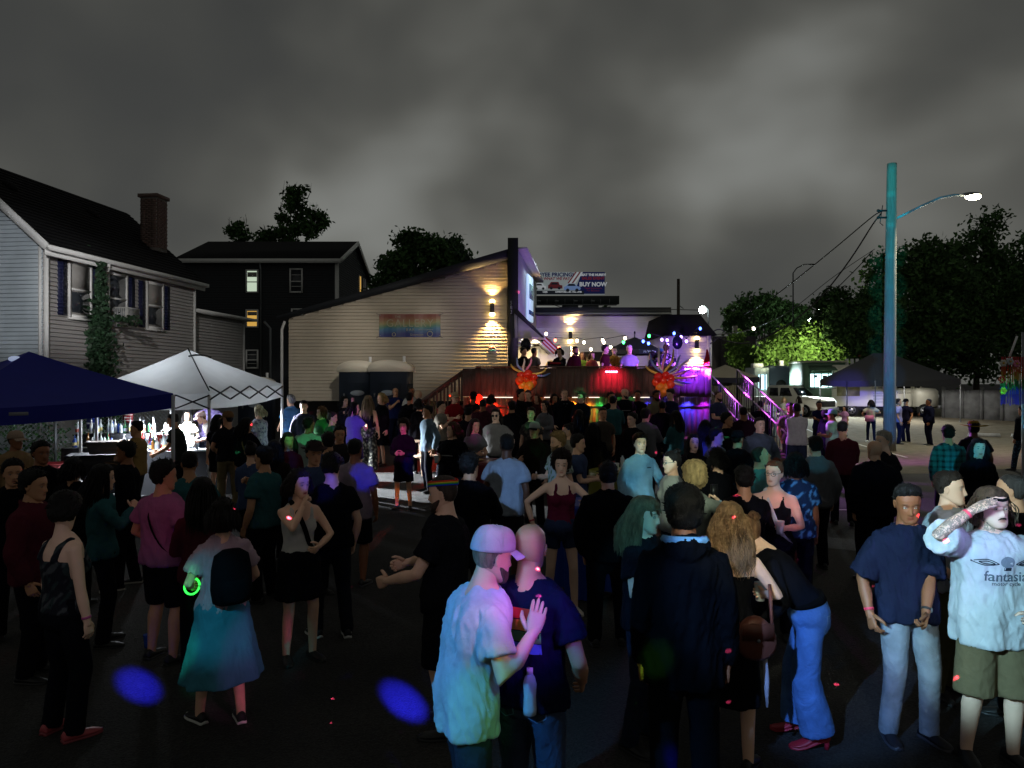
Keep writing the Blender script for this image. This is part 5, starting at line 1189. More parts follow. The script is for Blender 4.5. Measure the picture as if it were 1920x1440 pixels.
# retaining wall with panels along the back right of the lot
def back_wall():
 a = np.array([at(1770, 0, 44)[0], 44.]); b = np.array([at(2050, 0, 38)[0], 38.]); L = np.linalg.norm(b-a); root = bpy.data.objects.new('retaining_wall', None); link(root); root.location = (*a, .3); root.rotation_euler.z = math.atan2((b-a)[1], (b-a)[0]); tag(root, 'low concrete panel wall at the back of the lot below the trees', 'wall')
 n = 7
 for k in range(n): G().box((L*(k+.5)/n, 0, .75), (L/n-.06, .12, 1.9)).obj('panel', mat('aged_concrete', '#58595a', rough=.95, var=.3, vscale=2.5, bump=.2), root)
 for k in range(n+1): G().box((L*k/n, -.02, .8), (.16, .2, 2.1)).obj('post', MATS['aged_concrete'], root)
 for k, px in enumerate((1845, 1885)):
  p = at(px, 811, 33.5); g = G(); g.loft(np.array([[(s_*.62, -.12, 0), (s_*.62, .12, 0), (s_*.6, .08, .14), (s_*.6, -.08, .14)] for s_ in (-1, 1)])); o = g.obj('wheel_stop', mat('kerb_white', '#a9aab0', rough=.8, var=.2), loc=(p[0]+.6*k, p[1]-.6*k, ground_z(p[0], p[1]))); o.rotation_euler.z = -.45; tag(o, ['left painted concrete wheel stop at the lot edge', 'right painted concrete wheel stop at the lot edge'][k], 'wheel stop', 'wheel stops')
  G().box((-.3, -.0, .142), (.05, .05, .006)).obj('bolt', M_METAL_GREY, o)
 f = bpy.data.objects.new('board_fence', None); link(f); p = at(1335, 0, 52); f.location = (p[0], 52, .3); tag(f, 'weathered board fence behind the small tan tent', 'fence')
 for k in range(24): G().box((.16*k, random.uniform(-.01, .01), .95+random.uniform(-.03, .03)), (.15, .025, 1.9)).obj('board', mat('grey_board', '#7d6f5c', rough=.9, var=.25, vscale=3), f)
 w = bpy.data.objects.new('screen_wall', None); link(w); p = at(1335, 0, 58); w.location = (p[0], 58, 0); tag(w, 'tall dark screen wall with a pale post behind the tan tent', 'wall')
 for k in range(5): G().box((.35+.68*k, 0, 3.0), (.66, .12, 6.)).obj('panel', mat('screen_panel', '#4a4448', rough=.9), w)
 G().box((1.75, -.15, 3.4), (.35, .2, 6.8)).obj('post', mat('pale_post', '#9a968a', rough=.8), w)
back_wall()
# ---------------------------------------------------------------- people
SKIN = dict(fair='#e8b99a', pale='#f0c8ae', tan='#c99470', brown='#8d5a3c', dark='#5a3826', olive='#b98560')
M_SKIN = mat('skin', attr=True, rough=.5, spec=.35, bump=.04, bscale=120)
M_CLOTH = mat('woven_cloth', objcol=True, rough=.92, spec=.06, var=.08, vscale=14, bump=.05, bscale=300)
M_DENIM = mat('denim', objcol=True, rough=.85, spec=.2, var=.28, vscale=7, bump=.1, bscale=260)
M_PATTERN = mat('printed_cloth', attr=True, rough=.85, spec=.15)
M_HAIR = mat('hair', objcol=True, rough=.62, spec=.25, var=.4, vscale=34, bump=.7, bscale=120, stretch=(1, 1, .22))
M_SHOE = mat('shoe_leather', attr=True, rough=.45, spec=.4)
M_PLASTIC = mat('coloured_plastic', objcol=True, rough=.35)
M_METAL = mat('coloured_metal', objcol=True, rough=.3, metal=1.)

def wrinkles(m, scale, strength, stretch):
 nt = m.node_tree; L = nt.links; b = nt.nodes['Principled BSDF']; old = b.inputs['Normal'].links[0].from_socket if b.inputs['Normal'].links else None
 tc = nt.nodes.new('ShaderNodeTexCoord'); mp = nt.nodes.new('ShaderNodeMapping'); mp.inputs['Scale'].default_value = stretch; L.new(tc.outputs['Object'], mp.inputs['Vector'])
 n = nt.nodes.new('ShaderNodeTexNoise'); n.inputs['Scale'].default_value = scale; n.inputs['Detail'].default_value = 3; n.inputs['Distortion'].default_value = 1.6; L.new(mp.outputs['Vector'], n.inputs['Vector'])
 rp = nt.nodes.new('ShaderNodeMath'); rp.operation = 'PINGPONG'; rp.inputs[1].default_value = .14; L.new(n.outputs['Fac'], rp.inputs[0])
 bp = nt.nodes.new('ShaderNodeBump'); bp.inputs['Strength'].default_value = strength; bp.inputs['Distance'].default_value = .10; L.new(rp.outputs[0], bp.inputs['Height'])
 if old is not None: L.new(old, bp.inputs['Normal'])
 L.new(bp.outputs['Normal'], b.inputs['Normal'])
wrinkles(M_CLOTH, 4.5, .26, (1.2, 1.2, .6)); wrinkles(M_DENIM, 6., .3, (1., 1., 1.)); wrinkles(M_PATTERN, 5., .26, (1.2, 1.2, .6)); wrinkles(M_SKIN, 22., .05, (1, 1, 1))
def ink_material():
 m = mat('tattooed_skin', attr=True, rough=.5, spec=.35)
 nt = m.node_tree; L = nt.links; b = nt.nodes['Principled BSDF']
 vc = [n for n in nt.nodes if n.type == 'VERTEX_COLOR'][0]
 tc = nt.nodes.new('ShaderNodeTexCoord'); nz = nt.nodes.new('ShaderNodeTexNoise')
 nz.inputs['Scale'].default_value = 34; nz.inputs['Detail'].default_value = 3; nz.inputs['Distortion'].default_value = 2.5
 L.new(tc.outputs['Object'], nz.inputs['Vector'])
 rp = nt.nodes.new('ShaderNodeValToRGB'); rp.color_ramp.elements[0].position = .44; rp.color_ramp.elements[1].position = .5
 L.new(nz.outputs['Fac'], rp.inputs['Fac'])
 at = nt.nodes.new('ShaderNodeAttribute'); at.attribute_name = 'ink'
 mt = nt.nodes.new('ShaderNodeMath'); mt.operation = 'MULTIPLY'; mt.use_clamp = True
 L.new(rp.outputs['Color'], mt.inputs[0]); L.new(at.outputs['Fac'], mt.inputs[1])
 mx = nt.nodes.new('ShaderNodeMix'); mx.data_type = 'RGBA'; mx.inputs['B'].default_value = (.035, .05, .06, 1)
 L.new(mt.outputs[0], mx.inputs['Factor']); L.new(vc.outputs['Color'], mx.inputs['A']); L.new(mx.outputs['Result'], b.inputs['Base Color'])
 return m

HZ = np.array([-.128, -.122, -.112, -.095, -.07, -.045, -.02, .0, .025, .05, .075, .095, .108, .116, .118])
HW = np.array([.012, .028, .043, .056, .064, .068, .072, .0745, .0765, .0755, .069, .055, .038, .016, .004])
HF = np.array([.066, .080, .089, .092, .0915, .091, .089, .0885, .094, .093, .083, .065, .047, .025, .006])
HB = np.array([-.035, -.03, -.015, .015, .055, .078, .092, .099, .103, .103, .097, .083, .063, .034, .008])

def head_grid(na, nz, fem=0.):
 """returns (V grid, angles, base normals) of the bare head, face towards -Y, origin between the eyes' level and ears"""
 t = np.arange(na)*2*np.pi/na
 a = t-.42*np.sin(t)                       # denser at the front (a = 0)
 u = np.linspace(0, 1, nz)
 z = np.interp(u, [0, .07, .55, .9, 1], [-.128, -.112, .03, .108, .118])
 w = np.interp(z, HZ, HW)*(1-.05*fem); f = np.interp(z, HZ, HF)*(1-.03*fem); b = np.interp(z, HZ, HB)*(1-.02*fem)
 if fem: w = w*np.interp(z, [-.13, -.06, 0], [.86, .95, 1])
 A, Z = np.meshgrid(a, z)
 W = w[:, None]; F = f[:, None]; B = b[:, None]
 ex = 2/2.35
 s = np.sign(np.sin(A))*np.abs(np.sin(A))**ex; c = np.sign(np.cos(A))*np.abs(np.cos(A))**ex
 X = W*s; mid = (F-B)/2; Y = -(mid+(F+B)/2*c)
 g = lambda x0, z0, sx, sz: np.exp(-((np.abs(X)-x0)/sx)**2-((Z-z0)/sz)**2)
 fr = np.clip(c, 0, 1)
 nz_ = np.interp(Z, [-.055, -.047, -.04, -.015, .012, .03], [0, .018, .026, .017, .007, 0])*np.exp(-(X/np.interp(Z, [-.05, -.035, .02], [.0155, .013, .010]))**2)
 d = nz_*(1-.15*fem)+.004*g(.033, .026, .018, .008)*(1-.7*fem)-.013*g(.031, .002, .013, .010)-.005*g(.013, .006, .006, .012)
 d = d+.0055*g(0, -.066, .017, .0042)+.006*g(0, -.0775, .015, .005)-.004*g(0, -.0715, .02, .0022)-.003*g(0, -.088, .02, .005)
 d = d+.006*g(0, -.108, .016, .012)+.004*g(.05, -.02, .018, .016)-.003*g(.045, -.06, .016, .02)
 Y = Y-d*fr
 return np.stack([X, Y, Z], -1), A

def grid_faces(nz, na):
 i = np.arange(nz-1)[:, None]*na; j = np.arange(na)[None]; j2 = (j+1) % na
 return np.stack([i+j, i+j2, i+na+j2, i+na+j], -1).reshape(-1, 4)

def make_head(lod, skin, fem, brow, lipc=None, eyes=True):
 na, nz = [(72, 52), (44, 34), (24, 20)][lod]
 V, A = head_grid(na, nz, fem); X, Y, Z = V[..., 0], V[..., 1], V[..., 2]
 sk = np.array(srgb(skin)); C = np.broadcast_to(sk, V.shape).copy()
 fr = np.clip(np.cos(A), 0, 1)
 lip = np.array(srgb(lipc)) if lipc else sk*np.array([.85, .55, .52])
 m = (np.exp(-(X/.021)**4-((Z+.072)/.0105)**4)*(fr > .3))[..., None]; C = C*(1-m)+lip*m
 ln = (np.exp(-(X/.021)**4-((Z+.0715)/.0022)**2)*(fr > .3))[..., None]; C = C*(1-.75*ln)
 bz = .027-.25*np.maximum(np.abs(X)-.034, 0)
 m = (np.exp(-((np.abs(X)-.034)/.017)**4-((Z-bz)/.0045)**2)*(fr > .2))[..., None]*.9; C = C*(1-m)+np.array(srgb(brow))*m
 if lod == 2:
  m = (np.exp(-((np.abs(X)-.032)/.012)**2-((Z-.002)/.006)**2)*(fr > .2))[..., None]*.8; C = C*(1-m)+np.array([.03, .02, .015])*m
 ck = (np.exp(-((np.abs(X)-.045)/.02)**2-((Z+.03)/.022)**2)*fr)[..., None]*.25; C = C*(1-ck)+sk*np.array([1.05, .72, .68])*ck
 g = G(); g.add(V.reshape(-1, 3), grid_faces(nz, na), None, C.reshape(-1, 3))
 for s in (-1, 1):                                    # ears
  n = [12, 9, 6][lod]
  R = rz(s*-.35) @ ry(s*.08)
  e = G(); e.ball((0, 0, 0), (.008, .019, .031), n, n-2, col=sk*.96)
  v, q, t, c = e.arr()
  v[:, 2] += -.25*v[:, 1]*0; v[:, 1] *= np.interp(v[:, 2], [-.03, 0, .03], [.6, 1, 1.05])
  v[:, 0] += s*.006*np.clip(1-((v[:, 1])**2/.012**2+(v[:, 2]-.004)**2/.02**2), 0, 1)*-1.6
  g.add(v @ R.T+np.array([s*.0785*(1-.05*fem), .012, -.008]), q, t, c)
 if eyes and lod < 2:
  for s in (-1, 1):
   c = np.array([s*.0315, -.0735, .001]); n = [14, 8, 6][lod]
   g.ball(c, .0118, n, n, col=(.42, .40, .38))
   g.ball(c+np.array([0, -.0072, -.001]), (.0056, .0056, .0056), 8, 6, col=(.03, .018, .012))
   a = np.linspace(-1, 1, 7)                     # upper lid
   p = np.stack([c[0]+a*.0155, c[1]-.0118*np.sqrt(1-(a*.8)**2)+.001, c[2]+.0068-.006*a*a], 1)
   g.tube(p, [.001, .0026, .0032, .0034, .0032, .0026, .001], 5, col=sk*.72)
   p2 = p.copy(); p2[:, 2] = c[2]-.0068+.005*a*a
   g.tube(p2, .0018, 5, col=sk*.8)
 return g

def hair_mask(V, A, style):
 X, Y, Z = V[..., 0], V[..., 1], V[..., 2]
 c = np.cos(A)                                        # 1 front .. -1 back
 low = {'short': -.075, 'crew': -.05, 'buzz': -.07, 'long': -.1, 'bun': -.06, 'curly': -.085, 'bob': -.1, 'quiff': -.05, 'receding': -.07}.get(style, -.07)
 side = {'short': .012, 'crew': .03, 'quiff': .03, 'buzz': .02, 'long': -.04, 'curly': -.02, 'bob': -.05, 'bun': .0, 'receding': .0}.get(style, .01)
 front = {'receding': .105, 'buzz': .078, 'crew': .075, 'bangs': .04, 'short': .078, 'quiff': .082}.get(style, .072)
 hl = np.interp(c, [-1, -.35, 0.05, .3, .62, 1], [low, low+.01, side-.01, side+.03, front-.008, front])
 hl = hl+.006*waves(V.reshape(-1, 3), .03, 3).reshape(hl.shape)
 return sstep(-.006, .012, Z-hl), Z-hl

def make_hair(style, lod, fem, seed, color=None, thick=None, length=.35, bangs=False, volume=1.0, locks=None, wave=.0):
 r = np.random.default_rng(seed)
 na, nz = [(72, 46), (44, 30), (24, 18)][lod]
 V, A = head_grid(na, nz, fem)
 m, dist = hair_mask(V, A, 'bangs' if bangs else style)
 P = V.reshape(-1, 3)
 N = nrm_rows(P-np.array([0, .005, .0]))
 th = thick if thick is not None else {'short': .019+.010*r.random(), 'crew': .014, 'buzz': .004, 'long': .018, 'bun': .012, 'curly': .034, 'bob': .022, 'quiff': .014, 'receding': .01}.get(style, .015)
 mm = m.ravel(); tap = .35+.65*sstep(0, .045, dist.ravel())
 top = sstep(.02, .1, P[:, 2])
 off = th*(.75+.45*top)*tap
 if style in ('crew', 'quiff'): off = off*(.7+(.9 if style == 'crew' else 2.2)*top*(1 if style == 'crew' else sstep(-.04, .09, -P[:, 1])))
 wl = {'curly': .035, 'long': .05, 'buzz': .02}.get(style, .035)
 amp = {'curly': .012, 'long': .005, 'buzz': .0005, 'short': .007, 'bob': .007}.get(style, .0035)
 off = off*volume+amp*waves(P, wl, seed, 5, (1, 1, .5))*mm+amp*.5*waves(P, wl*.4, seed+1, 4)*mm
 v = P+N*((-.02)*(1-mm)+off*mm)[:, None]
 g = G(); g.add(v, grid_faces(nz, na))
 if style in ('long', 'bob'):
  L = length if style == 'long' else .13
  # inner mass behind the head
  rr = []
  for k, u in enumerate(np.linspace(0, 1, 9)):
   z = .06-u*(L+.06); w = np.interp(u, [0, .2, .5, .85, 1], [.05, .085, .095, .085, .04])*volume; dd = np.interp(u, [0, .3, .8, 1], [.04, .05, .04, .015])
   yc = np.interp(u, [0, .35, .6, 1], [.055, .07, .095, .1]); a = np.arange(18)*2*np.pi/18
   jit = 1+.05*np.sin(5*a+k*wave*6)
   rr.append(np.stack([w*np.cos(a)*jit, yc+dd*np.sin(a)*jit, np.full(18, z)], 1))
  g.loft(np.array(rr), True)
  n = locks if locks is not None else [620, 110, 30][lod]
  ns = 3; K = [11, 8, 6][lod]
  a = r.uniform(-1.75, 1.75, n)*(1. if bangs else 1.12)+math.pi; zt = r.uniform(-.02, .108, n)
  w = np.interp(zt, HZ, HW)+.012; f = np.interp(zt, HZ, HF); b = np.interp(zt, HZ, HB)+.014
  c, s_ = np.cos(a), np.sin(a); p0 = np.stack([w*s_, -np.where(c > 0, f, b)*c, zt], 1); out = np.stack([s_, -c, 0*c], 1)
  Lk = L*r.uniform(.72, 1.08, n)+zt*.6; ph = r.uniform(0, 6.28, n); u = np.linspace(0, 1, K)[:, None]
  o = .004+.036*np.sin(np.minimum(u*2.2, 1)*1.57)*volume*r.uniform(.75, 1.25, (1, n)); bk = .05*sstep(.25, .7, u)*np.maximum(0, -c)
  q = p0[None]+out[None]*o[..., None]; q[..., 1] += bk; q[..., 2] -= u*Lk
  am = .003+.013*wave*u; q[..., 0] += np.sin(u*Lk*28*(.6+wave)+ph)*am; q[..., 1] += np.cos(u*Lk*24+ph)*am
  rad = np.interp(u[:, 0], [0, .2, .7, 1], [.005, .011, .010, .002])[:, None]*r.uniform(.5, 1.0, n)*[.52, 1.0, 1.9][lod]
  t = np.arange(3)*2*np.pi/3; tn = np.stack([c, s_, 0*c], 1)
  ring3 = q[:, :, None, :]+rad[..., None, None]*(np.cos(t)[:, None]*tn[:, None, :]+np.sin(t)[:, None]*out[:, None, :])[None]
  idx = np.arange(K*n*3).reshape(K, n, 3); nx = np.roll(idx, -1, 2)
  g.add(ring3, np.stack([idx[:-1], nx[:-1], nx[1:], idx[1:]], -1).reshape(-1, 4))
 if style == 'bun':
  g.merge(_bun(lod, seed))
 if style == 'curly' or bangs:
  n = [260, 90, 30][lod] if style == 'curly' else [40, 20, 8][lod]
  for i in range(n):
   k = r.integers(len(P))
   if mm[k] < .5 or (bangs and P[k, 1] > -.04): continue
   p0 = P[k]+N[k]*off[k]*.7
   if style == 'curly':
    d = nrm(N[k]+r.normal(size=3)*.5); ax = nrm(r.normal(size=3)); rad = r.uniform(.007, .015)*volume
    e1 = nrm(np.cross(d, ax)); e2 = np.cross(d, e1)
    q = [p0+d*.004*j+e1*rad*math.cos(j*1.1)+e2*rad*math.sin(j*1.1) for j in range(7)]
    g.tube(q, [.002, .0045, .005, .005, .005, .0045, .002], [5, 4, 3][lod])
   else:
    q = [p0+np.array([0, -.004*j, -.012*j])+N[k]*.004 for j in range(4)]
    g.tube(q, [.006, .008, .007, .002], 4)
 if style in ('short', 'crew', 'quiff', 'bob'):   # tufts break the outline
  for i in range([420, 130, 34][lod]):
   k = r.integers(len(P))
   if mm[k] < .7 or P[k, 2] < .0: continue
   d = nrm(N[k]+np.array([r.normal()*.35, -.5 if style == 'quiff' else r.normal()*.35, r.normal()*.3+.1]))
   p0 = P[k]+N[k]*off[k]*.6; ln = th*r.uniform(.8, 1.7)
   g.tube([p0, p0+d*ln*.6, p0+d*ln+np.array([0, 0, -.003])], np.array([.005, .0042, .001])*[1, 1.3, 2][lod], 3)
 return g

def _bun(lod, seed):
 r = np.random.default_rng(seed); g = G()
 c0 = np.array([0, .075, .115])
 n = [70, 24, 12][lod]
 g.ball(c0, (.042, .038, .036), 12, 8)
 for i in range(n):
  a = r.uniform(0, 6.28); ti = r.uniform(-1, 1); R = .036+r.uniform(0, .012)
  e = rz(r.uniform(-.5, .5)) @ rx(ti*1.2)
  q = [c0+e @ np.array([R*math.cos(a+j*.45), R*.85*math.sin(a+j*.45), .006*math.sin(j)]) for j in range(6)]
  g.tube(q, [.002, .006, .0075, .0075, .006, .0015], 4)
 return g

def nrm_rows(v): return v/np.maximum(np.linalg.norm(v, axis=1, keepdims=True), 1e-9)

def make_hand(curl, lod, skin, spread=.06, thumb=.5):
 """right hand: wrist at origin, fingers +X, palm faces -Z, thumb +Y"""
 sk = np.array(srgb(skin)); g = G(); n = [8, 6, 5][lod]
 P = [(-.02, .0265, .020), (.0, .027, .0185), (.03, .037, .0165), (.06, .042, .0145), (.085, .0415, .0125), (.098, .037, .008)]
 rings = []
 a = np.arange(12)*2*np.pi/12
 for x, w, h in P:
  c = np.sign(np.cos(a))*np.abs(np.cos(a))**.8; s = np.sign(np.sin(a))*np.abs(np.sin(a))**.8
  rings.append(np.stack([np.full(12, x), w*c, h*s], 1))
 g.loft(np.array(rings), True, sk)
 for i, (y, L, x0) in enumerate([(.030, .073, .088), (.0105, .082, .092), (-.0095, .076, .089), (-.029, .060, .082)]):
  p = np.array([x0-.012, y, -.001]); ang = -.06-curl*.15; sp = (y/.03)*spread
  pts = [p.copy()]
  for k, (f, b) in enumerate([(.5, 1.0), (.29, 1.15), (.21, .8)]):
   ang -= curl*b*(1+.06*i)
   for h in (0, 1):
    p = p+L*f/2*np.array([math.cos(ang)*math.cos(sp), math.cos(ang)*math.sin(sp), math.sin(ang)]); pts.append(p.copy())
  pts[-1] = pts[-2]+(pts[-1]-pts[-2])*1.1
  r0 = .0094-(.0013 if i == 3 else 0)
  g.tube(pts, [r0*.95, r0, r0*.97, r0*.92, r0*.88, r0*.82, r0*.45], n, sk)
  if lod == 0:
   e = pts[-2]*.55+pts[-1]*.45; d = nrm(pts[-1]-pts[-2]); up = np.cross(d, (0, 1, 0)); up = nrm(-up if up[2] < 0 and curl < .5 else up)
   up = nrm(np.array([-d[2], 0, d[0]]))
   g.ball(e+up*r0*.62, (.0058, .0045, .002), 6, 4, col=sk*np.array([1.08, 1.0, .98]), M=np.stack([d, (0, 1, 0), up], 1))
 p = np.array([.012, .024, -.006]); d = nrm([.62, .66, -.25-.3*thumb]); pts = [p.copy()]
 for k, f in enumerate((.042, .033, .026)):
  d = nrm(d+np.array([.18, -.28*thumb, -.22*thumb])*k); p = p+d*f; pts.append(p.copy())
 g.tube(pts, [.0155, .0125, .0105, .006], n, sk)
 return g

TORSO_M = np.array([  # z, half width, half depth, forward offset
 (.84, .120, .100, .0), (.90, .166, .116, -.006), (.95, .172, .120, -.008), (1.02, .160, .110, -.002), (1.10, .150, .103, .004),
 (1.20, .160, .112, .006), (1.30, .176, .120, .004), (1.37, .180, .116, -.004), (1.42, .160, .098, -.012), (1.455, .110, .078, -.016), (1.485, .066, .062, -.012)])
TORSO_F = np.array([
 (.84, .130, .105, .0), (.90, .174, .124, -.012), (.95, .172, .122, -.012), (1.02, .146, .104, -.002), (1.09, .124, .092, .004),
 (1.18, .134, .100, .006), (1.27, .148, .108, .006), (1.35, .156, .106, -.004), (1.41, .142, .088, -.012), (1.45, .098, .070, -.016), (1.485, .055, .055, -.012)])

def bone_ik(a, tgt, l1, l2, hint):
 a = np.asarray(a, float); t = np.asarray(tgt, float); v = t-a; D = np.linalg.norm(v)
 D2 = min(max(D, abs(l1-l2)*1.05+1e-4), (l1+l2)*.998); d = v/max(D, 1e-9); t = a+d*D2
 ca = (l1*l1+D2*D2-l2*l2)/(2*l1*D2); ca = min(max(ca, -1), 1)
 h = np.asarray(hint, float); h = h-d*(h @ d); h = nrm(h)
 return a+d*l1*ca+h*l1*math.sqrt(max(0, 1-ca*ca)), t

PENDING = []           # (temp object, callback)
def remesh_later(g, voxel, smooth, cb):
 o = bpy.data.objects.new('tmp', g.mesh('tmp')); COL.objects.link(o)
 m = o.modifiers.new('r', 'REMESH'); m.mode = 'VOXEL'; m.voxel_size = voxel; m.use_smooth_shade = True
 if smooth:
  s = o.modifiers.new('s', 'SMOOTH'); s.factor = .5; s.iterations = smooth
 PENDING.append((o, cb))

def flush_remesh():
 dg = bpy.context.evaluated_depsgraph_get(); dg.update()
 for o, cb in PENDING:
  me = bpy.data.meshes.new_from_object(o.evaluated_get(dg))
  cb(*grab(me)); bpy.data.meshes.remove(me)
 for o, cb in PENDING:
  m = o.data; bpy.data.objects.remove(o); bpy.data.meshes.remove(m)
 PENDING.clear()

PEOPLE = []
def person(px, d, yaw, label, H=1.75, fem=0, build=1., lean=0, side=0, twist=0, hd=(0, 0, 0), hl=None, hr=None, el=None, er=None,
   palml=None, palmr=None, curl=(.35, .35), feet=None, top=('tee', '#222222'), bottom=('jeans', '#24334f'), hair=('short', '#241a14'),
   skin='fair', shoes=('#1b1b1b', '#1b1b1b'), beard=None, lod=None, z=None, group=None, extras=(), name='person', cat='person', brow=None,
   lip=None, ink=False, X=None, belly=0., chest=0., hdl=None, hdr=None):
 s = H/1.75; lod = lod if lod is not None else (0 if d < 6.2 else 1 if d < 14 else 2)
 seed = len(PEOPLE)*13+5
 r = np.random.default_rng(seed)
 x = (px-CX)/FPX*d if X is None else X
 gz = ground_z(x, d) if z is None else z
 sk = SKIN.get(skin, skin)
 T0 = TORSO_F if fem else TORSO_M
 R3 = rz(math.radians(twist)) @ ry(math.radians(side)) @ rx(math.radians(lean))   # leaning forward is towards -Y
 piv = np.array([0, 0, .96])
 def T(p):
  p = np.atleast_2d(np.asarray(p, float)); k = sstep(.9, 1.12, p[:, 2])[:, None]
  return p*(1-k)+((p-piv) @ R3.T+piv)*k
 def ring(z, w, dp, yo, n=28, amp=0., ph=0.):
  a = np.arange(n)*2*np.pi/n
  c = np.sign(np.cos(a))*np.abs(np.cos(a))**.88; s_ = np.sign(np.sin(a))*np.abs(np.sin(a))**.88
  k = 1+amp*np.sin(7*a+ph)+amp*.6*np.sin(4*a-ph*1.7)
  return np.stack([w*c*k, yo+dp*s_*k-(belly*np.exp(-((z-1.04)/.12)**2)*np.clip(-s_, 0, 1)), np.full(n, z)], 1)
 bw = build
 def prof(z):
  w = np.interp(z, T0[:, 0], T0[:, 1]); dp = np.interp(z, T0[:, 0], T0[:, 2]); yo = np.interp(z, T0[:, 0], T0[:, 3])
  k = np.interp(z, [.84, 1.35, 1.485], [bw, bw, 1+(bw-1)*.4]); return w*k, dp*k, yo
 sw = (.160 if fem else .178)*(1+(bw-1)*.7)
 SH = {1: T([sw, .008, 1.375])[0], -1: T([-sw, .008, 1.375])[0]}
 ua, fa = (.275, .245) if fem else (.29, .255)
 tgt = {1: hl, -1: hr}; hint = {1: el, -1: er}; arms = {}
 for sd in (1, -1):
  t = tgt[sd]
  if t is None: t = (sd*(.222+.06*(bw-1)+r.uniform(-.01, .025)), .03+r.uniform(-.03, .06), .86)
  t = np.array([t[0], -t[1], t[2]])
  h = hint[sd] if hint[sd] is not None else (sd*.55, .75, -.25)
  e, w = bone_ik(SH[sd], t, ua, fa, h); arms[sd] = (SH[sd], e, w)
 if feet is None: feet = ((.10+r.uniform(0, .05), r.uniform(-.04, .05)), (-.10-r.uniform(0, .05), r.uniform(-.04, .05)))
 legs = {}
 for sd, ft in zip((1, -1), feet):
  hip = np.array([sd*.088*bw, 0, .92]); an = np.array([ft[0], -ft[1]+.02, .085+(ft[2] if len(ft) > 2 else 0)])
  k, an2 = bone_ik(hip, an, .43, .415, (sd*.12, -1, 0)); legs[sd] = (hip, k, an2)
 NB = T([0, .012, 1.47])[0]; HC = T([0, -.012, 1.625])[0]
 hy, hp, hr_ = [math.radians(k) for k in hd]
 RH = rz(math.radians(twist)) @ ry(math.radians(side*.6)) @ rx(math.radians(lean)*.55) @ rz(hy) @ rx(hp) @ ry(hr_)
 HC = HC+RH @ np.array([0, -.004, .0])
 # --- body
 g = G()
 if chest == 0 and fem: chest = .03
 sk_ = .93 if top and top[0] in ('tee', 'long', 'hoodie', 'jacket', 'polo', 'over') else 1.
 g.loft(np.stack([T(ring(z, prof(z)[0]*(sk_ if z < 1.46 else 1), prof(z)[1]*(sk_ if z < 1.46 else 1), prof(z)[2])) for z in T0[:, 0]]))
 if fem:
  for sd in (1, -1):
   g.ball(T([sd*.075*bw, -.085*bw, 1.245])[0], (.06*bw, .05*bw, .06*bw), 12, 8)
 nk = .050 if fem else .060
 g.tube([T([0, .014, 1.42])[0], NB, NB*.45+HC*.55+np.array([0, .0, 0]), HC+RH @ np.array([0, .02, -.02])], [nk*1.45, nk*1.08, nk, nk*.95], 14)
 k = (1+(bw-1)*.8)*(.86 if fem else 1)
 for sd in (1, -1):
  a, e, w = arms[sd]
  inn = T([sd*.06, .01, 1.385])[0]
  g.tube([inn, a, a*.55+e*.45, e, e*.6+w*.4, w, w+nrm(w-e)*.035], [.06*k*sk_**2, .056*k*sk_**2.5, .050*k*sk_, .041*k, .0435*k, .029*(k*.5+.5), .028], 12)
 lk = .84 if bottom and bottom[0] in ('jeans', 'slim', 'wide', 'pants') else 1.
 for sd in (1, -1):
  h, kn, an = legs[sd]
  g.tube([h+np.array([-sd*.01, 0, .03]), h*.6+kn*.4, kn, kn*.68+an*.32+np.array([0, .012, 0]), an, an+np.array([0, 0, -.05])],
    np.array([.098*k, .083*k, .058*(k*.6+.4), .060*k, .038, .036])*lk, 12)
 yw = math.radians(yaw)
 def post(p): return p*s
 vox = [.015, .020, .026][lod]; cvox = [.0105, .018, .024][lod]
 sp = dict(x=x, d=d, gz=gz, yw=yw, s=s, lod=lod, label=label, group=group, extras=extras, seed=seed, T=T, RH=RH, HC=HC, NB=NB, arms=arms, legs=legs,
    fem=fem, sk=sk, hair=hair, beard=beard, top=top, bottom=bottom, shoes=shoes, name=name, cat=cat, parts={}, prof=prof, ring=ring, bw=bw, feet=feet, SH=SH, sw=sw)
 # head + hands kept as fine pieces of the same mesh
 hg = G()
 br = brow or (hair[1] if hair and hair[0] != 'bald' else '#3a2a20')
 hg.merge(make_head(lod, sk, fem, br, lip), rt(RH, HC))
 for sd, pl, cu, hdv in ((1, palml, curl[0], hdl), (-1, palmr, curl[1], hdr)):
  a, e, w = arms[sd]; dx = nrm(w-e) if hdv is None else nrm((hdv[0], -hdv[1], hdv[2]))
  pn = np.array([-sd*1., .15, 0]) if pl is None else np.array([pl[0], -pl[1], pl[2]], float)   # palm direction
  pn = nrm(pn-dx*(pn @ dx)); zz = -pn; yy = np.cross(zz, dx)
  hgm = make_hand(cu, lod, sk)
  M = np.stack([dx, yy, zz], 1)
  v, q, t, c = hgm.arr()
  if sd == 1:                           # mirror for the left hand
   v = v*np.array([1, -1, 1]); q = q[:, ::-1]; t = t[:, ::-1]
  v = v*(.92 if fem else 1)
  hg.add(v @ M.T+w, q, t, c)
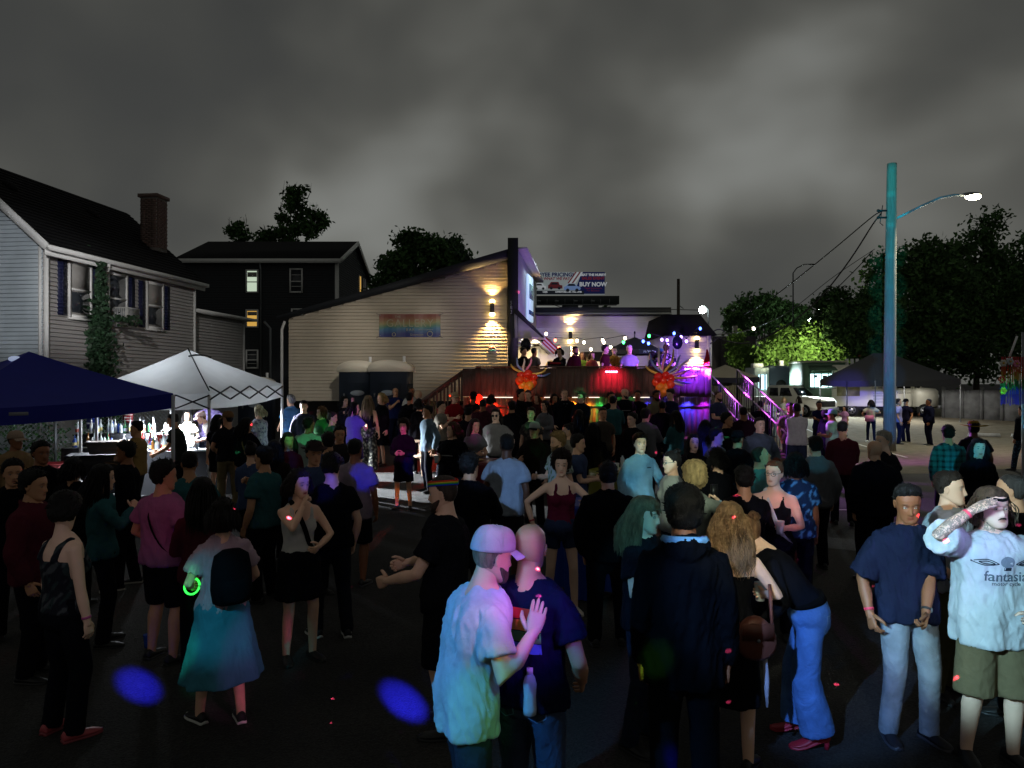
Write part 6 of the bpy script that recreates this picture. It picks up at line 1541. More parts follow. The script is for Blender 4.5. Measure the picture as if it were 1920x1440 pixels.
 def cb(v, q, t):
  b = G()
  skc = np.array(srgb(sk))
  b.add(v, q, t, skc); b.merge(hg)
  V, Q, Tt, C = b.arr()
  C = C*(1+.04*waves(V, .12, seed)[:, None])
  me = raw_mesh('person', V*s, Q, Tt, C, True)
  if ink:
   ia = me.attributes.new('ink', 'FLOAT', 'POINT'); val = np.zeros(len(V), np.float32)
   for sd in (1, -1):
    a, e, w = arms[sd]
    for p0, p1 in ((a, e), (e, w+nrm(w-e)*.1)):
     dd = p1-p0; u = np.clip(((V-p0) @ dd)/(dd @ dd), 0, 1); dist = np.linalg.norm(V-p0-u[:, None]*dd, axis=1)
     val = np.maximum(val, (dist < .07)*.62)
   nk_ = (np.linalg.norm(V-(NB*.6+HC*.4), axis=1) < .085)*.6
   ia.data.foreach_set('value', np.maximum(val, nk_).astype(np.float32)); me.materials.append(ink_material())
  else: me.materials.append(M_SKIN)
  sp['body'] = me
 remesh_later(g, vox, [3, 2, 2][lod], cb)
 # --- shirt
 def cloth(key, gg, amp, wl, aniso, vx=None, sm=3, mtl=None, color=None, colfn=None, namep=None, edge=None):
  def cb2(v, q, t):
   n = normals(v, q, t)
   sd_ = seed+(31 if key == 'shirt' else 57); w1 = waves(v, wl*1.5, sd_, 3, aniso); w2 = waves(v, wl*.75, sd_+3, 3, aniso)
   cr = amp*(.8*w1+.9*(.45-np.abs(w2))+.35*(.45-np.abs(waves(v, wl*.4, sd_+7, 3, aniso)))*(lod < 2))
   v2 = v+n*(cr+amp*.35)[:, None]
   cc = None
   if colfn is not None: cc = colfn(v)
   me = raw_mesh(namep or key, v2*s, q, t, cc, True); me.materials.append(mtl or M_CLOTH)
   sp['parts'].setdefault(key, []).append((namep or key, me, color))
  remesh_later(gg, vx or cvox, sm+[4, 3, 2][lod], cb2)
 tucked = (not top) or (top[0] in ('tank', 'tight', 'strapless', 'halter', 'crop') and not (len(top) > 2 and top[2].get('untucked')))
 if top:
  kind, tc = top[0], top[1]; to = top[2] if len(top) > 2 else {}
  ease = to.get('ease', {'tee': .022, 'long': .022, 'hoodie': .036, 'tank': .012, 'tight': .007, 'jacket': .034, 'strapless': .010, 'polo': .02, 'over': .05, 'halter': .01, 'dress': .012}.get(kind, .02))
  hem = to.get('hem', {'tank': .90, 'tight': .95, 'strapless': .93, 'over': .74, 'hoodie': .84, 'jacket': .82, 'dress': .55, 'halter': .93, 'crop': 1.1}.get(kind, .85))
  topz = {'tank': 1.345, 'strapless': 1.30, 'halter': 1.32}.get(kind, 1.478)
  zs = np.concatenate([np.linspace(hem, .98, max(2, int((.98-hem)/.04)+1)), [1.04, 1.1, 1.17, 1.24, 1.3, 1.36, 1.41, 1.445, 1.478]])
  zs = zs[zs <= topz+1e-6] if kind in ('tank', 'strapless', 'halter') else zs
  sg = G(); rings = []
  cw, cd, cy = prof(1.22)
  for z in zs:
   w, dp, yo = prof(max(z, .86))
   e = ease*np.interp(z, [1.38, 1.478], [1, .35])
   w += e; dp += e
   if kind not in ('tight', 'strapless', 'tank', 'halter', 'dress') and z < 1.22:   # hangs from the chest
    w = max(w, (cw+ease)*.97); dp = max(dp, (cd+ease)*.98)
   if kind == 'dress' and z < .9: w = w*(1+(.9-z)*to.get('flare', .5)); dp = dp*(1+(.9-z)*to.get('flare', .6))
   if not tucked and z < 1.0 and kind != 'dress':   # clears the hips and thighs
    u = sstep(1.0, .92, z) if False else float(np.clip((1.0-z)/.08, 0, 1))
    w = max(w, w*(1-u)+u*(.088*bw+.106*k+.014)); dp = max(dp, dp*(1-u)+u*(.112*k+.024))
   am = np.interp(z, [hem, hem+.25, 1.3], [.045, .02, 0.])*(1.6 if kind in ('over', 'dress') else 1)
   if z > 1.43 and kind not in ('tank',): w = min(w, .088+ease*.3) if z > 1.47 else w
   rings.append(T(ring(z, w, dp, yo, 32, am, seed)))
  sg.loft(np.stack(rings))
  if fem and kind != 'over':
   for sd in (1, -1):
    g2 = T([sd*.075*bw, -.085*bw, 1.245])[0]; sg.ball(g2, (.062*bw+ease*.6, .052*bw+ease*.6, .062*bw+ease*.6), 12, 8)
  sl = to.get('sleeve', {'tee': .62, 'polo': .6, 'over': .85, 'long': 2, 'hoodie': 2, 'jacket': 2, 'tight': 0, 'crop': .4, 'dress': 0}.get(kind, 0))
  for sd in (1, -1):
   a, e, w = arms[sd]; inn = T([sd*.05, .01, 1.372])[0]
   kk = k
   if sl and sl <= 1:
    en = a*(1-sl)+e*sl
    fl = .006+ease*.75
    sg.tube([inn, a*.97+inn*.03, a*.6+en*.4, en], [.062*kk, .058*kk+ease*.35, .058*kk+fl*.7, .060*kk+fl], 16)
   elif sl == 2:
    es = ease*.8
    wr = w-nrm(w-e)*.005
    sg.tube([inn, a, a*.5+e*.5, e, e*.5+w*.5, wr], [.062*kk, .056*kk+es*.5, .053*kk+es*.8, .046*kk+es, .043*kk+es*.9, .034*kk+es*.5], 16)
  if kind in ('tank', 'halter'):
   for sd in (1, -1):
    f = T([sd*.085, -.10*bw, 1.30])[0]; mid = T([sd*.09, -.005, 1.448])[0]; bk = T([sd*.085, .11*bw, 1.30])[0]
    if kind == 'halter': mid = T([sd*.055, .02, 1.475])[0]; bk = T([0, .075, 1.47])[0]
    m1 = T([sd*.09, -.075, 1.40])[0]; m2 = T([sd*.092, .075, 1.40])[0]
    pts = [f, m1, mid, m2, bk] if kind == 'tank' else [f, T([sd*.07, -.09, 1.40])[0], mid, bk]
    sg.tube(pts, [.026, .024, .022, .024, .026] if kind == 'tank' else [.02, .016, .014, .014], 8)
  if kind == 'hoodie':
   c = T([0, .085, 1.46])[0]; sg.ball(c, (.115, .06, .075), 14, 8, M=R3)
   sg.tube([T([.09, -.02, 1.45])[0], T([.1, .05, 1.475])[0], T([0, .1, 1.47])[0], T([-.1, .05, 1.475])[0], T([-.09, -.02, 1.45])[0]], [.02, .035, .045, .035, .02], 10)
  if kind in ('jacket', 'polo'):
   q = [T(np.array([.075*math.sin(t), .018-.07*math.cos(t), 1.478+.012*(1-math.cos(t))]))[0] for t in np.linspace(.5, 5.78, 12)]
   sg.tube(q, .014, 6)
  cf = None
  pat = to.get('pattern')
  mtl = M_DENIM if to.get('denim') else M_CLOTH
  if pat:
   mtl = M_PATTERN; cf = lambda v, p=pat: pattern(v, p, seed)
  cloth('shirt', sg, to.get('fold', {'tight': .002, 'tank': .003, 'strapless': .003}.get(kind, [.0095, .008, .007][lod])), .10, (1.3, 1.3, .55), color=tc, mtl=mtl, colfn=cf,
    namep=to.get('name', {'tee': 'shirt', 'polo': 'polo_shirt', 'long': 'shirt', 'hoodie': 'hoodie', 'jacket': 'jacket', 'tank': 'tank_top', 'halter': 'halter_top', 'tight': 'top', 'strapless': 'top', 'over': 'shirt', 'dress': 'dress', 'crop': 'top'}.get(kind, 'shirt')))
 if bottom:
  kind, bc = bottom[0], bottom[1]; bo = bottom[2] if len(bottom) > 2 else {}
  bg = G(); k2 = k; pe = .02 if tucked else .011
  zs = [.80, .85, .90, .95, 1.0, bo.get('waist', 1.03)]
  bg.loft(np.stack([T(ring(z, prof(max(z, .86))[0]*(.8 if z < .84 else 1)+pe, prof(max(z, .86))[1]*(.8 if z < .84 else 1)+pe, prof(z)[2], 28)) for z in zs]))
  if kind in ('skirt',):
   ln = bo.get('len', .5); fl = bo.get('flare', .6)
   rr = []
   for z in np.linspace(1.0-ln, 1.0, 9):
    w, dp, yo = prof(max(z, .88)); u = (1-z)/ln
    rr.append(ring(z, (w+.015)*(1+fl*u), (dp+.015)*(1+fl*u), yo, 36, .07*u, seed))
   bg.loft(np.stack(rr))
  else:
   for sd in (1, -1):
    h, kn, an = legs[sd]
    st = h+np.array([-sd*.008, 0, .0])
    if kind == 'shorts':
     u = bo.get('len', .95); en = h*(1-u)+kn*u if u <= 1 else kn*(1-(u-1))+an*(u-1)
     w_ = bo.get('wide', 0)
     bg.tube([st, h*.6+kn*.4, en], [.108*k2, .104*k2+w_*.5, .098*k2+w_], 18)
    else:
     R = {'jeans': (.106, .093, .072, .066, .062), 'slim': (.103, .087, .066, .062, .048), 'wide': (.108, .105, .105, .115, .122), 'pants': (.107, .097, .080, .073, .068)}[kind]
     end = an+np.array([0, 0, bo.get('cuff', -.045)])
     bg.tube([st, h*.6+kn*.4, kn, kn*.6+an*.4, end], np.array(R)*np.array([k2, k2, k2*.5+.5, k2*.5+.5, 1]), 18)
  bm = M_DENIM if kind in ('jeans', 'wide') or bo.get('denim') else M_CLOTH
  pat = bo.get('pattern')
  cf = (lambda v, p=pat: pattern(v, p, seed+1)) if pat else None
  cloth('trousers', bg, bo.get('fold', .0035), .10, (1.1, 1.1, .8), color=bc, mtl=M_PATTERN if pat else bm, colfn=cf,
    namep={'shorts': 'shorts', 'skirt': 'skirt'}.get(kind, 'trousers'))
 PEOPLE.append(sp)
 return sp

def pattern(v, p, seed):
 kind = p[0]; cols = [np.array(srgb(c)) for c in p[1:]]
 C = np.broadcast_to(cols[0], v.shape).copy()
 if kind == 'floral':
  for i, c in enumerate(cols[1:]):
   m = sstep(.25, .55, waves(v, .07, seed+i*5, 4))[:, None]; C = C*(1-m)+c*m
 elif kind == 'plaid':
  a = (np.sin(v[:, 0]*70) > .35)*.5+(np.sin(v[:, 2]*70) > .35)*.5+(np.sin(v[:, 1]*70) > .6)*.2
  C = C*(1-a[:, None])+cols[1]*a[:, None]
 elif kind == 'stripe':
  k = np.clip(((v[:, 2]-p_lo(v))/(.9)), 0, .999)
  C = np.array(cols)[(k*len(cols)).astype(int)]
 return C
def p_lo(v): return v[:, 2].min()

def shoe_geo(lod, upper, sole, heel=0.):
 g = G(); n = [14, 10, 8][lod]
 L = [(-.075, .030, .062), (-.06, .036, .085), (-.02, .037, .088), (.03, .041, .068), (.09, .048, .052), (.14, .045, .042), (.175, .032, .03), (.19, .012, .018)]
 a = np.linspace(-.25, np.pi+.25, n)
 for col, z0, k, zc in ((upper, .022, 1., None), (sole, 0., 1.07, .026)):
  rr = []
  for f, w, h in L:
   h2 = h if zc is None else zc
   zz = z0+np.maximum(0, np.sin(a))*(h2-z0); zz[np.sin(a) < 0] = z0
   yo = -f*(1.03 if zc else 1)
   zz = zz+heel*np.interp(f, [-.08, .02, .12, .2], [1, .55, 0, 0])
   rr.append(np.stack([w*k*np.cos(a)*(1 if zc is None else 1), np.full(n, yo), zz], 1))
  g.loft(np.stack(rr), True, srgb(col))
 if heel:
  g.tube([(0, .055, heel+.02), (0, .062, heel*.4), (0, .06, 0.)], [.024, .017, .015], 8, srgb(upper))
 return g

def finish_people():
 flush_remesh()
 for sp in PEOPLE:
  s = sp['s']
  o = link(bpy.data.objects.new(sp['name'], sp['body']))
  o.location = (sp['x'], sp['d'], sp['gz']); o.rotation_euler.z = sp['yw']
  tag(o, sp['label'], sp['cat'], sp['group']); sp['obj'] = o
  for key, lst in sp['parts'].items():
   for nm, me, color in lst:
    c = link(bpy.data.objects.new(nm, me), o)
    if color is not None: c.color = (*srgb(color), 1)
    sp['o_'+key] = c
  lod = sp['lod']
  if sp['hair'] and sp['hair'][0] not in ('bald', None):
   hk = dict(sp['hair'][2]) if len(sp['hair']) > 2 else {}
   h = make_hair(sp['hair'][0], lod, sp['fem'], sp['seed'], **hk)
   q = G(); q.merge(h, rt(sp['RH'], sp['HC'])); v, Q, T, C = q.arr()
   me = raw_mesh('hair', v*s, Q, T, None, True); me.materials.append(M_HAIR)
   c = link(bpy.data.objects.new('hair', me), o); c.color = (*srgb(sp['hair'][1]), 1)
  if sp['beard']:
   na, nz = [(72, 52), (44, 34), (24, 20)][lod]; V, A = head_grid(na, nz, sp['fem'])
   P = V.reshape(-1, 3); cz = np.cos(A).ravel()
   hl = np.interp(cz, [-.3, 0.05, .35, .7, 1], [-.2, -.03, -.045, -.058, -.056])
   m = sstep(-.004, .012, hl-P[:, 2])*sstep(-.1, .1, cz)
   lipm = np.exp(-(P[:, 0]/.02)**4-((P[:, 2]+.073)/.009)**4); m = m*(1-lipm)
   th = sp['beard'][1] if len(sp['beard']) > 1 else .012
   N = nrm_rows(P-np.array([0, -.01, .02]))
   v = P+N*((-.012)*(1-m)+(th+.003*waves(P, .02, sp['seed'], 5))*m)[:, None]
   q = G(); q.add(xf(rt(sp['RH'], sp['HC']), v)*s, grid_faces(nz, na))
   c = q.obj('beard', M_HAIR, o, True, color=sp['beard'][0])
  if sp['shoes']:
   heel = sp['shoes'][2] if len(sp['shoes']) > 2 else 0.
   for sd, ft in zip((1, -1), sp['feet']):
    g = shoe_geo(lod, sp['shoes'][0], sp['shoes'][1], heel)
    an = sp['legs'][sd][2]; ya = sd*math.radians(12)
    if len(ft) > 3: ya = math.radians(ft[3])
    q = G(); q.merge(g, rt(rz(ya), (an[0], an[1], max(an[2]-.085, 0)))); v, Q, T, C = q.arr()
    me = raw_mesh('shoe', v*s, Q, T, C, True); me.materials.append(M_SHOE)
    link(bpy.data.objects.new('shoe', me), o)
  for ex in sp['extras']: EXTRA[ex[0]](sp, *ex[1:])

EXTRA = {}
def head_part(sp, g, name, material, color=None, smooth=True, col=False):
 q = G(); q.merge(g, rt(sp['RH'], sp['HC'])); v, Q, T, C = q.arr()
 me = raw_mesh(name, v*sp['s'], Q, T, C if col else None, smooth); me.materials.append(material)
 c = link(bpy.data.objects.new(name, me), sp['obj'])
 if color: c.color = (*srgb(color), 1)
 return c

def ex_cap(sp, color, yaw=0, brim=True, brimcolor=None):
 lod = sp['lod']; na, nz = [(48, 14), (28, 9), (16, 7)][lod]
 a = np.arange(na)*2*np.pi/na; g = G(); rr = []
 for u in np.linspace(0, 1, nz):
  ph = u*np.pi/2*.985
  z = .032+.115*np.sin(ph)**.92; w = .0935*np.cos(ph)**.55; d = .114*np.cos(ph)**.55
  rr.append(np.stack([w*np.sin(a), .006-d*np.cos(a), np.full(na, z)+.010*np.cos(a)*(1-u)], 1))
 inner = np.array(rr[0])*np.array([.93, .93, 1]); g.loft(np.stack([inner]+rr), True)
 g.ball((0, .004, .149), (.008, .008, .005), 8, 5)
 M = rz(math.radians(yaw))
 v, q, t, c = g.arr(); g2 = G(); g2.add(v @ M.T, q, t)
 cap = head_part(sp, g2, 'cap', M_CLOTH, color)
 if lod == 0:                                    # panel seams
  sg = G()
  for k in range(6):
   al = k*np.pi/3+.52
   q = []
   for u in np.linspace(0, .97, 10):
    ph = u*np.pi/2*.985; z = .0325+.1155*np.sin(ph)**.92; w = .0945*np.cos(ph)**.55; d = .115*np.cos(ph)**.55
    q.append((w*math.sin(al), .006-d*math.cos(al), z+.010*math.cos(al)*(1-u)))
   sg.tube(np.array(q) @ M.T, .0016, 4)
  q = G(); q.merge(sg, rt(sp['RH'], sp['HC'])); v, Q, T, C = q.arr()
  me = raw_mesh('seam', v*sp['s'], Q, T, None, True); me.materials.append(M_CLOTH)
  c = link(bpy.data.objects.new('seam', me), cap); c.color = (*srgb('#b9bcc6'), 1)
 if brim:
  bg = G(); n = [22, 12, 8][lod]; th = np.linspace(-1.12, 1.12, n); top = [];
  rows = []
  for k, e in enumerate((0, .35, .7, 1.)):
   x = (.092+.006*e)*np.sin(th); y = .006-.11*np.cos(th)-e*.075*np.clip(np.cos(th*.93), 0, 1)**.7
   z = .044+.0*e-.018*e-.022*(np.sin(th)**2)*(.3+e)
   rows.append(np.stack([x, y, z], 1))
  R = np.stack(rows); up = R.reshape(-1, 3); lo = up+np.array([0, 0, -.004])
  i = np.arange(3)[:, None]*n; j = np.arange(n-1)[None]
  q = np.stack([i+j, i+n+j, i+n+j+1, i+j+1], -1).reshape(-1, 4)
  bg.add(up @ M.T, q); bg.add(lo @ M.T, q[:, ::-1])
  e = np.arange(n-1)+3*n; bg.add(np.concatenate([up, lo]) @ M.T, np.stack([e, e+len(up), e+1+len(up), e+1], 1))
  head_part(sp, bg, 'brim', M_CLOTH, brimcolor or color)
EXTRA['cap'] = ex_cap

def ex_hat(sp, color, wide=.19):
 n = 32; a = np.arange(n)*2*np.pi/n; g = G()
 P = [(wide, .052), (wide*.85, .047), (.115, .05), (.102, .055), (.098, .10), (.092, .135), (.06, .148), (.01, .142)]
 g.loft(np.stack([np.stack([r_*.88*np.sin(a), .006-r_*1.05*np.cos(a), np.full(n, z_)+(.02*np.sin(a)**2 if r_ > .11 else 0)], 1) for r_, z_ in P]))
 head_part(sp, g, 'hat', M_CLOTH, color)
EXTRA['hat'] = ex_hat

def ex_band(sp, *cols):
 a = np.linspace(-1.4, 1.4, 30);
 for k, c in enumerate(cols):
  g = G(); z0 = .052+.0085*k
  q = [(.083*math.sin(t), .006-.105*math.cos(t), z0+.012*abs(math.sin(t))) for t in np.linspace(0, 2*np.pi, 30)]
  g.tube(q, .0055, 5); head_part(sp, g, 'headband', M_CLOTH, c)
EXTRA['band'] = ex_band

def ex_glasses(sp, color='#101010', dark=False):
 g = G()
 for s in (-1, 1):
  c = np.array([s*.033, -.099, -.002])
  g.tube([c+np.array([.024*math.cos(t), .003*abs(math.cos(t)), .019*math.sin(t)]) for t in np.linspace(0, 2*np.pi, 15)], .0022, 5)
  g.tube([c+np.array([s*.024, .002, .006]), (s*.074, -.06, .006), (s*.082, .01, .006)], .002, 4)
 g.tube([(-.011, -.1, .002), (0, -.105, .004), (.011, -.1, .002)], .002, 4)
 o = head_part(sp, g, 'glasses', M_PLASTIC, color)
 if dark:
  g = G()
  for s in (-1, 1): g.ball((s*.033, -.099, -.002), (.023, .003, .018), 12, 6)
  head_part(sp, g, 'lens', M_PLASTIC, '#050505')
EXTRA['glasses'] = ex_glasses

def ex_moustache(sp, color):
 g = G()
 g.tube([(-.026, -.088, -.068), (-.014, -.1, -.058), (0, -.104, -.056), (.014, -.1, -.058), (.026, -.088, -.068)], [.002, .0055, .006, .0055, .002], 6)
 head_part(sp, g, 'moustache', M_HAIR, color)
EXTRA['moustache'] = ex_moustache

def local_part(sp, g, name, material, color=None, parent=None, col=False, smooth=True):
 v, Q, T, C = g.arr()
 me = raw_mesh(name, v*sp['s'], Q, T, C if col else None, smooth); me.materials.append(material)
 c = link(bpy.data.objects.new(name, me), parent or sp['obj'])
 if color: c.color = (*srgb(color), 1)
 return c

def ex_wrist(sp, side, color, watch=False):
 a, e, w = sp['arms'][side]; d = nrm(w-e); p = w-d*.035
 g = G(); g.tube([p-d*.009, p-d*.008, p+d*.008, p+d*.009], [.027, .0325, .0325, .027], 14)
 o = local_part(sp, g, 'watch' if watch else 'wristband', M_PLASTIC, color)
 if watch:
  out = nrm(np.cross(d, np.cross((side, -.5, .3), d))); g = G(); g.ball(p+out*.031, (.017, .017, .008), 12, 6, M=np.stack([d, np.cross(out, d), out], 1))
  local_part(sp, g, 'watch_face', M_METAL, '#9aa0a8', o)
EXTRA['wrist'] = ex_wrist

def ex_chain(sp, color, drop=.13, pend=None, r=.0022, rad=.075):
 T = sp['T']; q = []
 bw = sp['bw']
 for t in np.linspace(-np.pi, np.pi, 26):
  c = math.cos(t); f = np.clip(c, 0, 1)
  z = 1.478-drop*f**1.5; y = -(.06+(.055)*f*(1 if c > 0 else 0)) if c > 0 else .06
  y = .02-(.066+.062*f*bw)*c
  q.append(T([rad*math.sin(t)*(1-.25*f), y, z])[0])
 g = G(); g.tube(q, r, 5); o = local_part(sp, g, 'necklace', M_METAL, color)
 if pend:
  p = T([0, .02-(.066+.062*bw)-.008, 1.478-drop-.018])[0]
  g = G(); g.box(p, (.022, .007, .026)); local_part(sp, g, 'pendant', M_METAL, pend, o, smooth=False)
EXTRA['chain'] = ex_chain

def ex_strap(sp, color, sd=1, w=.022):
 T = sp['T']; q = []
 e = .035
 hipz = .93
 for t in np.linspace(-np.pi, np.pi, 30):
  u = .5+.5*math.cos(t)               # 1 = at shoulder, 0 = opposite hip
  z = hipz+(1.455-hipz)*u; zz = min(z, 1.44)
  W, D, yo = sp['prof'](zz); x = sd*(-W*.95+ (W*.95+.085)*u)
  y = (yo-(D+e)*math.sin(t)*(1 if True else 1))
  q.append(T([x, y, z+ (.02 if u > .97 else 0)])[0])
 g = G(); g.tube(q, np.stack([np.full(30, w), np.full(30, .004)], 1), 8)
 local_part(sp, g, 'strap', M_CLOTH, color)
EXTRA['strap'] = ex_strap

def ex_print(sp, kind, front=True, part='shirt', base=1.2):
 """flat print laid onto the shirt"""
 sh = sp.get('o_'+part)
 if not sh: return
 me = sh.data; v, q, t = grab(me)
 bv = BVHTree.FromPolygons([tuple(p) for p in v], [tuple(f) for f in q]+[tuple(f) for f in t])
 s = sp['s']; sg = -1 if front else 1
 lean = sp['T']
 def lay(P, color, name, material=M_CLOTH, off=.0035):
  """P: list of (verts in (u right-as-seen, w up) about the chest centre, tris/quads)"""
  V2, Q2, T2 = P
  out = []
  for u, w in V2:
   x = u*(-1 if not front else 1)
   o3 = np.array([x, sg*.6, base+w]); d3 = np.array([0, -sg, 0])
   p0 = sp['T'](np.array([x, 0, base+w]))[0]*s
   dirv = sp['T'](np.array([x, sg, base+w]))[0]*s-p0; dirv = nrm(dirv)
   h = bv.ray_cast(Vector(p0+dirv*.6), Vector(-dirv))
   hp = np.array(h[0]) if h[0] is not None else p0+dirv*.15
   out.append((hp+dirv*off)/s)
  g = G(); g.add(out, Q2, T2); return local_part(sp, g, name, material, color, sh, smooth=False)
 def txt(st, size, cx, cy, color, sub=False, **kw):
  V3, Q3, T3 = text_mesh(st, size, **kw); lay((V3[:, :2]+np.array([cx, cy]), Q3, T3), color, 'print')
 def patch(x0, x1, y0, y1, color, nx=8, ny=6):
  X, Y = np.meshgrid(np.linspace(x0, x1, nx), np.linspace(y0, y1, ny)); V2 = np.stack([X.ravel(), Y.ravel()], 1)
  i = np.arange(ny-1)[:, None]*nx; j = np.arange(nx-1)[None]
  Q = np.stack([i+j, i+j+1, i+nx+j+1, i+nx+j], -1).reshape(-1, 4); lay((V2, Q, []), color, 'print')
 PR = dict(lay=lay, txt=txt, patch=patch)
 PRINTS[kind](PR)
EXTRA['print'] = ex_print
PRINTS = {}
# ---------------------------------------------------------------- who stands where
DRINK = dict(hr=(-.14, .28, 1.14), curl=(.35, .9)); DRINKL = dict(hl=(.14, .28, 1.14), curl=(.9, .35))
BOTH = dict(hl=(.08, .28, 1.12), hr=(-.08, .28, 1.12), curl=(.7, .7)); CROSS = dict(hl=(-.10, .21, 1.19), hr=(.11, .24, 1.15))
PHONE = dict(hr=(-.07, .27, 1.32), curl=(.35, .8)); HIPS = dict(hl=(.19, -.02, 1.0), el=(1, .3, 0), hr=(-.19, -.02, 1.0), er=(-1, .3, 0))
PR_ = PRINTS
def pr_back(P):
 for k, c in enumerate(('#e04a3a', '#f0b84a', '#62b05a', '#5a8ad8')): P['patch'](-.13, .13, .115-.055*k, .166-.055*k, c)
 P['patch'](-.12, -.06, -.10, -.062, '#7a9ad8', 4, 3)
PR_['back'] = pr_back
def pr_logo(P):
 ink = '#26303a'
 for s_ in (-1, 1):
  for a, b, h in ((.05, .19, .022), (.07, .16, .010)):
   u = np.linspace(0, 1, 10); x = s_*(a+(b-a)*u); y = .10+h*np.sin(u*np.pi)+.01*u; y2 = .10-h*.7*np.sin(u*np.pi)+.01*u
   for yy in (y, y2):
    V = np.concatenate([np.stack([x, yy], 1), np.stack([x, yy+.006], 1)]); Q = [(i, i+1, 11+i, 10+i) for i in range(9)]; P['lay']((V, Q, []), ink, 'print')
 t = np.linspace(0, 2*np.pi, 17)[:-1]; V = np.concatenate([[(0, .115)], np.stack([.042*np.cos(t), .115+.036*np.sin(t)], 1)]); P['lay']((V, [], [(0, i+1, (i+1) % 16+1) for i in range(16)]), '#7a8490', 'print')
 P['patch'](-.022, .022, .062, .082, ink, 4, 3)
 P['txt']('fantasia', .088, 0, .022, '#5a6672', bold=.001); P['txt']('motor cycle', .036, 0, -.022, ink)
PR_['logo'] = pr_logo
def pr_words(P): P['txt']('I  L', .07, .02, .10, '#2c3038'); P['txt']('I S A', .07, -.01, .02, '#8c2f38')
PR_['words'] = pr_words
def pr_chest(P): P['txt']('STAGE CREW', .03, .08, .16, '#a8a8a8')
PR_['small'] = lambda P: P['patch'](.05, .12, .10, .115, '#2c4a58', 4, 3)
def pr_pockets(P):
 for s_ in (-1, 1):
  a = [(s_*.03, .05), (s_*.135, .055), (s_*.135, -.05), (s_*.085, -.08), (s_*.03, -.05), (s_*.03, .05)]
  for u, v in zip(a[:-1], a[1:]):
   u, v = np.array(u), np.array(v); d = nrm(v-u); n = np.array([-d[1], d[0]])*.0028; m_ = [u*(1-t)+v*t for t in np.linspace(0, 1, 5)]
   P['lay']((np.array([x+n for x in m_]+[x-n for x in m_]), [(i, i+1, 6+i, 5+i) for i in range(4)], []), '#6f86a8', 'pocket_seam')
PR_['pockets'] = pr_pockets
PR_['tri'] = lambda P: P['lay']((np.array([(-.05, .20), (.05, .20), (0, .12)]), [], [(0, 2, 1)]), '#8a8f96', 'print')
PR_['line'] = lambda P: P['patch'](-.11, .11, -.0, .018, '#8a8a8a', 8, 3)

# foreground
person(872, 3.6, 112, 'person in white trucker cap and pale tee with a hand on a friend\'s back', lean=11, hd=(8, 4, 0), hr=(-.24, .25, 1.29), er=(-.5, .1, -1), palmr=(.9, .42, 0), hdr=(.15, .35, .9), curl=(.3, .08), hl=(.16, .30, 1.02),
  top=('tee', '#b4c2cc', {'hem': .80, 'ease': .03}), bottom=('jeans', '#2d3440'), hair=('buzz', '#8a7868'), beard=('#5a4a3c', .005), skin='fair', build=.96, extras=(('cap', '#b9b4c6'),), feet=((.13, .02), (-.13, -.05)))
person(992, 3.75, 152, 'bald person in navy tee with rainbow print seen from behind', hd=(18, 4, 0), hair=None, top=('tee', '#12162e', {'hem': .86}), bottom=('jeans', '#39475f'), skin='tan', build=1.0, extras=(('print', 'back', False), ('print', 'pockets', False, 'trousers', .88)), hl=(.24, .12, .90), hr=(-.22, .16, .95), beard=('#3a3028', .004))
person(835, 5.3, -103, 'bearded person in black tee with rainbow headband facing left, forearm raised', H=1.8, hd=(0, 6, 0), top=('tee', '#15161b'), bottom=('shorts', '#15161a', {'len': 1.05}), hair=('buzz', '#3a3028'), beard=('#3a2c22', .014), skin='fair', build=1.08,
  hr=(-.18, .36, 1.08), hl=(.20, .34, 1.05), curl=(.7, .7), extras=(('band', '#2a4ad0', '#2fae4a', '#e0c23a', '#d8402f'),))
person(1283, 4.15, 172, 'tall person in black hooded jacket with pale blue collar seen from behind', H=1.86, top=('hoodie', '#06070a', {'hem': .74, 'ease': .022}), bottom=('pants', '#101115'), hair=('short', '#0d0b0b', {'volume': 1.7}), skin='brown', build=.95, hr=(-.22, .04, .84), hl=(.22, .02, .84),
  extras=(('collar', '#6f9fc0'),))
person(1206, 5.05, 52, 'person with long fringe hair, face lit blue, behind the black jacket', fem=1, H=1.68, hd=(10, 4, 0), top=('tee', '#17181f'), bottom=('jeans', '#1a2233'), hair=('long', '#6a5a44', {'length': .28, 'bangs': True}), skin='pale', lip='#a03a52', **DRINK)
person(1368, 4.75, 158, 'bare shouldered person with long curly hair in black strapless dress', fem=1, H=1.68, hd=(20, 0, 0), top=('strapless', '#0e0e12'), bottom=('skirt', '#0e0e12', {'len': .55, 'flare': .15}), hair=('long', '#8a6c4e', {'length': .30, 'wave': .9, 'volume': 1.25}), skin='fair',
  hl=(.20, .06, .95), hr=(-.20, .30, 1.10), er=(-.9, .5, -.6), curl=(.4, 1.0), shoes=('#151515', '#151515'))
person(1520, 5.1, -108, 'person with bun in sheer black top and blue jeans bending left', fem=1, H=1.68, lean=40, hd=(-6, -14, 0), top=('tight', '#101116', {'sleeve': 2, 'ease': .009, 'hem': .97}), bottom=('wide', '#4d74ac', {'cuff': .03, 'fold': .003}), hair=('bun', '#7a5a40'), skin='pale', hr=(-.14, .28, .82), hl=(.16, .34, .86),
  shoes=('#a01f32', '#a01f32', .08), feet=((.09, -.02), (-.10, .10)), curl=(.5, .5), extras=(('belt', '#0c0c0c'), ('print', 'pockets', False, 'trousers', .88)))
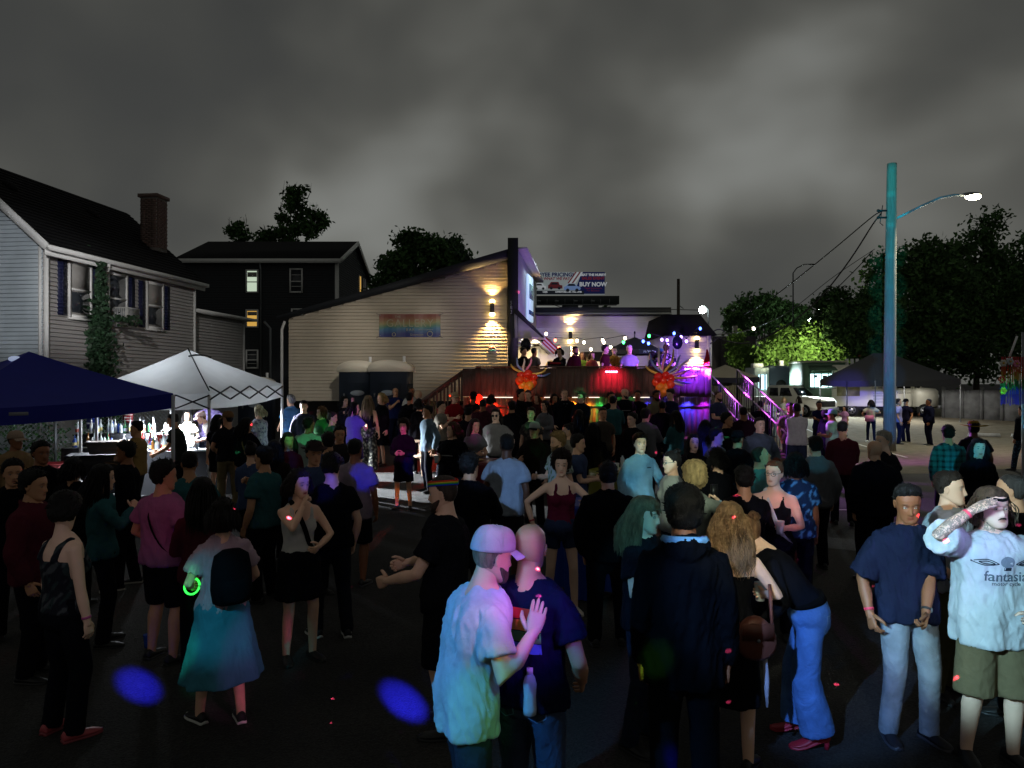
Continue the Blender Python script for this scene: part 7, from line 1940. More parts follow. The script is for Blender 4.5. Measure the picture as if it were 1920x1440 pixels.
person(1700, 5.15, 4, 'person in dark oversized tee with silver chain and grey jeans looking down', hd=(-20, 14, -3), top=('over', '#1d2236', {'hem': .83, 'sleeve': .95, 'ease': .04}), bottom=('jeans', '#7d8288'), hair=('quiff', '#12100f', {'volume': 1.35}), skin='brown', hl=(-.02, .24, .93), el=(.9, .4, -.2), hr=(-.29, .05, .88), curl=(.9, .5),
  extras=(('chain', '#c8c8cc', .16, '#b8c8c0'), ('wrist', -1, '#e0405a'), ('wrist', 1, '#2a2a2c', True)), shoes=('#1a1b22', '#3a3a40'), feet=((.14, .05), (-.12, .0)))
person(1858, 4.85, -3, 'tattooed person in white printed tee shading the eyes with one hand', H=1.77, hd=(4, -4, 0), top=('over', '#c6cbcf', {'hem': .76, 'ease': .06, 'fold': .009}), bottom=('shorts', '#6b6048', {'len': 1.12, 'wide': .02}), hair=('long', '#4a3a2c', {'length': .13, 'wave': .9, 'volume': 1.1, 'locks': 90}), skin='pale', ink=True,
  hr=(-.20, .15, 1.63), er=(-1, .05, -.75), hdr=(.80, .18, .48), palmr=(.3, -.4, -.9), hl=(.10, .28, 1.02), el=(1, .3, -.2), curl=(1.25, .12), palml=(-.2, -1, -.2), extras=(('moustache', '#4a3a2c'), ('wrist', -1, '#ff5a72'), ('chain', '#22242a', .09, '#22242a', .004), ('print', 'logo'), ('band', '#15161a', '#15161a')), shoes=('#1a1a1c', '#2a2a2a'))
person(1778, 5.85, 28, 'person in grey lettered tee looking right behind the tattooed one', hd=(22, -2, 0), top=('tee', '#9ea6ac', {'sleeve': .35}), bottom=('pants', '#5a5638'), hair=('crew', '#2a211b'), skin='fair', extras=(('print', 'words'),), hl=(.26, .05, .9), hr=(-.2, .2, .98))
person(1902, 5.6, -125, 'person with shaved head in black tee at the right edge', H=1.77, hd=(-10, 0, 0), top=('tee', '#101115'), bottom=('pants', '#15161a'), hair=('buzz', '#3a3430'), skin='tan', build=1.1, **DRINK)
person(118, 5.2, 150, 'person with short black hair in glittery grey tank top at lower left', fem=1, H=1.66, hd=(40, 22, 0), top=('tank', '#2c2f36', {'untucked': True, 'hem': .92, 'pattern': ('floral', '#1c1f28', '#4a4f52', '#2c3a3c')}), bottom=('pants', '#12141c'), hair=('short', '#0f0d0d', {'volume': 1.8}), skin='pale', build=1.08,
  hl=(.24, .03, .84), hr=(-.27, .03, .82), shoes=('#b04a52', '#8a3a42'), extras=(('wrist', -1, '#c05a9a'),))
person(238, 9.0, -62, 'person all in black in profile before the bright tub table', H=1.74, hd=(-22, 2, 0), top=('long', '#12131a', {'hem': .82}), bottom=('pants', '#16131a'), hair=('short', '#100d0c'), skin='brown', feet=((.16, .12), (-.12, -.08)), shoes=('#15151a', '#b8b0a4'))
person(305, 6.6, 158, 'person in pink shirt with a cross body strap seen from behind', hd=(-30, 6, 0), top=('tee', '#9c5f86'), bottom=('shorts', '#0f1014', {'len': 1.0}), hair=('short', '#120f0e'), skin='tan', build=1.05, extras=(('strap', '#0d0d10', 1),), hl=(.24, .2, 1.0), hr=(-.28, .1, .92))
person(418, 5.4, -140, 'person in pale top and long teal skirt carrying a black backpack', fem=1, H=1.6, hd=(-20, 12, 0), top=('tee', '#b49aa6', {'hem': .9}), bottom=('skirt', '#3f7f92', {'len': .66, 'flare': .75}), hair=('bob', '#16110f'), skin='fair', shoes=('#1a1a1c', '#cfcfc8'), extras=(('backpack', '#0d0f15'),), hl=(.16, .26, 1.05), hr=(-.2, .2, 1.0), feet=((.14, .14), (-.12, -.04)))
person(560, 6.6, 36, 'person in white sleeveless top with dark strap, hand raised to the chin', fem=1, H=1.68, hd=(18, 4, 0), top=('tank', '#b9b6b0', {'hem': .96}), bottom=('skirt', '#14151b', {'len': .42, 'flare': .3}), hair=('bob', '#1c1512'), skin='fair', hr=(-.02, .17, 1.46), er=(-.6, -.3, -1), hl=(.1, .24, 1.08), el=(.8, .2, -.4), curl=(.6, .9), extras=(('strap', '#0d0d10', -1),), lip='#a8303a')
person(622, 7.2, -150, 'person in black tee looking down with a blue lit cheek', H=1.76, hd=(-32, 18, 0), top=('tee', '#0e0f15'), bottom=('jeans', '#10131f'), hair=('short', '#0d0c0c'), skin='fair', shoes=('#16171c', '#d0d0cc'), feet=((.12, .12), (-.14, -.02)), **DRINKL)
person(665, 9.1, 172, 'person in washed lavender tee and black shorts seen from behind', top=('tee', '#8a7a86', {'hem': .80, 'ease': .03}), bottom=('shorts', '#0f1015', {'len': .98}), hair=('crew', '#0f0d0d'), skin='brown', build=1.04, shoes=('#15161a', '#3a3a40'))
person(636, 11.5, 15, 'person in dark open shirt standing behind the lavender tee', hd=(10, 6, 0), top=('jacket', '#2a2628'), bottom=('pants', '#14141a'), hair=('short', '#0e0c0c'), skin='tan', build=1.08, **DRINK)
person(757, 13.7, -8, 'person with big curly hair lit magenta in black coat dress', fem=1, H=1.62, top=('dress', '#1c1a22', {'hem': .55, 'sleeve': 2, 'ease': .03, 'flare': .3}), bottom=None, hair=('curly', '#2a1c16', {'volume': 1.7}), skin='fair', shoes=('#101015', '#101015'), **BOTH)
person(803, 15.2, -62, 'person in blue grey denim jacket beside the magenta lit one', H=1.74, hd=(-10, 0, 0), top=('jacket', '#5d7280', {'denim': True}), bottom=('pants', '#12131a'), hair=('crew', '#14100e'), skin='olive', hl=(.3, .0, .88))
person(850, 12.4, -30, 'heavyset person in black lettered tee and blue jeans by the red table', fem=1, H=1.72, build=1.28, hd=(-35, 0, 0), top=('tee', '#0f1014'), bottom=('jeans', '#3c4a64'), hair=('bob', '#4a3426'), skin='fair', belly=.06, extras=(('print', 'line'),), **DRINK)
person(930, 14.4, -12, 'long haired person in dark glasses and grey tee behind the red table', H=1.76, top=('tee', '#7c7a78', {'ease': .03}), bottom=('jeans', '#23262e'), hair=('long', '#1a1310', {'length': .30}), skin='pale', extras=(('glasses', '#0a0a0a', True),), hl=(.3, .12, .96), hr=(-.26, .08, .92))
person(950, 9.2, 165, 'person in grey tee and dark shorts seen from behind at centre', H=1.80, hd=(20, 0, 0), top=('tee', '#8f98a4', {'hem': .80, 'ease': .035}), bottom=('shorts', '#2a2428', {'len': 1.05}), hair=('crew', '#0f0d0c'), skin='dark', build=1.06)
person(1048, 10.3, -70, 'bearded fair haired person in printed white shirt looking left', H=1.76, hd=(-10, 8, 0), top=('tee', '#a4b0ac', {'pattern': ('floral', '#a9b4b2', '#5a7a4a')}), bottom=('pants', '#1b1d24'), hair=('short', '#8a7048'), beard=('#6a5434', .018), skin='fair', **DRINK)
person(1052, 8.0, 6, 'person with dark curly hair in maroon halter top, fist raised', H=1.70, fem=1, hd=(-8, 6, 0), top=('halter', '#5a1830', {'hem': .92}), bottom=('shorts', '#202c48', {'len': .5, 'denim': True}), hair=('curly', '#1d1310', {'volume': 1.5}), skin='pale', lod=0, hl=(.22, .26, 1.20), el=(1, .4, -.6), hr=(-.32, .02, .98), er=(-1, .3, 0), curl=(1.2, .5), extras=(('wrist', -1, '#b02a3a'),), shoes=('#d0c8c0', '#d0c8c0'))
person(1200, 10.2, 12, 'young person in pale blue sweatshirt facing the stage', H=1.74, hd=(-8, -2, 0), top=('long', '#7ea0b0', {'ease': .022, 'hem': .82}), build=.92, bottom=('pants', '#1a1c24'), hair=('short', '#1a1512', {'volume': 1.4}), skin='pale', extras=(('print', 'small'),), hl=(.32, .12, .92))
person(1262, 8.2, -82, 'person with glasses and pale blouse in profile facing left', fem=1, H=1.70, hd=(0, 4, 0), top=('long', '#aeb6b4', {'ease': .03}), bottom=('jeans', '#2a3448'), hair=('bun', '#1a1412'), skin='fair', extras=(('glasses', '#101010'),), hr=(-.16, .1, .88))
person(1302, 7.4, 150, 'person with a mop of fluffy blond curls holding a phone to the ear', fem=1, H=1.62, hd=(35, 10, 0), top=('tee', '#8a9088'), bottom=('jeans', '#2a3040'), hair=('curly', '#b49a6c', {'volume': 2.1}), skin='pale', lod=0, hr=(-.20, .18, 1.38), er=(-1, .1, -.8), curl=(.4, .8), extras=(('wrist', -1, '#8fb8d8'),))
person(1300, 10.9, -18, 'person with long black hair and a lit face behind the blond curls', fem=1, H=1.68, hd=(24, -6, 0), top=('jacket', '#17161b'), bottom=('pants', '#121318'), hair=('long', '#120e0e', {'length': .3}), skin='pale', lip='#8a3048')
person(1322, 13.2, 165, 'person with long dark hair whose back is flooded blue', fem=1, H=1.68, top=('tee', '#5a5f86'), bottom=('jeans', '#1a2238'), hair=('long', '#16121a', {'length': .34}), skin='tan')
person(1452, 7.2, -28, 'person with glasses and tied hair in black strappy top, neck lit red', fem=1, H=1.70, hd=(-14, -2, 0), top=('tank', '#101116', {'hem': .95}), bottom=('pants', '#12131a'), hair=('bun', '#6a3c28'), skin='pale', build=1.1, extras=(('glasses', '#141414'), ('strap', '#c8ccd0', -1)), **DRINKL)
person(1424, 8.8, 70, 'person washed in teal light tilting the head back', H=1.70, hd=(10, -24, 0), top=('tee', '#5f8f90'), bottom=('pants', '#15191e'), hair=('buzz', '#3a3a34'), skin='fair', build=1.15, hl=(.2, .3, 1.2))
person(1492, 7.9, 172, 'person with dark hair and bright blue patterned top seen from behind', fem=1, H=1.70, top=('tee', '#33618c', {'pattern': ('floral', '#1c3050', '#5a9ac8')}), bottom=('pants', '#10131c'), hair=('bob', '#110d0f'), skin='brown', build=1.1)
person(1424, 13.0, 4, 'person in grey denim vest with a pale lit face by the ramp', H=1.74, hd=(6, -4, 0), top=('jacket', '#55606e', {'denim': True, 'ease': .03}), bottom=('jeans', '#2a2a38'), hair=('crew', '#2a221e'), skin='pale', build=1.12, hl=(.24, .16, 1.0))
person(1362, 13.8, 58, 'person in black with dark hair turned right near the purple ramp', H=1.74, top=('long', '#14131a'), bottom=('pants', '#12131a'), hair=('short', '#0e0c0e', {'volume': 1.3}), skin='tan', **BOTH)
person(1394, 15.5, 170, 'dark silhouette of a person against the purple ramp boards', H=1.7, top=('long', '#2a1420'), bottom=('pants', '#151018'), hair=('buzz', '#1a1214'), skin='brown')
person(1494, 17.0, 162, 'person in light grey tee with arms folded seen from behind', H=1.80, top=('tee', '#a6a2a4', {'hem': .84}), bottom=('shorts', '#252c40', {'len': 1.15}), hair=('crew', '#0f0c0c'), skin='dark', build=1.12, **CROSS)
person(1481, 19.0, 12, 'person in dull maroon tee facing the camera behind the grey tee', H=1.82, top=('tee', '#5a4648', {'ease': .03}), bottom=('jeans', '#3a2a38'), hair=('crew', '#15100f'), skin='brown', build=1.2, belly=.05)
person(1426, 20.5, 172, 'broad person in black tee seen from behind at the ramp foot', H=1.80, top=('tee', '#12121a', {'ease': .03}), bottom=('pants', '#15131c'), hair=('buzz', '#1c1618'), skin='tan', build=1.25)
person(1562, 18.6, -115, 'person in pale green tee and cap with hands joined by the parking line', H=1.76, hd=(-10, 0, 0), top=('tee', '#9db8a4', {'hem': .78, 'ease': .04}), bottom=('pants', '#1c201f'), hair=('buzz', '#1a1614'), skin='brown', extras=(('cap', '#7fb0a8', 0),), build=1.08, **BOTH)
person(1548, 19.4, 100, 'person in dark hoodie and hat facing the pale green tee', H=1.72, top=('hoodie', '#121420'), bottom=('pants', '#14151e'), hair=('short', '#0e0d0f'), skin='dark', extras=(('cap', '#15161c', 0),), shoes=('#2a2a30', '#b8b8c0'), **DRINK)
person(1536, 25.0, -20, 'person in navy tee with folded arms in front of the green food truck', H=1.80, top=('tee', '#1a1c3a'), bottom=('pants', '#1a1b2c'), hair=('short', '#0f0e12'), skin='brown', **CROSS)
person(1584, 32.5, -65, 'child in pink shorts skipping on the purple lit ground', fem=1, H=1.40, top=('tee', '#c08ab8'), bottom=('shorts', '#d84a7a', {'len': .7}), hair=('bob', '#1a1216'), skin='tan', hr=(-.2, .3, 1.3), feet=((.10, .22), (-.1, -.2, .1)), lod=2)
person(1633, 30.5, 158, 'person in cream blouse with pink handbag under the black tent', fem=1, H=1.72, hd=(40, 0, 0), top=('tee', '#c0bcae', {'hem': .88}), bottom=('slim', '#181a2c'), hair=('long', '#1a120f', {'length': .18}), skin='tan', hl=(.3, .16, 1.1), hr=(-.26, .12, 1.2), shoes=('#d8d8d8', '#d8d8d8'))
person(1684, 29.5, 60, 'person in pale lavender shirt half hidden by the blue lit pole', H=1.78, top=('tee', '#9a98c8'), bottom=('pants', '#1c1c34'), hair=('short', '#181418'), skin='tan')
person(1699, 30.5, -70, 'person in black cap holding a pink cup right of the pole', H=1.76, top=('tee', '#1c1a30'), bottom=('pants', '#15152a'), hair=('buzz', '#151215'), skin='tan', extras=(('cap', '#101016', 0),), **DRINK)
person(1742, 29.0, -100, 'person in dark blue jacket standing before the van grille', H=1.80, top=('jacket', '#15172c'), bottom=('pants', '#14162a'), hair=('buzz', '#2a2a3c'), skin='brown', build=1.15, belly=.04, **DRINK)
person(1641, 9.2, 182, 'broad bald person in black jacket seen from behind below the pole', H=1.74, top=('jacket', '#0d0f18', {'ease': .05}), bottom=('pants', '#0f1016'), hair=None, skin='tan', build=1.25)
person(1658, 10.4, -150, 'grey haired person turned right behind the broad black jacket', H=1.76, hd=(75, 4, 0), top=('tee', '#16161c'), bottom=('pants', '#15151b'), hair=('short', '#9a9488'), skin='fair')
person(1778, 12.0, 170, 'person in teal plaid shirt seen from behind at right', H=1.74, top=('long', '#2f7f80', {'pattern': ('plaid', '#2c6f74', '#16383c')}), bottom=('jeans', '#1a2430'), hair=('short', '#0f0d0c'), skin='tan')
person(1826, 13.4, 160, 'person wearing a large mustard straw hat near the wheel stops', H=1.74, top=('tee', '#15151a'), bottom=('pants', '#15161c'), hair=('short', '#0f0d0c'), skin='dark', extras=(('hat', '#8a6f2c', .26),))
person(1834, 10.0, -10, 'person with long dark hair and a blue lit face in black jacket', fem=1, H=1.70, hd=(-4, 4, 0), top=('jacket', '#0f1016'), bottom=('pants', '#101116'), hair=('long', '#1a1012', {'length': .26}), skin='pale')
person(1918, 20.5, -160, 'person walking away in patterned trousers at the far right edge', H=1.80, top=('jacket', '#17191f'), bottom=('pants', '#2a3a4c', {'pattern': ('floral', '#1c2836', '#4a6a80')}), hair=('short', '#121012'), skin='tan', feet=((.12, .2), (-.1, -.18)))
# left, under and beside the tents
person(28, 10.7, 62, 'person in tan cap lit orange under the blue tent', H=1.74, hd=(20, 2, 0), top=('tee', '#8a7050'), bottom=('pants', '#1a1a1e'), hair=('buzz', '#1a1412'), skin='brown', extras=(('cap', '#a08a78', 0),))
person(76, 8.7, 48, 'person in black turned right in the shade of the blue tent', H=1.76, top=('long', '#0e0f14'), bottom=('pants', '#0e0f14'), hair=('short', '#0c0b0b'), skin='brown', hd=(10, 4, 0))
person(24, 7.2, 40, 'shadowy person with dark hair at the very left edge', H=1.70, top=('jacket', '#0e0f14'), bottom=('pants', '#0d0e12'), hair=('short', '#0c0b0b', {'volume': 1.4}), skin='tan', hl=(.2, .3, 1.1))
person(136, 8.2, 178, 'short shadowy person with dark hair before the low white table', fem=1, H=1.62, top=('long', '#0d0e13'), bottom=('pants', '#0d0e12'), hair=('bob', '#0c0b0c'), skin='tan')
person(258, 12.6, -80, 'bartender in tan tee with an orange lit profile', H=1.74, hd=(0, 4, 0), top=('tee', '#9a7c4c'), bottom=('jeans', '#2a2a30'), hair=('crew', '#15100d'), skin='tan', **BOTH)
person(338, 14.2, -78, 'bartender in dark green tee reaching left over the bar', H=1.74, lean=10, hd=(0, 6, 0), top=('tee', '#2a302c'), bottom=('pants', '#15171c'), hair=('crew', '#17110d'), skin='tan', hr=(-.20, .44, 1.02), hl=(.18, .40, 1.0))
person(352, 17.4, -5, 'bartender with long black hair in bright white top', fem=1, H=1.66, hd=(16, -4, 0), top=('tee', '#c9ccc6'), bottom=('pants', '#15171c'), hair=('long', '#0f0c0c', {'length': .34}), skin='pale', hl=(.2, .2, 1.0), hr=(-.2, .22, 1.0))
person(391, 17.9, 0, 'tall bartender in purple patterned shirt, head hidden by the tent edge', H=1.95, build=1.15, top=('tee', '#8a7fb0', {'pattern': ('floral', '#8a80b4', '#6a5a94')}), bottom=('pants', '#1c1c28'), hair=('short', '#15110f'), skin='tan', **HIPS)
person(410, 16.6, -68, 'bartender in white tee and cap bending over the bar', fem=1, H=1.68, lean=32, top=('tee', '#cfcfca'), bottom=('jeans', '#2c4a86'), hair=('bun', '#6a4a34'), skin='pale', extras=(('cap', '#d0b8b0', 0),), hr=(-.1, .42, .98), hl=(.12, .44, 1.0))
person(408, 14.3, 172, 'person in short black dress with bare legs queuing at the bar', fem=1, H=1.68, top=('dress', '#101014', {'hem': .62, 'sleeve': .5, 'flare': .25}), bottom=None, hair=('long', '#12100f', {'length': .22}), skin='fair', shoes=('#8a3a34', '#5a2a28'))
person(428, 13.9, -150, 'person in brown cap, dark tee and khaki trousers queuing at the bar', H=1.76, hd=(40, 4, 0), top=('tee', '#1a1a1e'), bottom=('pants', '#6f6348'), hair=('buzz', '#1a1512'), skin='tan', extras=(('cap', '#7a5c40', 0),), hl=(.18, .24, 1.02))
person(462, 13.4, 172, 'person with long dark hair in black top and blue jeans queuing', fem=1, H=1.70, hd=(-60, 10, 0), top=('long', '#0f1017', {'hem': .86}), bottom=('jeans', '#33486e'), hair=('long', '#100d0d', {'length': .3}), skin='tan', hr=(-.12, .24, 1.2), extras=(('strap', '#6a5038', 1),), shoes=('#1a1b20', '#c8c8c4'))
person(486, 15.8, -110, 'person with pale blond bob in patterned blouse at the tent edge', fem=1, H=1.70, hd=(0, 6, 0), top=('tee', '#9a98b4', {'pattern': ('floral', '#a9a8c0', '#55547a', '#d0d0d8')}), bottom=('pants', '#4a4440', {'pattern': ('floral', '#4a4440', '#8a8478')}), hair=('bob', '#c8c0a0'), skin='pale', build=1.15, **BOTH)
person(546, 17.6, -125, 'grey haired person in blue polo beside the white tent leg', H=1.78, hd=(0, 0, 0), top=('polo', '#4a7aa8'), bottom=('jeans', '#1c2a48'), hair=('short', '#8a8a88'), skin='fair', build=1.1, hl=(.2, .2, .98))
person(514, 10.2, 175, 'person with brown hair in dark brown top as a silhouette at centre left', fem=1, H=1.66, top=('long', '#241c1a'), bottom=('pants', '#121116'), hair=('long', '#1a1210', {'length': .25}), skin='tan', build=1.15)
person(578, 13.0, 172, 'person in pale tee flooded with green light seen from behind', H=1.74, hd=(-30, 8, 0), top=('tee', '#8f9c94', {'ease': .035}), bottom=('pants', '#1c1f22'), hair=('short', '#12100e'), skin='brown', build=1.12)
person(570, 16.5, 20, 'person in dark striped shirt behind the green lit tee', H=1.72, hd=(-10, 10, 0), top=('long', '#2c2c3c'), bottom=('pants', '#15161c'), hair=('short', '#120f0f'), skin='fair')
person(604, 15.4, -60, 'person with fair hair in green jacket talking', fem=1, H=1.70, top=('jacket', '#3a7a4c'), bottom=('jeans', '#8a96a8'), hair=('bob', '#6a4e34'), skin='pale', **BOTH)
person(622, 14.8, 140, 'person in dark green top standing against the green jacket', fem=1, H=1.66, hd=(-40, 6, 0), top=('tee', '#2a5a38'), bottom=('jeans', '#7a8690'), hair=('bun', '#2a1c16'), skin='tan')
person(664, 16.2, 150, 'person in violet lit top with long dark hair seen from behind', fem=1, H=1.72, hd=(-50, 4, 0), top=('tee', '#6a62a8', {'hem': .82}), bottom=('skirt', '#2c2c60', {'len': .5, 'flare': .2}), hair=('long', '#15100f', {'length': .2}), skin='fair', hr=(-.12, .28, 1.2))
person(645, 18.2, 60, 'person with dark hair holding up a small pink phone', fem=1, H=1.68, top=('tee', '#1a1a22'), bottom=('pants', '#14151a'), hair=('bob', '#110e0e'), skin='pale', hr=(-.05, .3, 1.55), er=(-.7, .0, -1), curl=(.3, .8))
person(690, 17.4, 175, 'person with a high flowing ponytail and floral trousers', fem=1, H=1.76, top=('tight', '#15151a'), bottom=('wide', '#4a4a48', {'pattern': ('floral', '#2a2a2a', '#8a887c')}), hair=('long', '#7a684e', {'length': .42, 'volume': 1.3}), skin='fair')
person(716, 18.2, -45, 'person with blond bob in black dress by the portable toilets', fem=1, H=1.76, top=('dress', '#0d0e12', {'hem': .5, 'sleeve': 2, 'ease': .03}), bottom=None, hair=('bob', '#a8905c'), skin='fair', shoes=('#101010', '#101010'), **DRINK)
person(741, 22.3, 30, 'person in navy polo leaning by the right portable toilet', H=1.78, top=('polo', '#1b2450'), bottom=('pants', '#15182c'), hair=('bald', '#3a3028'), skin='tan', build=1.1, **PHONE)
person(772, 22.0, 0, 'person in white tee holding a round paper fan by the toilets', H=1.80, top=('tee', '#b0aca4'), bottom=('jeans', '#2a2e3a'), hair=('buzz', '#1c1614'), skin='brown', hl=(.26, .2, 1.35), el=(1, .2, -.8), curl=(.9, .4))
person(768, 19.2, 165, 'person in black with dark hair in front of the paper fan', H=1.70, top=('long', '#121218'), bottom=('pants', '#121218'), hair=('short', '#0f0d0d'), skin='tan')
# in front of the deck
for a in [
 (852, 18.6, 40, 'person in pale cap and red shirt beside the deck stairs', dict(top=('tee', '#8a1c22'), bottom=('pants', '#2a1618'), hair=('buzz', '#4a3a30'), extras=(('cap', '#b8a080', 0),), **DRINK)),
 (887, 18.8, 160, 'dark person in cap below the red lantern', dict(top=('long', '#1c1618'), bottom=('pants', '#161318'), hair=('buzz', '#15100f'), skin='brown', extras=(('cap', '#1c1c24', 180),))),
 (921, 19.2, 150, 'person in dusty pink tee seen from behind near the deck', dict(fem=1, H=1.66, top=('tee', '#8a4a5c'), bottom=('pants', '#1c1418'), hair=('bob', '#1a1210'), skin='tan')),
 (976, 19.0, 60, 'person in black coat under the left balloon bouquet', dict(H=1.80, top=('jacket', '#101014'), bottom=('pants', '#121216'), hair=('short', '#100d0c'), skin='tan', **DRINK)),
 (990, 19.6, -15, 'person in black tee with drink under the left balloon bouquet', dict(top=('tee', '#131318'), bottom=('pants', '#14141a'), hair=('crew', '#2a1e18'), **BOTH)),
 (1007, 19.3, -40, 'person with long red lit hair beside the left balloon bouquet', dict(fem=1, H=1.68, top=('tee', '#4a2a2c'), bottom=('pants', '#1c1416'), hair=('long', '#5a3020', {'length': .3}), **DRINK)),
 (1039, 19.5, 20, 'person with dark hair half hidden left of the black hoodie', dict(fem=1, H=1.66, top=('long', '#15131a'), bottom=('pants', '#131318'), hair=('bob', '#120e0e'), skin='tan')),
 (1058, 19.0, 8, 'person in black hoodie with a pale triangle on the chest', dict(H=1.82, top=('hoodie', '#0f1016', {'hem': .80}), bottom=('pants', '#111118'), hair=('buzz', '#6a5a48'), skin='fair', build=1.12, extras=(('print', 'tri'),))),
 (1090, 18.8, -35, 'person with green lit face and dark jacket before the amber boards', dict(top=('jacket', '#17202a'), bottom=('jeans', '#2a3850'), hair=('curly', '#3a4a34'), skin='pale', **BOTH)),
 (1145, 18.7, 35, 'person in black tee with arms low before the green boards', dict(H=1.76, top=('tee', '#111217'), bottom=('pants', '#121318'), hair=('crew', '#140f0e'), skin='tan', build=1.15, **BOTH)),
 (1171, 19.3, 10, 'bald bearded person in black graphic tee before the green boards', dict(H=1.82, top=('tee', '#14151c'), bottom=('shorts', '#3a2428', {'len': 1.05}), hair=None, beard=('#2a1c16', .014), skin='fair', build=1.15, hd=(30, 0, 0), extras=(('print', 'line'),))),
 (1196, 19.8, -20, 'shadowed person behind the graphic tee', dict(H=1.74, top=('long', '#131319'), bottom=('pants', '#121218'), hair=('short', '#100d0d'), skin='brown')),
 (1231, 19.0, 12, 'bearded person in tan short sleeve shirt below the right balloons', dict(H=1.78, top=('polo', '#7d735c'), bottom=('pants', '#18171c'), hair=('short', '#110e0d'), beard=('#120e0d', .016), skin='brown', **DRINK)),
 (1258, 18.8, -58, 'person in navy tee looking at a phone before the blue boards', dict(H=1.82, top=('tee', '#1c1f40'), bottom=('pants', '#14152a'), hair=('short', '#2a2018'), skin='fair', hd=(0, 14, 0), **BOTH)),
 (1242, 16.8, 178, 'dark broad person seen from behind in front of the tan shirt', dict(H=1.70, top=('long', '#0e0e14', {'ease': .04}), bottom=('jeans', '#1a1f30'), hair=('buzz', '#140f10'), skin='brown', build=1.15)),
 (1346, 18.8, 35, 'bald bearded person in slate blue tee at the ramp rail', dict(H=1.80, top=('tee', '#39405a'), bottom=('pants', '#1c1c30'), hair=('buzz', '#4a342c'), beard=('#3a2018', .016), skin='fair', build=1.12, hl=(.1, .28, 1.16), hr=(-.1, .28, 1.1))),
 (1186, 14.2, -40, 'person with short dark hair and a pale cheek behind the yellow table', dict(H=1.70, top=('long', '#121218'), bottom=('pants', '#121218'), hair=('short', '#15110f'), skin='pale', hd=(-20, 4, 0))),
 (1112, 12.6, 175, 'dark silhouette with long hair in front of the yellow table', dict(fem=1, H=1.70, top=('long', '#0d0e14'), bottom=('pants', '#0e0f15'), hair=('long', '#0d0b0c', {'length': .25}), skin='tan', build=1.1)),
 (1086, 14.8, 170, 'dark silhouette with loose hair left of the yellow table', dict(fem=1, H=1.70, top=('long', '#101016'), bottom=('pants', '#101016'), hair=('long', '#0e0c0c', {'length': .3}), skin='tan')),
 (1130, 15.2, 10, 'person in grey brown tee behind the dark silhouettes', dict(H=1.70, top=('tee', '#4a443c'), bottom=('pants', '#1c1a1c'), hair=('crew', '#2a1e16'), skin='tan')),
 (996, 15.0, -12, 'person with face lit green in floral shirt', dict(fem=1, H=1.72, top=('tee', '#4a4440', {'pattern': ('floral', '#3c3838', '#6a6258')}), bottom=('pants', '#161618'), hair=('short', '#2a2018'), skin='fair')),
 (1003, 12.4, -30, 'person in backward white cap and dark brown jacket', dict(H=1.72, top=('jacket', '#1c1412'), bottom=('pants', '#131216'), hair=('buzz', '#1c1512'), skin='tan', extras=(('cap', '#a8b0aa', 0, True, '#15161a'),), **DRINK)),
 (878, 15.4, 170, 'dark person with hat standing behind the black lettered tee', dict(H=1.72, top=('long', '#17131a'), bottom=('pants', '#141218'), hair=('short', '#120e0e'), skin='tan', extras=(('hat', '#1c181c', .16),))),
 (1530, 36.0, -170, 'person in white top standing at the pickup truck', dict(fem=1, H=1.68, top=('tee', '#c8c8c4'), bottom=('jeans', '#3a5a8c'), hair=('long', '#1c1410', {'length': .3}), skin='tan', X=(1498-960)/1400*36.)),
 (1434, 31.0, -165, 'person in white shirt before the dark food trailer', dict(H=1.80, top=('tee', '#c4cac8'), bottom=('jeans', '#4a5a6c'), hair=('short', '#9a948a'), skin='fair', build=1.1)),
 (1448, 33.0, 30, 'person in pale mint top talking beside the food trailer', dict(fem=1, H=1.66, top=('tee', '#9cc0b4'), bottom=('jeans', '#5a7a80'), hair=('bob', '#5a4634'), skin='pale')),
 (1470, 35.0, -20, 'person in white top with folded arms beside the pickup truck', dict(fem=1, H=1.66, top=('tee', '#cfd2cc'), bottom=('jeans', '#2c4a78'), hair=('bob', '#b8a070'), skin='pale', **CROSS)),
]:
 person(a[0], a[1], a[2], a[3], **a[4])
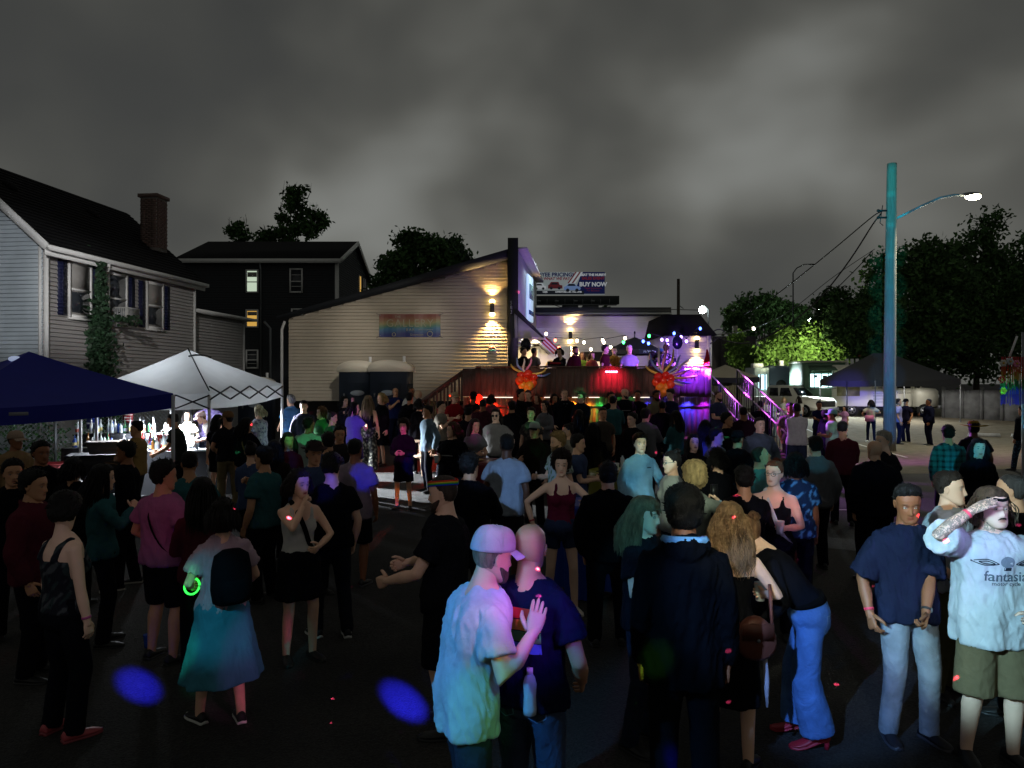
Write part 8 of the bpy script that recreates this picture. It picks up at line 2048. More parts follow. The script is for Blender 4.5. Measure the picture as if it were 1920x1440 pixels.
# on the deck
for a in [
 (981, 23.2, 60, 'black silhouetted person at the left end of the deck', dict(top=('long', '#101014'), hair=('short', '#0d0c0c'), H=1.72)),
 (1001, 24.0, 140, 'person in grey tee with back turned near the bar entrance', dict(top=('tee', '#6a6660'), hair=('crew', '#120f0e'), skin='brown', H=1.74)),
 (1052, 22.2, -20, 'person with black hair leaning on the deck rail, hand at mouth', dict(fem=1, H=1.68, lean=14, top=('tee', '#16161a'), hair=('bob', '#1a1010'), skin='pale', hl=(.06, .22, 1.40), hr=(-.12, .32, 1.1))),
 (1078, 23.4, 40, 'person in maroon shirt with beard on the deck', dict(top=('long', '#4a1c20'), hair=('crew', '#1a1210'), beard=('#1a1210', .012), skin='tan', H=1.76)),
 (1092, 24.2, -10, 'person in lime green top on the deck', dict(fem=1, H=1.62, top=('tee', '#7a9a3c'), hair=('long', '#5a3c28', {'length': .2}), skin='tan')),
 (1110, 24.0, 20, 'person in faded red top beside the lime top on the deck', dict(fem=1, H=1.62, top=('tee', '#9a4a44'), hair=('bob', '#3a2018'), skin='fair')),
 (1134, 23.2, 70, 'person in maroon tee with dark hair in profile on the deck', dict(top=('tee', '#4c1a22'), hair=('short', '#14100f', {'volume': 1.3}), skin='fair', H=1.80, hd=(10, 0, 0))),
 (1152, 23.6, -15, 'person in orange floral shirt laughing on the deck', dict(top=('polo', '#a8742c', {'pattern': ('floral', '#b07a3a', '#5a3a2a', '#c8a040')}), hair=('crew', '#3a2a20'), skin='fair', H=1.76, **DRINK)),
 (1180, 23.0, 5, 'white haired person in light grey tee at the deck rail', dict(top=('tee', '#9a9ca4'), hair=('short', '#d0ccc4'), skin='fair', H=1.78, build=1.12)),
 (1223, 23.2, -100, 'person with dark bob low behind the deck rail', dict(fem=1, H=1.60, top=('tee', '#2c2c3a'), hair=('bob', '#120f10'), skin='tan')),
 (1238, 24.0, 150, 'person in dark cap with back turned on the deck', dict(top=('long', '#17181f'), hair=('buzz', '#1a1512'), skin='tan', H=1.72, extras=(('cap', '#2a4a5a', 0),))),
 (1249, 22.8, 170, 'person in black floral shirt seen from behind on the deck', dict(top=('polo', '#17161c', {'pattern': ('floral', '#121218', '#a89aa8')}), hair=('short', '#2a1c16'), skin='fair', H=1.80, build=1.15)),
]:
 kw = dict(bottom=('pants', '#17171c')); kw.update(a[4]); person(a[0], a[1], a[2], a[3], z=DECKZ, group='people up on the deck', **kw)

# the rest of the crowd, mostly silhouettes
for px, d, yaw, lab, H, fem, tk, tc, hs, hc, ex in [
 (588, 8.6, 160, 'dark person in a brimmed hat behind the white sleeveless top', 1.76, 0, 'long', '#131218', 'short', '#15110f', (('hat', '#3a3030', .17),)),
 (496, 8.4, -160, 'dark person with short hair left of the white sleeveless top', 1.72, 0, 'tee', '#121217', 'short', '#100d0d', ()),
 (470, 9.6, 170, 'silhouetted person with a topknot left of centre', 1.68, 1, 'long', '#0f1016', 'bun', '#120e0d', ()),
 (786, 17.2, 165, 'dark person between the magenta curls and the stairs', 1.70, 1, 'long', '#14131a', 'bob', '#15100e', ()),
 (826, 16.6, 20, 'shadowed person in plum top left of the black lettered tee', 1.70, 0, 'tee', '#2a1a22', 'crew', '#15100f', ()),
 (890, 13.4, 30, 'shadowed person beside the crimson table', 1.68, 1, 'tee', '#2a2024', 'long', '#2a1a14', ()),
 (905, 17.0, 160, 'red rimmed person with back turned behind the long haired glasses wearer', 1.72, 0, 'tee', '#3a1a22', 'buzz', '#1a1211', ()),
 (960, 16.4, -150, 'dark person under the left balloon bouquet with back turned', 1.72, 0, 'jacket', '#131217', 'short', '#110e0d', ()),
 (1022, 16.8, 40, 'shadowed person right of the green lit face', 1.70, 1, 'long', '#1c1618', 'long', '#1c1210', ()),
 (1066, 12.6, -120, 'shadowed person with tied hair right of the fair beard', 1.68, 1, 'long', '#161419', 'bun', '#1a1310', ()),
 (1082, 10.6, 150, 'dark person between the maroon halter and the blue table', 1.70, 0, 'tee', '#14141a', 'short', '#120f0e', ()),
 (1150, 17.4, 175, 'dark person before the green boards with back turned', 1.74, 0, 'long', '#111116', 'crew', '#110e0e', ()),
 (1210, 14.6, 150, 'dark person behind the pale blue sweatshirt', 1.74, 0, 'jacket', '#121218', 'short', '#110e0d', ()),
 (1268, 14.8, -30, 'shadowed person left of the blue flooded back', 1.68, 1, 'long', '#15131b', 'long', '#17110f', ()),
 (1342, 11.4, 120, 'dark person right of the lit face with long black hair', 1.72, 0, 'long', '#101017', 'short', '#0e0c0d', ()),
 (1382, 11.2, -160, 'dark person in cap before the purple ramp', 1.70, 0, 'jacket', '#12111a', 'buzz', '#141012', (('cap', '#1a1a26', 0),)),
 (1346, 8.9, 160, 'dark person right of the fluffy blond curls', 1.66, 1, 'long', '#111117', 'bob', '#120e0e', ()),
 (1396, 7.0, 130, 'dark person between curly hair and red lit neck', 1.66, 0, 'tee', '#121218', 'short', '#110e0e', ()),
 (1530, 9.8, -170, 'dark person in the shade right of the blue patterned top', 1.74, 0, 'jacket', '#0e0f17', 'short', '#0e0c0d', ()),
 (1580, 12.6, 165, 'dark person on the parking lines', 1.72, 0, 'long', '#10111a', 'crew', '#110e0e', ()),
 (190, 7.0, 120, 'dark person left of the pink shirt', 1.68, 1, 'long', '#0e0f14', 'long', '#0f0c0c', ()),
 (60, 6.2, 100, 'dark person behind the glittery tank top', 1.72, 0, 'jacket', '#0d0e13', 'short', '#0d0b0b', ()),
 (355, 8.0, -165, 'dark person between the pink shirt and the bar queue', 1.70, 0, 'tee', '#111117', 'crew', '#0f0d0c', ()),
 (380, 6.2, -150, 'dark person with shoulder length hair behind the teal skirt', 1.66, 1, 'long', '#0e0f14', 'long', '#0f0c0b', ()),
 (880, 7.4, 165, 'dark person with back turned behind the trucker cap', 1.74, 0, 'jacket', '#0e0f16', 'short', '#0f0d0c', ()),
 (1140, 7.0, 175, 'dark person behind the fringe haired face', 1.70, 0, 'jacket', '#0c0e14', 'short', '#0d0b0c', ()),
 (540, 11.0, 30, 'shadowed person in front of the green flooded tee', 1.70, 1, 'long', '#18151a', 'long', '#1c1310', ()),
 (616, 10.2, 170, 'dark person behind the blue lit cheek', 1.76, 0, 'long', '#121117', 'short', '#110e0d', ()),
]:
 sk = ['tan', 'brown', 'fair', 'olive'][int(px) % 4]; pose = [{}, DRINK, BOTH, dict(hr=(-.26, .12, 1.78), er=(-1, .2, -.4)), PHONE, dict(hl=(.30, .25, 1.42), hr=(-.30, .2, 1.25))][int(px) % 6]
 cn, ch = [('', None), ('grey', '#6a6c70'), ('', None), ('teal', '#2f5a5e'), ('cream', '#8a8478'), ('', None), ('maroon', '#54202c'), ('slate blue', '#3c4a6a')][int(px*1.7) % 8]
 if cn:
  tc = ch
  for w_ in ('dark person', 'shadowed person', 'silhouetted person'): lab = lab.replace(w_, f'person in {cn} top')
  lab = lab.replace(' in plum top', '').replace(' in cap', ' and cap')
 yaw = yaw if 'back turned' in lab else yaw+[0, -70, 110, 50, -120][int(px*3) % 5]
 person(px, d, yaw, lab, H=H, fem=fem, top=(tk, tc), bottom=('pants', '#121218'), hair=(hs, hc), skin=sk, extras=ex, hd=(((px*7) % 50)-25, 4, 0), lod=max(1, 1 if d < 9 else 2), build=.95+.2*((px % 7)/7), **pose)

def ex_collar(sp, color):
 T = sp['T']; q = [T(np.array([.105*math.sin(t), .03-.085*math.cos(t), 1.485+.012*(1-math.cos(t))]))[0] for t in np.linspace(1.2, 5.08, 14)]
 g = G(); g.tube(q, .022, 6); local_part(sp, g, 'collar', M_CLOTH, color)
EXTRA['collar'] = ex_collar
def ex_belt(sp, color):
 g = G(); r1 = sp['ring'](1.0, sp['prof'](1.0)[0]+.026, sp['prof'](1.0)[1]+.026, sp['prof'](1.0)[2]); r2 = r1+np.array([0, 0, .035]); g.loft(np.stack([sp['T'](r1), sp['T'](r2)]), True); local_part(sp, g, 'belt', M_CLOTH, color)
EXTRA['belt'] = ex_belt
def ex_backpack(sp, color):
 T = sp['T']; g = G(); rr = []
 for z, w, d in ((.98, .10, .05), (1.0, .14, .09), (1.1, .155, .11), (1.25, .15, .10), (1.36, .13, .075), (1.40, .07, .04)):
  rr.append(T(sp['ring'](z, w, d, .19, 20)))
 g.loft(np.stack(rr)); o = local_part(sp, g, 'backpack', M_CLOTH, color)
 g = G(); g.loft(np.stack([T(sp['ring'](z, w, .04, .29, 16)) for z, w in ((1.02, .08), (1.05, .10), (1.15, .10), (1.18, .07))])); local_part(sp, g, 'pocket', M_CLOTH, color, o)
EXTRA['backpack'] = ex_backpack
finish_people()
# ---------------------------------------------------------------- food trucks and cars
M_TYRE = mat('tyre_rubber', '#101010', rough=.9); M_RIM = mat('wheel_rim', '#8a8c90', rough=.35, metal=.7)
def wheel(parent, c, r, w=.22):
 g = G(); c = np.array(c); P = [(r*.6, -w/2), (r*.94, -w/2), (r, -w*.3), (r, w*.3), (r*.94, w/2), (r*.6, w/2)]; n = 22; a = np.arange(n)*2*np.pi/n
 g.loft(np.array([np.stack([c[0]+k*np.cos(a), np.full(n, c[1]+y), c[2]+k*np.sin(a)], 1) for k, y in P])); wl_ = g.obj('wheel', M_TYRE, parent, True)
 g = G(); g.tube([c+(0, -w/2-.006, 0), c+(0, -w/2+.02, 0)], r*.6, 18, flat=(1, 0, 0)); g.obj('rim', M_RIM, wl_)
 g = G()
 for k in range(5): t = k*2*math.pi/5; g.ball(c+np.array([math.cos(t)*r*.34, -w/2-.012, math.sin(t)*r*.34]), (.05, .012, .05), 6, 4)
 g.obj('hub_bolts', M_TYRE, wl_)
def rbox(name, parent, x0, x1, y0, y1, z0, z1, m_, r=.08):
 g = G(); rr = []
 for z, k in ((z0, r*.3), (z0+r, 0), (z1-r, 0), (z1-r*.3, r*.3), (z1, r)):
  a = [(x0+k+r, y0+k), (x1-k-r, y0+k), (x1-k, y0+k+r), (x1-k, y1-k-r), (x1-k-r, y1-k), (x0+k+r, y1-k), (x0+k, y1-k-r), (x0+k, y0+k+r)]; rr.append([(p[0], p[1], z) for p in a])
 g.loft(np.array(rr)); return g.obj(name, m_, parent)
def root_at(name, px, Y, yaw, label, cat):
 x = at(px, 0, Y)[0]; r = bpy.data.objects.new(name, None); link(r); r.location = (x, Y, ground_z(x, Y)); r.rotation_euler.z = yaw; tag(r, label, cat); return r
M_VANW = mat('van_white_paint', '#c8c6b8', rough=.4, coat=.3); M_DKGLASS = mat('dark_vehicle_glass', '#101418', rough=.1)
def step_van():
 r = root_at('food_van', 1652, 46., -.22, 'white step van food truck behind the black tent', 'van')
 rbox('body', r, -3.0, 1.5, -1.05, 1.05, .62, 3.15, M_VANW)
 G().box((-.75, 0, .5), (4.6, 1.7, .26)).obj('chassis', M_TYRE, r)
 g = G(); g.loft(np.array([[(1.5, -1.0, z), (x, -1.0, z), (x, 1.0, z), (1.5, 1.0, z)] for z, x in ((.62, 2.9), (1.55, 2.9), (1.7, 2.75), (1.78, 2.0), (2.9, 1.6))])); cab = g.obj('cab', M_VANW, r)
 g = G(); g.prism([(2.02, -.9, 1.84), (2.02, .9, 1.84), (1.70, .85, 2.72), (1.70, -.85, 2.72)], (.03, 0, .02)); g.obj('windscreen', M_DKGLASS, cab)
 G().box((1.0, -1.06, 2.15), (.75, .03, .85)).obj('side_window', M_DKGLASS, cab); G().box((1.75, -1.01, 2.0), (.3, .03, .5)).obj('quarter_window', M_DKGLASS, cab)
 g = G(); g.box((2.92, 0, 1.12), (.06, 1.5, .72)); gr = g.obj('grille', M_TYRE, cab)
 for k in range(4): G().box((2.96, 0, .86+.17*k), (.02, 1.44, .04)).obj('grille_bar', M_METAL_GREY, gr)
 for s_ in (-1, 1): g = G(); g.ball((2.93, s_*.84, 1.25), (.05, .13, .13), 12, 8); g.obj('headlight', mat('headlamp', '#d8dce0', rough=.1), cab, True)
 G().box((2.98, 0, .62), (.14, 2.05, .2)).obj('bumper', M_METAL_GREY, r)
 for x in (-1.9, 2.15):
  for y in (-.92, .92): wheel(r, (x, y, .40), .40)
 g = G()
 for k in range(7): g.box((-.2, -1.065, .85+.09*k), (1.0, .02, .03))
 g.obj('louvre', M_METAL_GREY, r)
 G().box((-2.1, -1.065, 2.0), (1.3, .02, 1.5)).obj('mural', mat('van_mural', '#8a8462', rough=.6, var=.5, vscale=2.2), r)
 text('lettering', 'Call  508-555', .16, rt(rx(math.pi/2), (-.35, -1.08, 1.75)), M_TYRE, r)
 text('lettering', 'Kettle Corn', .15, rt(rx(math.pi/2), (1.0, -1.08, 1.45)), M_TYRE, r)
 text('lettering', 'IL', .3, rt(rx(math.pi/2), (-1.0, -1.08, 2.85)), M_TYRE, r)
 for dx in (-1.9, -1.6, -1.3): g = G(); g.tube([(dx, .3, 3.1), (dx, .3, 3.55)], .10, 10); g.obj('roof_vent', M_WHITE, r, True)
step_van()
def green_truck():
 r = root_at('food_truck', 1533, 47., -.12, 'green box food truck with a bright serving window', 'truck'); gm = mat('truck_green', '#4e6a55', rough=.5); wm = mat('truck_cream_top', '#a9ac98', rough=.5)
 rbox('body', r, -1.1, 1.35, -1.1, 2.6, .7, 3.3, gm); G().box((.12, .7, 3.36), (2.6, 3.8, .12)).obj('roof', wm, r)
 w = G().box((-.1, -1.13, 2.2), (1.25, .06, .8)).obj('serving_window', mat('serving_glow', '#dff4f4', emit='#c8f0f4', estr=3.2), r)
 for k in (-1, 0, 1): G().box((-.1+k*.42, -1.17, 2.2), (.05, .04, .8)).obj('mullion', M_METAL_GREY, w)
 for (dx, dz, s_) in ((-.35, .25, .2), (.2, .2, .26), (.0, -.22, .18)): G().box((-.1+dx, -1.18, 2.2+dz), (s_, .02, s_*.8)).obj('menu_card', mat('menu_card', '#6a8a90', rough=.6), w)
 G().box((-.1, -1.35, 1.72), (1.5, .45, .05)).obj('counter', M_METAL_GREY, r); G().box((-.1, -1.5, 2.95), (1.5, .8, .05), rx(.35)).obj('awning_flap', gm, r)
 for y in (-.2, 1.8): wheel(r, (-.85, y, .40), .38)
 wheel(r, (.9, -1.0, .40), .38); G().box((.1, .7, .55), (1.8, 3.2, .25)).obj('chassis', M_TYRE, r)
 lamp('serving_light', 'SPOT', (-.1, -1.4, 2.55), (.8, .98, 1.), 2600, (-.3, -4., .6), 130, .7, .2, parent=r)
 lamp('roof_light', 'SPOT', (-.6, 1.2, 3.6), (1., .98, .66), 1200, (-.5, 6., 5.), 150, .7, .2, parent=r)
green_truck()
def trailer():
 r = root_at('food_trailer', 1452, 52., .0, 'dark food trailer with a white lit front left of the pickup', 'trailer'); dk = mat('trailer_grey', '#3c4652', rough=.5); wm = mat('trailer_white', '#aab4b0', rough=.5)
 rbox('body', r, -.7, 1.7, -1.0, 1.0, .7, 3.2, dk); rbox('front_box', r, -1.75, -.72, -1.1, 1.0, .6, 3.1, wm)
 w = G().box((-1.2, -1.13, 2.1), (.55, .05, 1.0)).obj('window', mat('trailer_glow', '#cdeef8', emit='#bfe8f8', estr=2.2), r)
 for k in (-1, 1): G().box((-1.2+k*.15, -1.17, 2.1), (.08, .03, 1.0)).obj('mullion', dk, w)
 G().box((-1.2, 0, 3.25), (.7, .6, .28)).obj('roof_unit', M_WHITE, r); g = G(); g.tube([(.5, 0, 3.2), (.5, 0, 3.6)], .16, 12); g.obj('roof_vent', M_WHITE, r, True)
 g = G(); g.tube([(.1, -1.02, 1.9), (.1, -1.06, 1.9)], .35, 20, flat=(1, 0, 0)); g.obj('painted_disc', M_TYRE, r); G().box((.75, -1.03, 2.0), (.12, .04, 1.6)).obj('door_post', M_TYRE, r)
 G().box((1.2, -1.3, 2.75), (1.1, .6, .05)).obj('side_shelf', M_METAL_GREY, r)
 for x in (-.1, .7): wheel(r, (x, -.95, .38), .36)
 G().bar((-1.75, 0, .55), (-2.6, 0, .5), .12).obj('tow_bar', M_TYRE, r)
 lamp('window_light', 'SPOT', (-1.2, -1.5, 2.7), (.8, .95, 1.), 2200, (-1.0, -4.5, .3), 130, .7, .2, parent=r)
trailer()
def pickup():
 r = root_at('pickup_truck', 1478, 46.5, -.95, 'white pickup truck parked between the food trucks', 'pickup truck'); m_ = M_VANW
 prof = [(-2.7, .55), (-2.7, 1.15), (-.9, 1.18), (-.85, 1.75), (-.6, 1.9), (.55, 1.9), (.85, 1.72), (1.25, 1.22), (2.45, 1.12), (2.65, .95), (2.7, .5)]
 g = G(); L = [[(x, y, z) for x, z in prof]+[(2.7, y, .42), (-2.7, y, .42)] for y in (-.95, .95)]; g.loft(np.array(L)); g.obj('body', m_, r)
 for y in (-.97, .97):
  for a, b in ((-.7, -.05), (.05, .72)): G().prism([(a, y, 1.25), (b+(.2 if b > .5 else 0), y, 1.25), (b-.02, y, 1.75), (a+.08, y, 1.75)], (0, .01, 0)).obj('side_window', M_DKGLASS, r)
 g = G(); g.prism([(1.2, -.8, 1.27), (1.2, .8, 1.27), (.84, .75, 1.72), (.84, -.75, 1.72)], (.03, 0, .03)); g.obj('windscreen', M_DKGLASS, r)
 G().box((2.72, 0, .8), (.05, 1.3, .35)).obj('grille', M_TYRE, r); G().box((2.75, 0, .5), (.12, 1.85, .16)).obj('bumper', M_METAL_GREY, r)
 for s_ in (-1, 1): g = G(); g.ball((2.68, s_*.78, .86), (.06, .14, .10), 10, 6); g.obj('headlight', MATS['headlamp'], r, True)
 for x in (-1.7, 1.75):
  for y in (-.88, .88): wheel(r, (x, y, .38), .38)
pickup()

# ---------------------------------------------------------------- deck furniture, bulbs, balloons
def umbrella():
 p = np.array(at(1190, 690, 26.)); root = bpy.data.objects.new('patio_umbrella', None); link(root); root.location = (p[0], 26., DECKZ); tag(root, 'black patio umbrella open above the deck crowd', 'umbrella')
 zt = at(0, 632, 26.)[2]-DECKZ; ze = at(0, 657, 26.)[2]-DECKZ; R = .95; blk = mat('umbrella_black', '#14161c', rough=.7)
 for k in range(8):
  a0, a1 = k*math.pi/4, (k+1)*math.pi/4; g = G(); n = 5; vs = []
  for i in range(n+1):
   u = i/n
   for j in range(5):
    t = a0+(a1-a0)*j/4; rr = R*u*(1-.06*math.sin(j/4*math.pi)*u); vs.append((rr*math.cos(t), rr*math.sin(t), zt-(zt-ze)*u**1.15))
  g.add(vs, [(i*5+j, i*5+j+1, i*5+j+6, i*5+j+5) for i in range(n) for j in range(4)]); pn = g.obj('panel', blk, root, True)
  g = G(); vs = [];
  for j in range(5): t = a0+(a1-a0)*j/4; x, y = R*(1-.06*math.sin(j/4*math.pi))*math.cos(t), R*(1-.06*math.sin(j/4*math.pi))*math.sin(t); vs += [(x, y, ze), (x, y, ze-.16)]
  g.add(vs, [(2*i, 2*i+1, 2*i+3, 2*i+2) for i in range(4)]); g.obj('valance', blk, pn)
  g = G(); g.tube([(0, 0, zt-.02), (R*math.cos(a0), R*math.sin(a0), ze-.01)], .01, 5); g.obj('rib', M_METAL_GREY, root)
 g = G(); g.tube([(0, 0, 0), (0, 0, zt+.12)], .024, 8); g.obj('pole', M_METAL_GREY, root, True); g = G(); g.ball((0, 0, zt+.15), (.035, .035, .06), 8, 6); g.obj('finial', blk, root, True)
 Mt = rt(rx(math.pi/2-.0), (.28, -R*.95, ze-.07)); text('lettering', "Tito's Vodka", .11, Mt, M_WHITE, root)
umbrella()
BULBC = {'white': '#ffe9c0', 'green': '#3cff6a', 'blue': '#4a6aff', 'violet': '#a07aff', 'red': '#ff6a4a'}
bulbs = [(1024, 626, 'white'), (1041, 638, 'red'), (1067, 641, 'white'), (1082, 639, 'white'), (1095, 642, 'white'), (1130, 638, 'white'), (1132, 642, 'white'), (1172, 634, 'white'), (1169, 642, 'green'), (1217, 630, 'green'), (1206, 640, 'blue'), (1216, 644, 'blue'), (1241, 637, 'violet'), (1251, 638, 'violet'), (1264, 625, 'blue'), (1277, 632, 'violet'), (1287, 640, 'violet'), (1313, 616, 'blue'), (1252, 647, 'violet'), (1108, 655, 'white'), (1048, 652, 'red'), (1145, 651, 'white')]
ORD = 'first second third fourth fifth sixth seventh eighth ninth tenth'.split()
for i, (px, py, c) in enumerate(bulbs):
 p = at(px, py, 24.5); g = G(); g.ball((0, 0, 0), (.045, .045, .055), 10, 8); o = g.obj('string_bulb', mat('string_'+c, BULBC[c], emit=BULBC[c], estr=14. if c == 'white' else 11.), loc=p, smooth=True); nth = sorted(b for b in bulbs if b[2] == c).index((px, py, c)); tag(o, f'{c} festoon bulb over the deck, {ORD[nth]} {c} one from the left', 'bulb', f'{c} festoon bulbs over the deck')
 g = G(); g.tube([(0, 0, .05), (0, 0, .10)], .018, 6); g.obj('socket', M_BLACK, o)
for k, (sel, lab) in enumerate(((bulbs[1:8], 'left festoon cable carrying white bulbs over the deck'), (bulbs[9:18], 'right festoon cable carrying blue and violet bulbs over the deck'))):
 q = [np.array(at(px, py, 24.5))+(0, 0, .1) for px, py, c in sorted(sel)]; g = G(); g.tube(np.array(q)-q[0], .009, 4); o = g.obj('festoon_cable', M_BLACK, loc=q[0]); tag(o, lab, 'cable')
lamp('festoon_glow', 'POINT', at(1255, 640, 24.), (.35, .3, 1.), 55, radius=.5); lamp('festoon_glow', 'POINT', at(1080, 640, 24.), (1., .85, .6), 30, radius=.5)
def bouquet(px, py, Y, lab, seed, cols, fan):
 r = np.random.default_rng(seed); p = at(px, py, Y); root = bpy.data.objects.new('balloon_bouquet', None); link(root); root.location = p; tag(root, lab, 'balloons')
 ms = [mat('balloon_'+c, c, rough=.25, spec=.6) for c in cols]
 pos = [(-.16, .12), (.04, .16), (.18, .08), (-.20, -.02), (-.02, .02), (.16, -.08), (-.12, -.15), (.06, -.16), (-.02, -.28)]
 for i, (x, z) in enumerate(pos):
  g = G(); a = np.arange(14)*2*np.pi/14; R = .125
  g.loft(np.array([np.stack([R*k*np.cos(a), R*k*np.sin(a), np.full(14, R*h)], 1) for k, h in ((.05, -1.35), (.10, -1.25), (.55, -.85), (.92, -.3), (1, .15), (.85, .65), (.5, .98), (.1, 1.1))]))
  M = rt(ry(r.uniform(-.6, .6)) @ rx(r.uniform(-.5, .5)), (x, r.uniform(-.08, .06), z)); v, q, t, c = g.arr(); g2 = G(); g2.add(xf(M, v), q, t); g2.obj('balloon', ms[0 if z > .05 else 1 if z > -.12 else 2], root, True)
 for i, (an, ln) in enumerate(fan):
  d = np.array([math.sin(an), r.uniform(-.3, .1), math.cos(an)]); q = [np.array([0, 0, .1])+d*ln*u+np.array([.05*math.sin(u*6+i), 0, .03*math.cos(u*5)]) for u in np.linspace(.15, 1, 8)]
  g = G(); g.tube(q, [.02, .03, .032, .032, .032, .03, .026, .012], 8); g.obj('long_balloon', mat('long_'+['a', 'b', 'c', 'd'][i % 4], ['#e0c860', '#7a9ad8', '#dcd8d0', '#e890c0'][i % 4], rough=.25), root, True)
 g = G(); g.bar((0, .08, -.5), (0, .08, .1), .015); g.obj('tie', M_BLACK, root)
bouquet(988, 713, 20.6, 'orange and red balloon bouquet at the left of the deck railing', 4, ('#e0341c', '#f0541c', '#f0a02c'), [(-.9, .55), (-.55, .6), (-.25, .5), (.15, .55), (1.2, .6), (1.45, .7)])
bouquet(1245, 716, 20.6, 'red and orange balloon bouquet at the right of the deck railing', 6, ('#e0281c', '#f04a1c', '#e8902c'), [(-.95, .6), (-.6, .8), (-.25, .9), (.0, 1.0), (.3, .85), (.65, .8), (.95, .9), (1.25, .9), (1.5, .85), (1.75, .75), (1.95, .6)])
for px, py, lab, c in ((986, 647, 'dark foil balloon floating by the bar entrance', '#1c1c22'), (1270, 642, 'dark star balloon floating right of the umbrella', '#15152a')):
 p = at(px, py, 23.5); root = bpy.data.objects.new('foil_balloon', None); link(root); root.location = p; tag(root, lab, 'balloon'); g = G(); g.ball((0, 0, 0), (.17, .09, .22), 16, 10); g.obj('envelope', mat('foil_'+c, c, rough=.2, metal=.4), root, True); g = G(); g.tube([(0, 0, -.22), (.02, 0, -.6), (0, 0, -.95)], .006, 4); g.obj('ribbon', M_WHITE, root)
p = at(1325, 690, 20.85); root = bpy.data.objects.new('feather_flag', None); link(root); root.location = (p[0], p[1], ground_z(p[0], p[1])); tag(root, 'narrow red feather flag at the right corner of the deck', 'flag'); z0 = at(0, 722, 20.85)[2]-root.location.z; z1 = at(0, 655, 20.85)[2]-root.location.z
g = G(); n = 12; vs = []
for i in range(n+1): u = i/n; w = .16*math.sin(math.pi*(.12+.78*(1-u)))**1.3; vs += [(-w/2+.02*math.sin(u*9), 0, z0+(z1-z0)*u), (w/2+.02*math.sin(u*9), .02*math.sin(u*7), z0+(z1-z0)*u)]
g.add(vs, [(2*i, 2*i+1, 2*i+3, 2*i+2) for i in range(n)]); g.obj('cloth', mat('flag_scarlet', '#d01a24', rough=.7), root, True); g = G(); g.tube([(.10, .03, 0), (.10, .03, z1+.05)], .015, 6); g.obj('pole', M_METAL_GREY, root)
# things on the deck rail
p = at(1040, 692, 21.1); o = G().box((0, 0, .06), (.42, .2, .12)).obj('speaker_case', M_BLACK, loc=(p[0], p[1]-.15, at(0, 690, 21.)[2]+.06)); tag(o, 'low black case resting on the deck railing under the leaning person', 'case'); G().box((0, -.105, .07), (.3, .01, .05)).obj('panel', mat('case_red', '#a01c2c'), o)

# ---------------------------------------------------------------- high tables in the crowd
def cloth_table(px, Y, R, H, color, label, drape, seed, square=False):
 x = at(px, 0, Y)[0]; root = bpy.data.objects.new('high_table', None); link(root); root.location = (x, Y, ground_z(x, Y)); tag(root, label, 'table'); r = np.random.default_rng(seed)
 G().tube([(0, 0, H-.035), (0, 0, H-.01)], R, 28).obj('top', M_TABLE, root)
 g = G(); g.tube([(0, 0, 0), (0, 0, H-.03)], .035, 8); g.obj('post', M_METAL_GREY, root, True); g = G(); g.tube([(0, 0, 0), (0, 0, .03)], .26, 18); g.obj('base', M_METAL_GREY, root)
 n = 56; a = np.arange(n)*2*np.pi/n; rings = []
 for z, k in ((H+.004, .98), (H-.002, 1.02), (H-.04, 1.035), (H-drape*.35, 1.03), (H-drape*.7, 1.05), (H-drape, 1.08)):
  u = (H-z)/drape; f = 1+u*(.09*np.sin(9*a+seed)+.05*np.sin(17*a)); zz = np.full(n, z)-u*.05*np.sin(4*a+seed); rings.append(np.stack([R*k*f*np.cos(a), R*k*f*np.sin(a), zz], 1))
 g = G(); R_ = np.array(rings); g.loft(R_, False); g.add(np.concatenate([R_[0], [[0, 0, H+.004]]]), None, [(i, (i+1) % n, n) for i in range(n)]); g.obj('table_cloth', mat('plastic_cloth_'+color, color, rough=.28, spec=.5), root, True)
 return root, H
cloth_table(905, 12.7, .40, 1.05, '#6a1524', 'round high table with crimson plastic cloth', .5, 1)
ty, hy = cloth_table(1156, 11.6, .42, 1.06, '#7c7a1e', 'round high table with yellow plastic cloth', .62, 2)
cloth_table(1105, 8.7, .36, 1.06, '#153a9a', 'round high table with long blue plastic cloth', 1.0, 3)
cloth_table(1402, 9.0, .50, .98, '#4a1c10', 'round high table with rust brown cloth', .9, 4)
x, y, gz = ty.location
for i, (dx, dy, c, k) in enumerate(((-.12, -.1, 'red', 'cup'), (-.02, -.16, 'white', 'cup'), (.1, .05, 'clear', 'plastic'), (-.05, .1, 'red', 'cup'))): bottle(x+dx, y+dy, gz+1.066, k, c, ['pink lit cup at the left of the yellow table', 'white cup at the front of the yellow table', 'clear plastic bottle on the yellow table', 'red cup at the rear of the yellow table'][i], None)
o = G(); o.loft(np.array([[(rr*math.cos(t), rr*math.sin(t), zz) for t in np.linspace(0, 6.283, 21)[:-1]] for rr, zz in ((.09, 0), (.13, .012), (.125, .014), (.08, .004))])); po = o.obj('paper_plate', M_WHITE, loc=(x+.2, y-.1, gz+1.07)); tag(po, 'white paper plate on the yellow table', 'plate'); G().box((0, 0, .015), (.1, .06, .02)).obj('food', mat('snack', '#8a5a2a'), po)
xr = at(905, 0, 12.7)[0]; o = G(); o.loft(np.array([[(rr*math.cos(t), rr*math.sin(t), zz) for t in np.linspace(0, 6.283, 25)[:-1]] for rr, zz in ((.10, 0), (.16, .014), (.155, .016), (.09, .004))])); po = o.obj('serving_dish', mat('dish_tan', '#b08a58'), loc=(xr-.12, 12.62, ground_z(xr, 12.7)+1.058)); tag(po, 'tan round dish on the crimson table', 'dish')
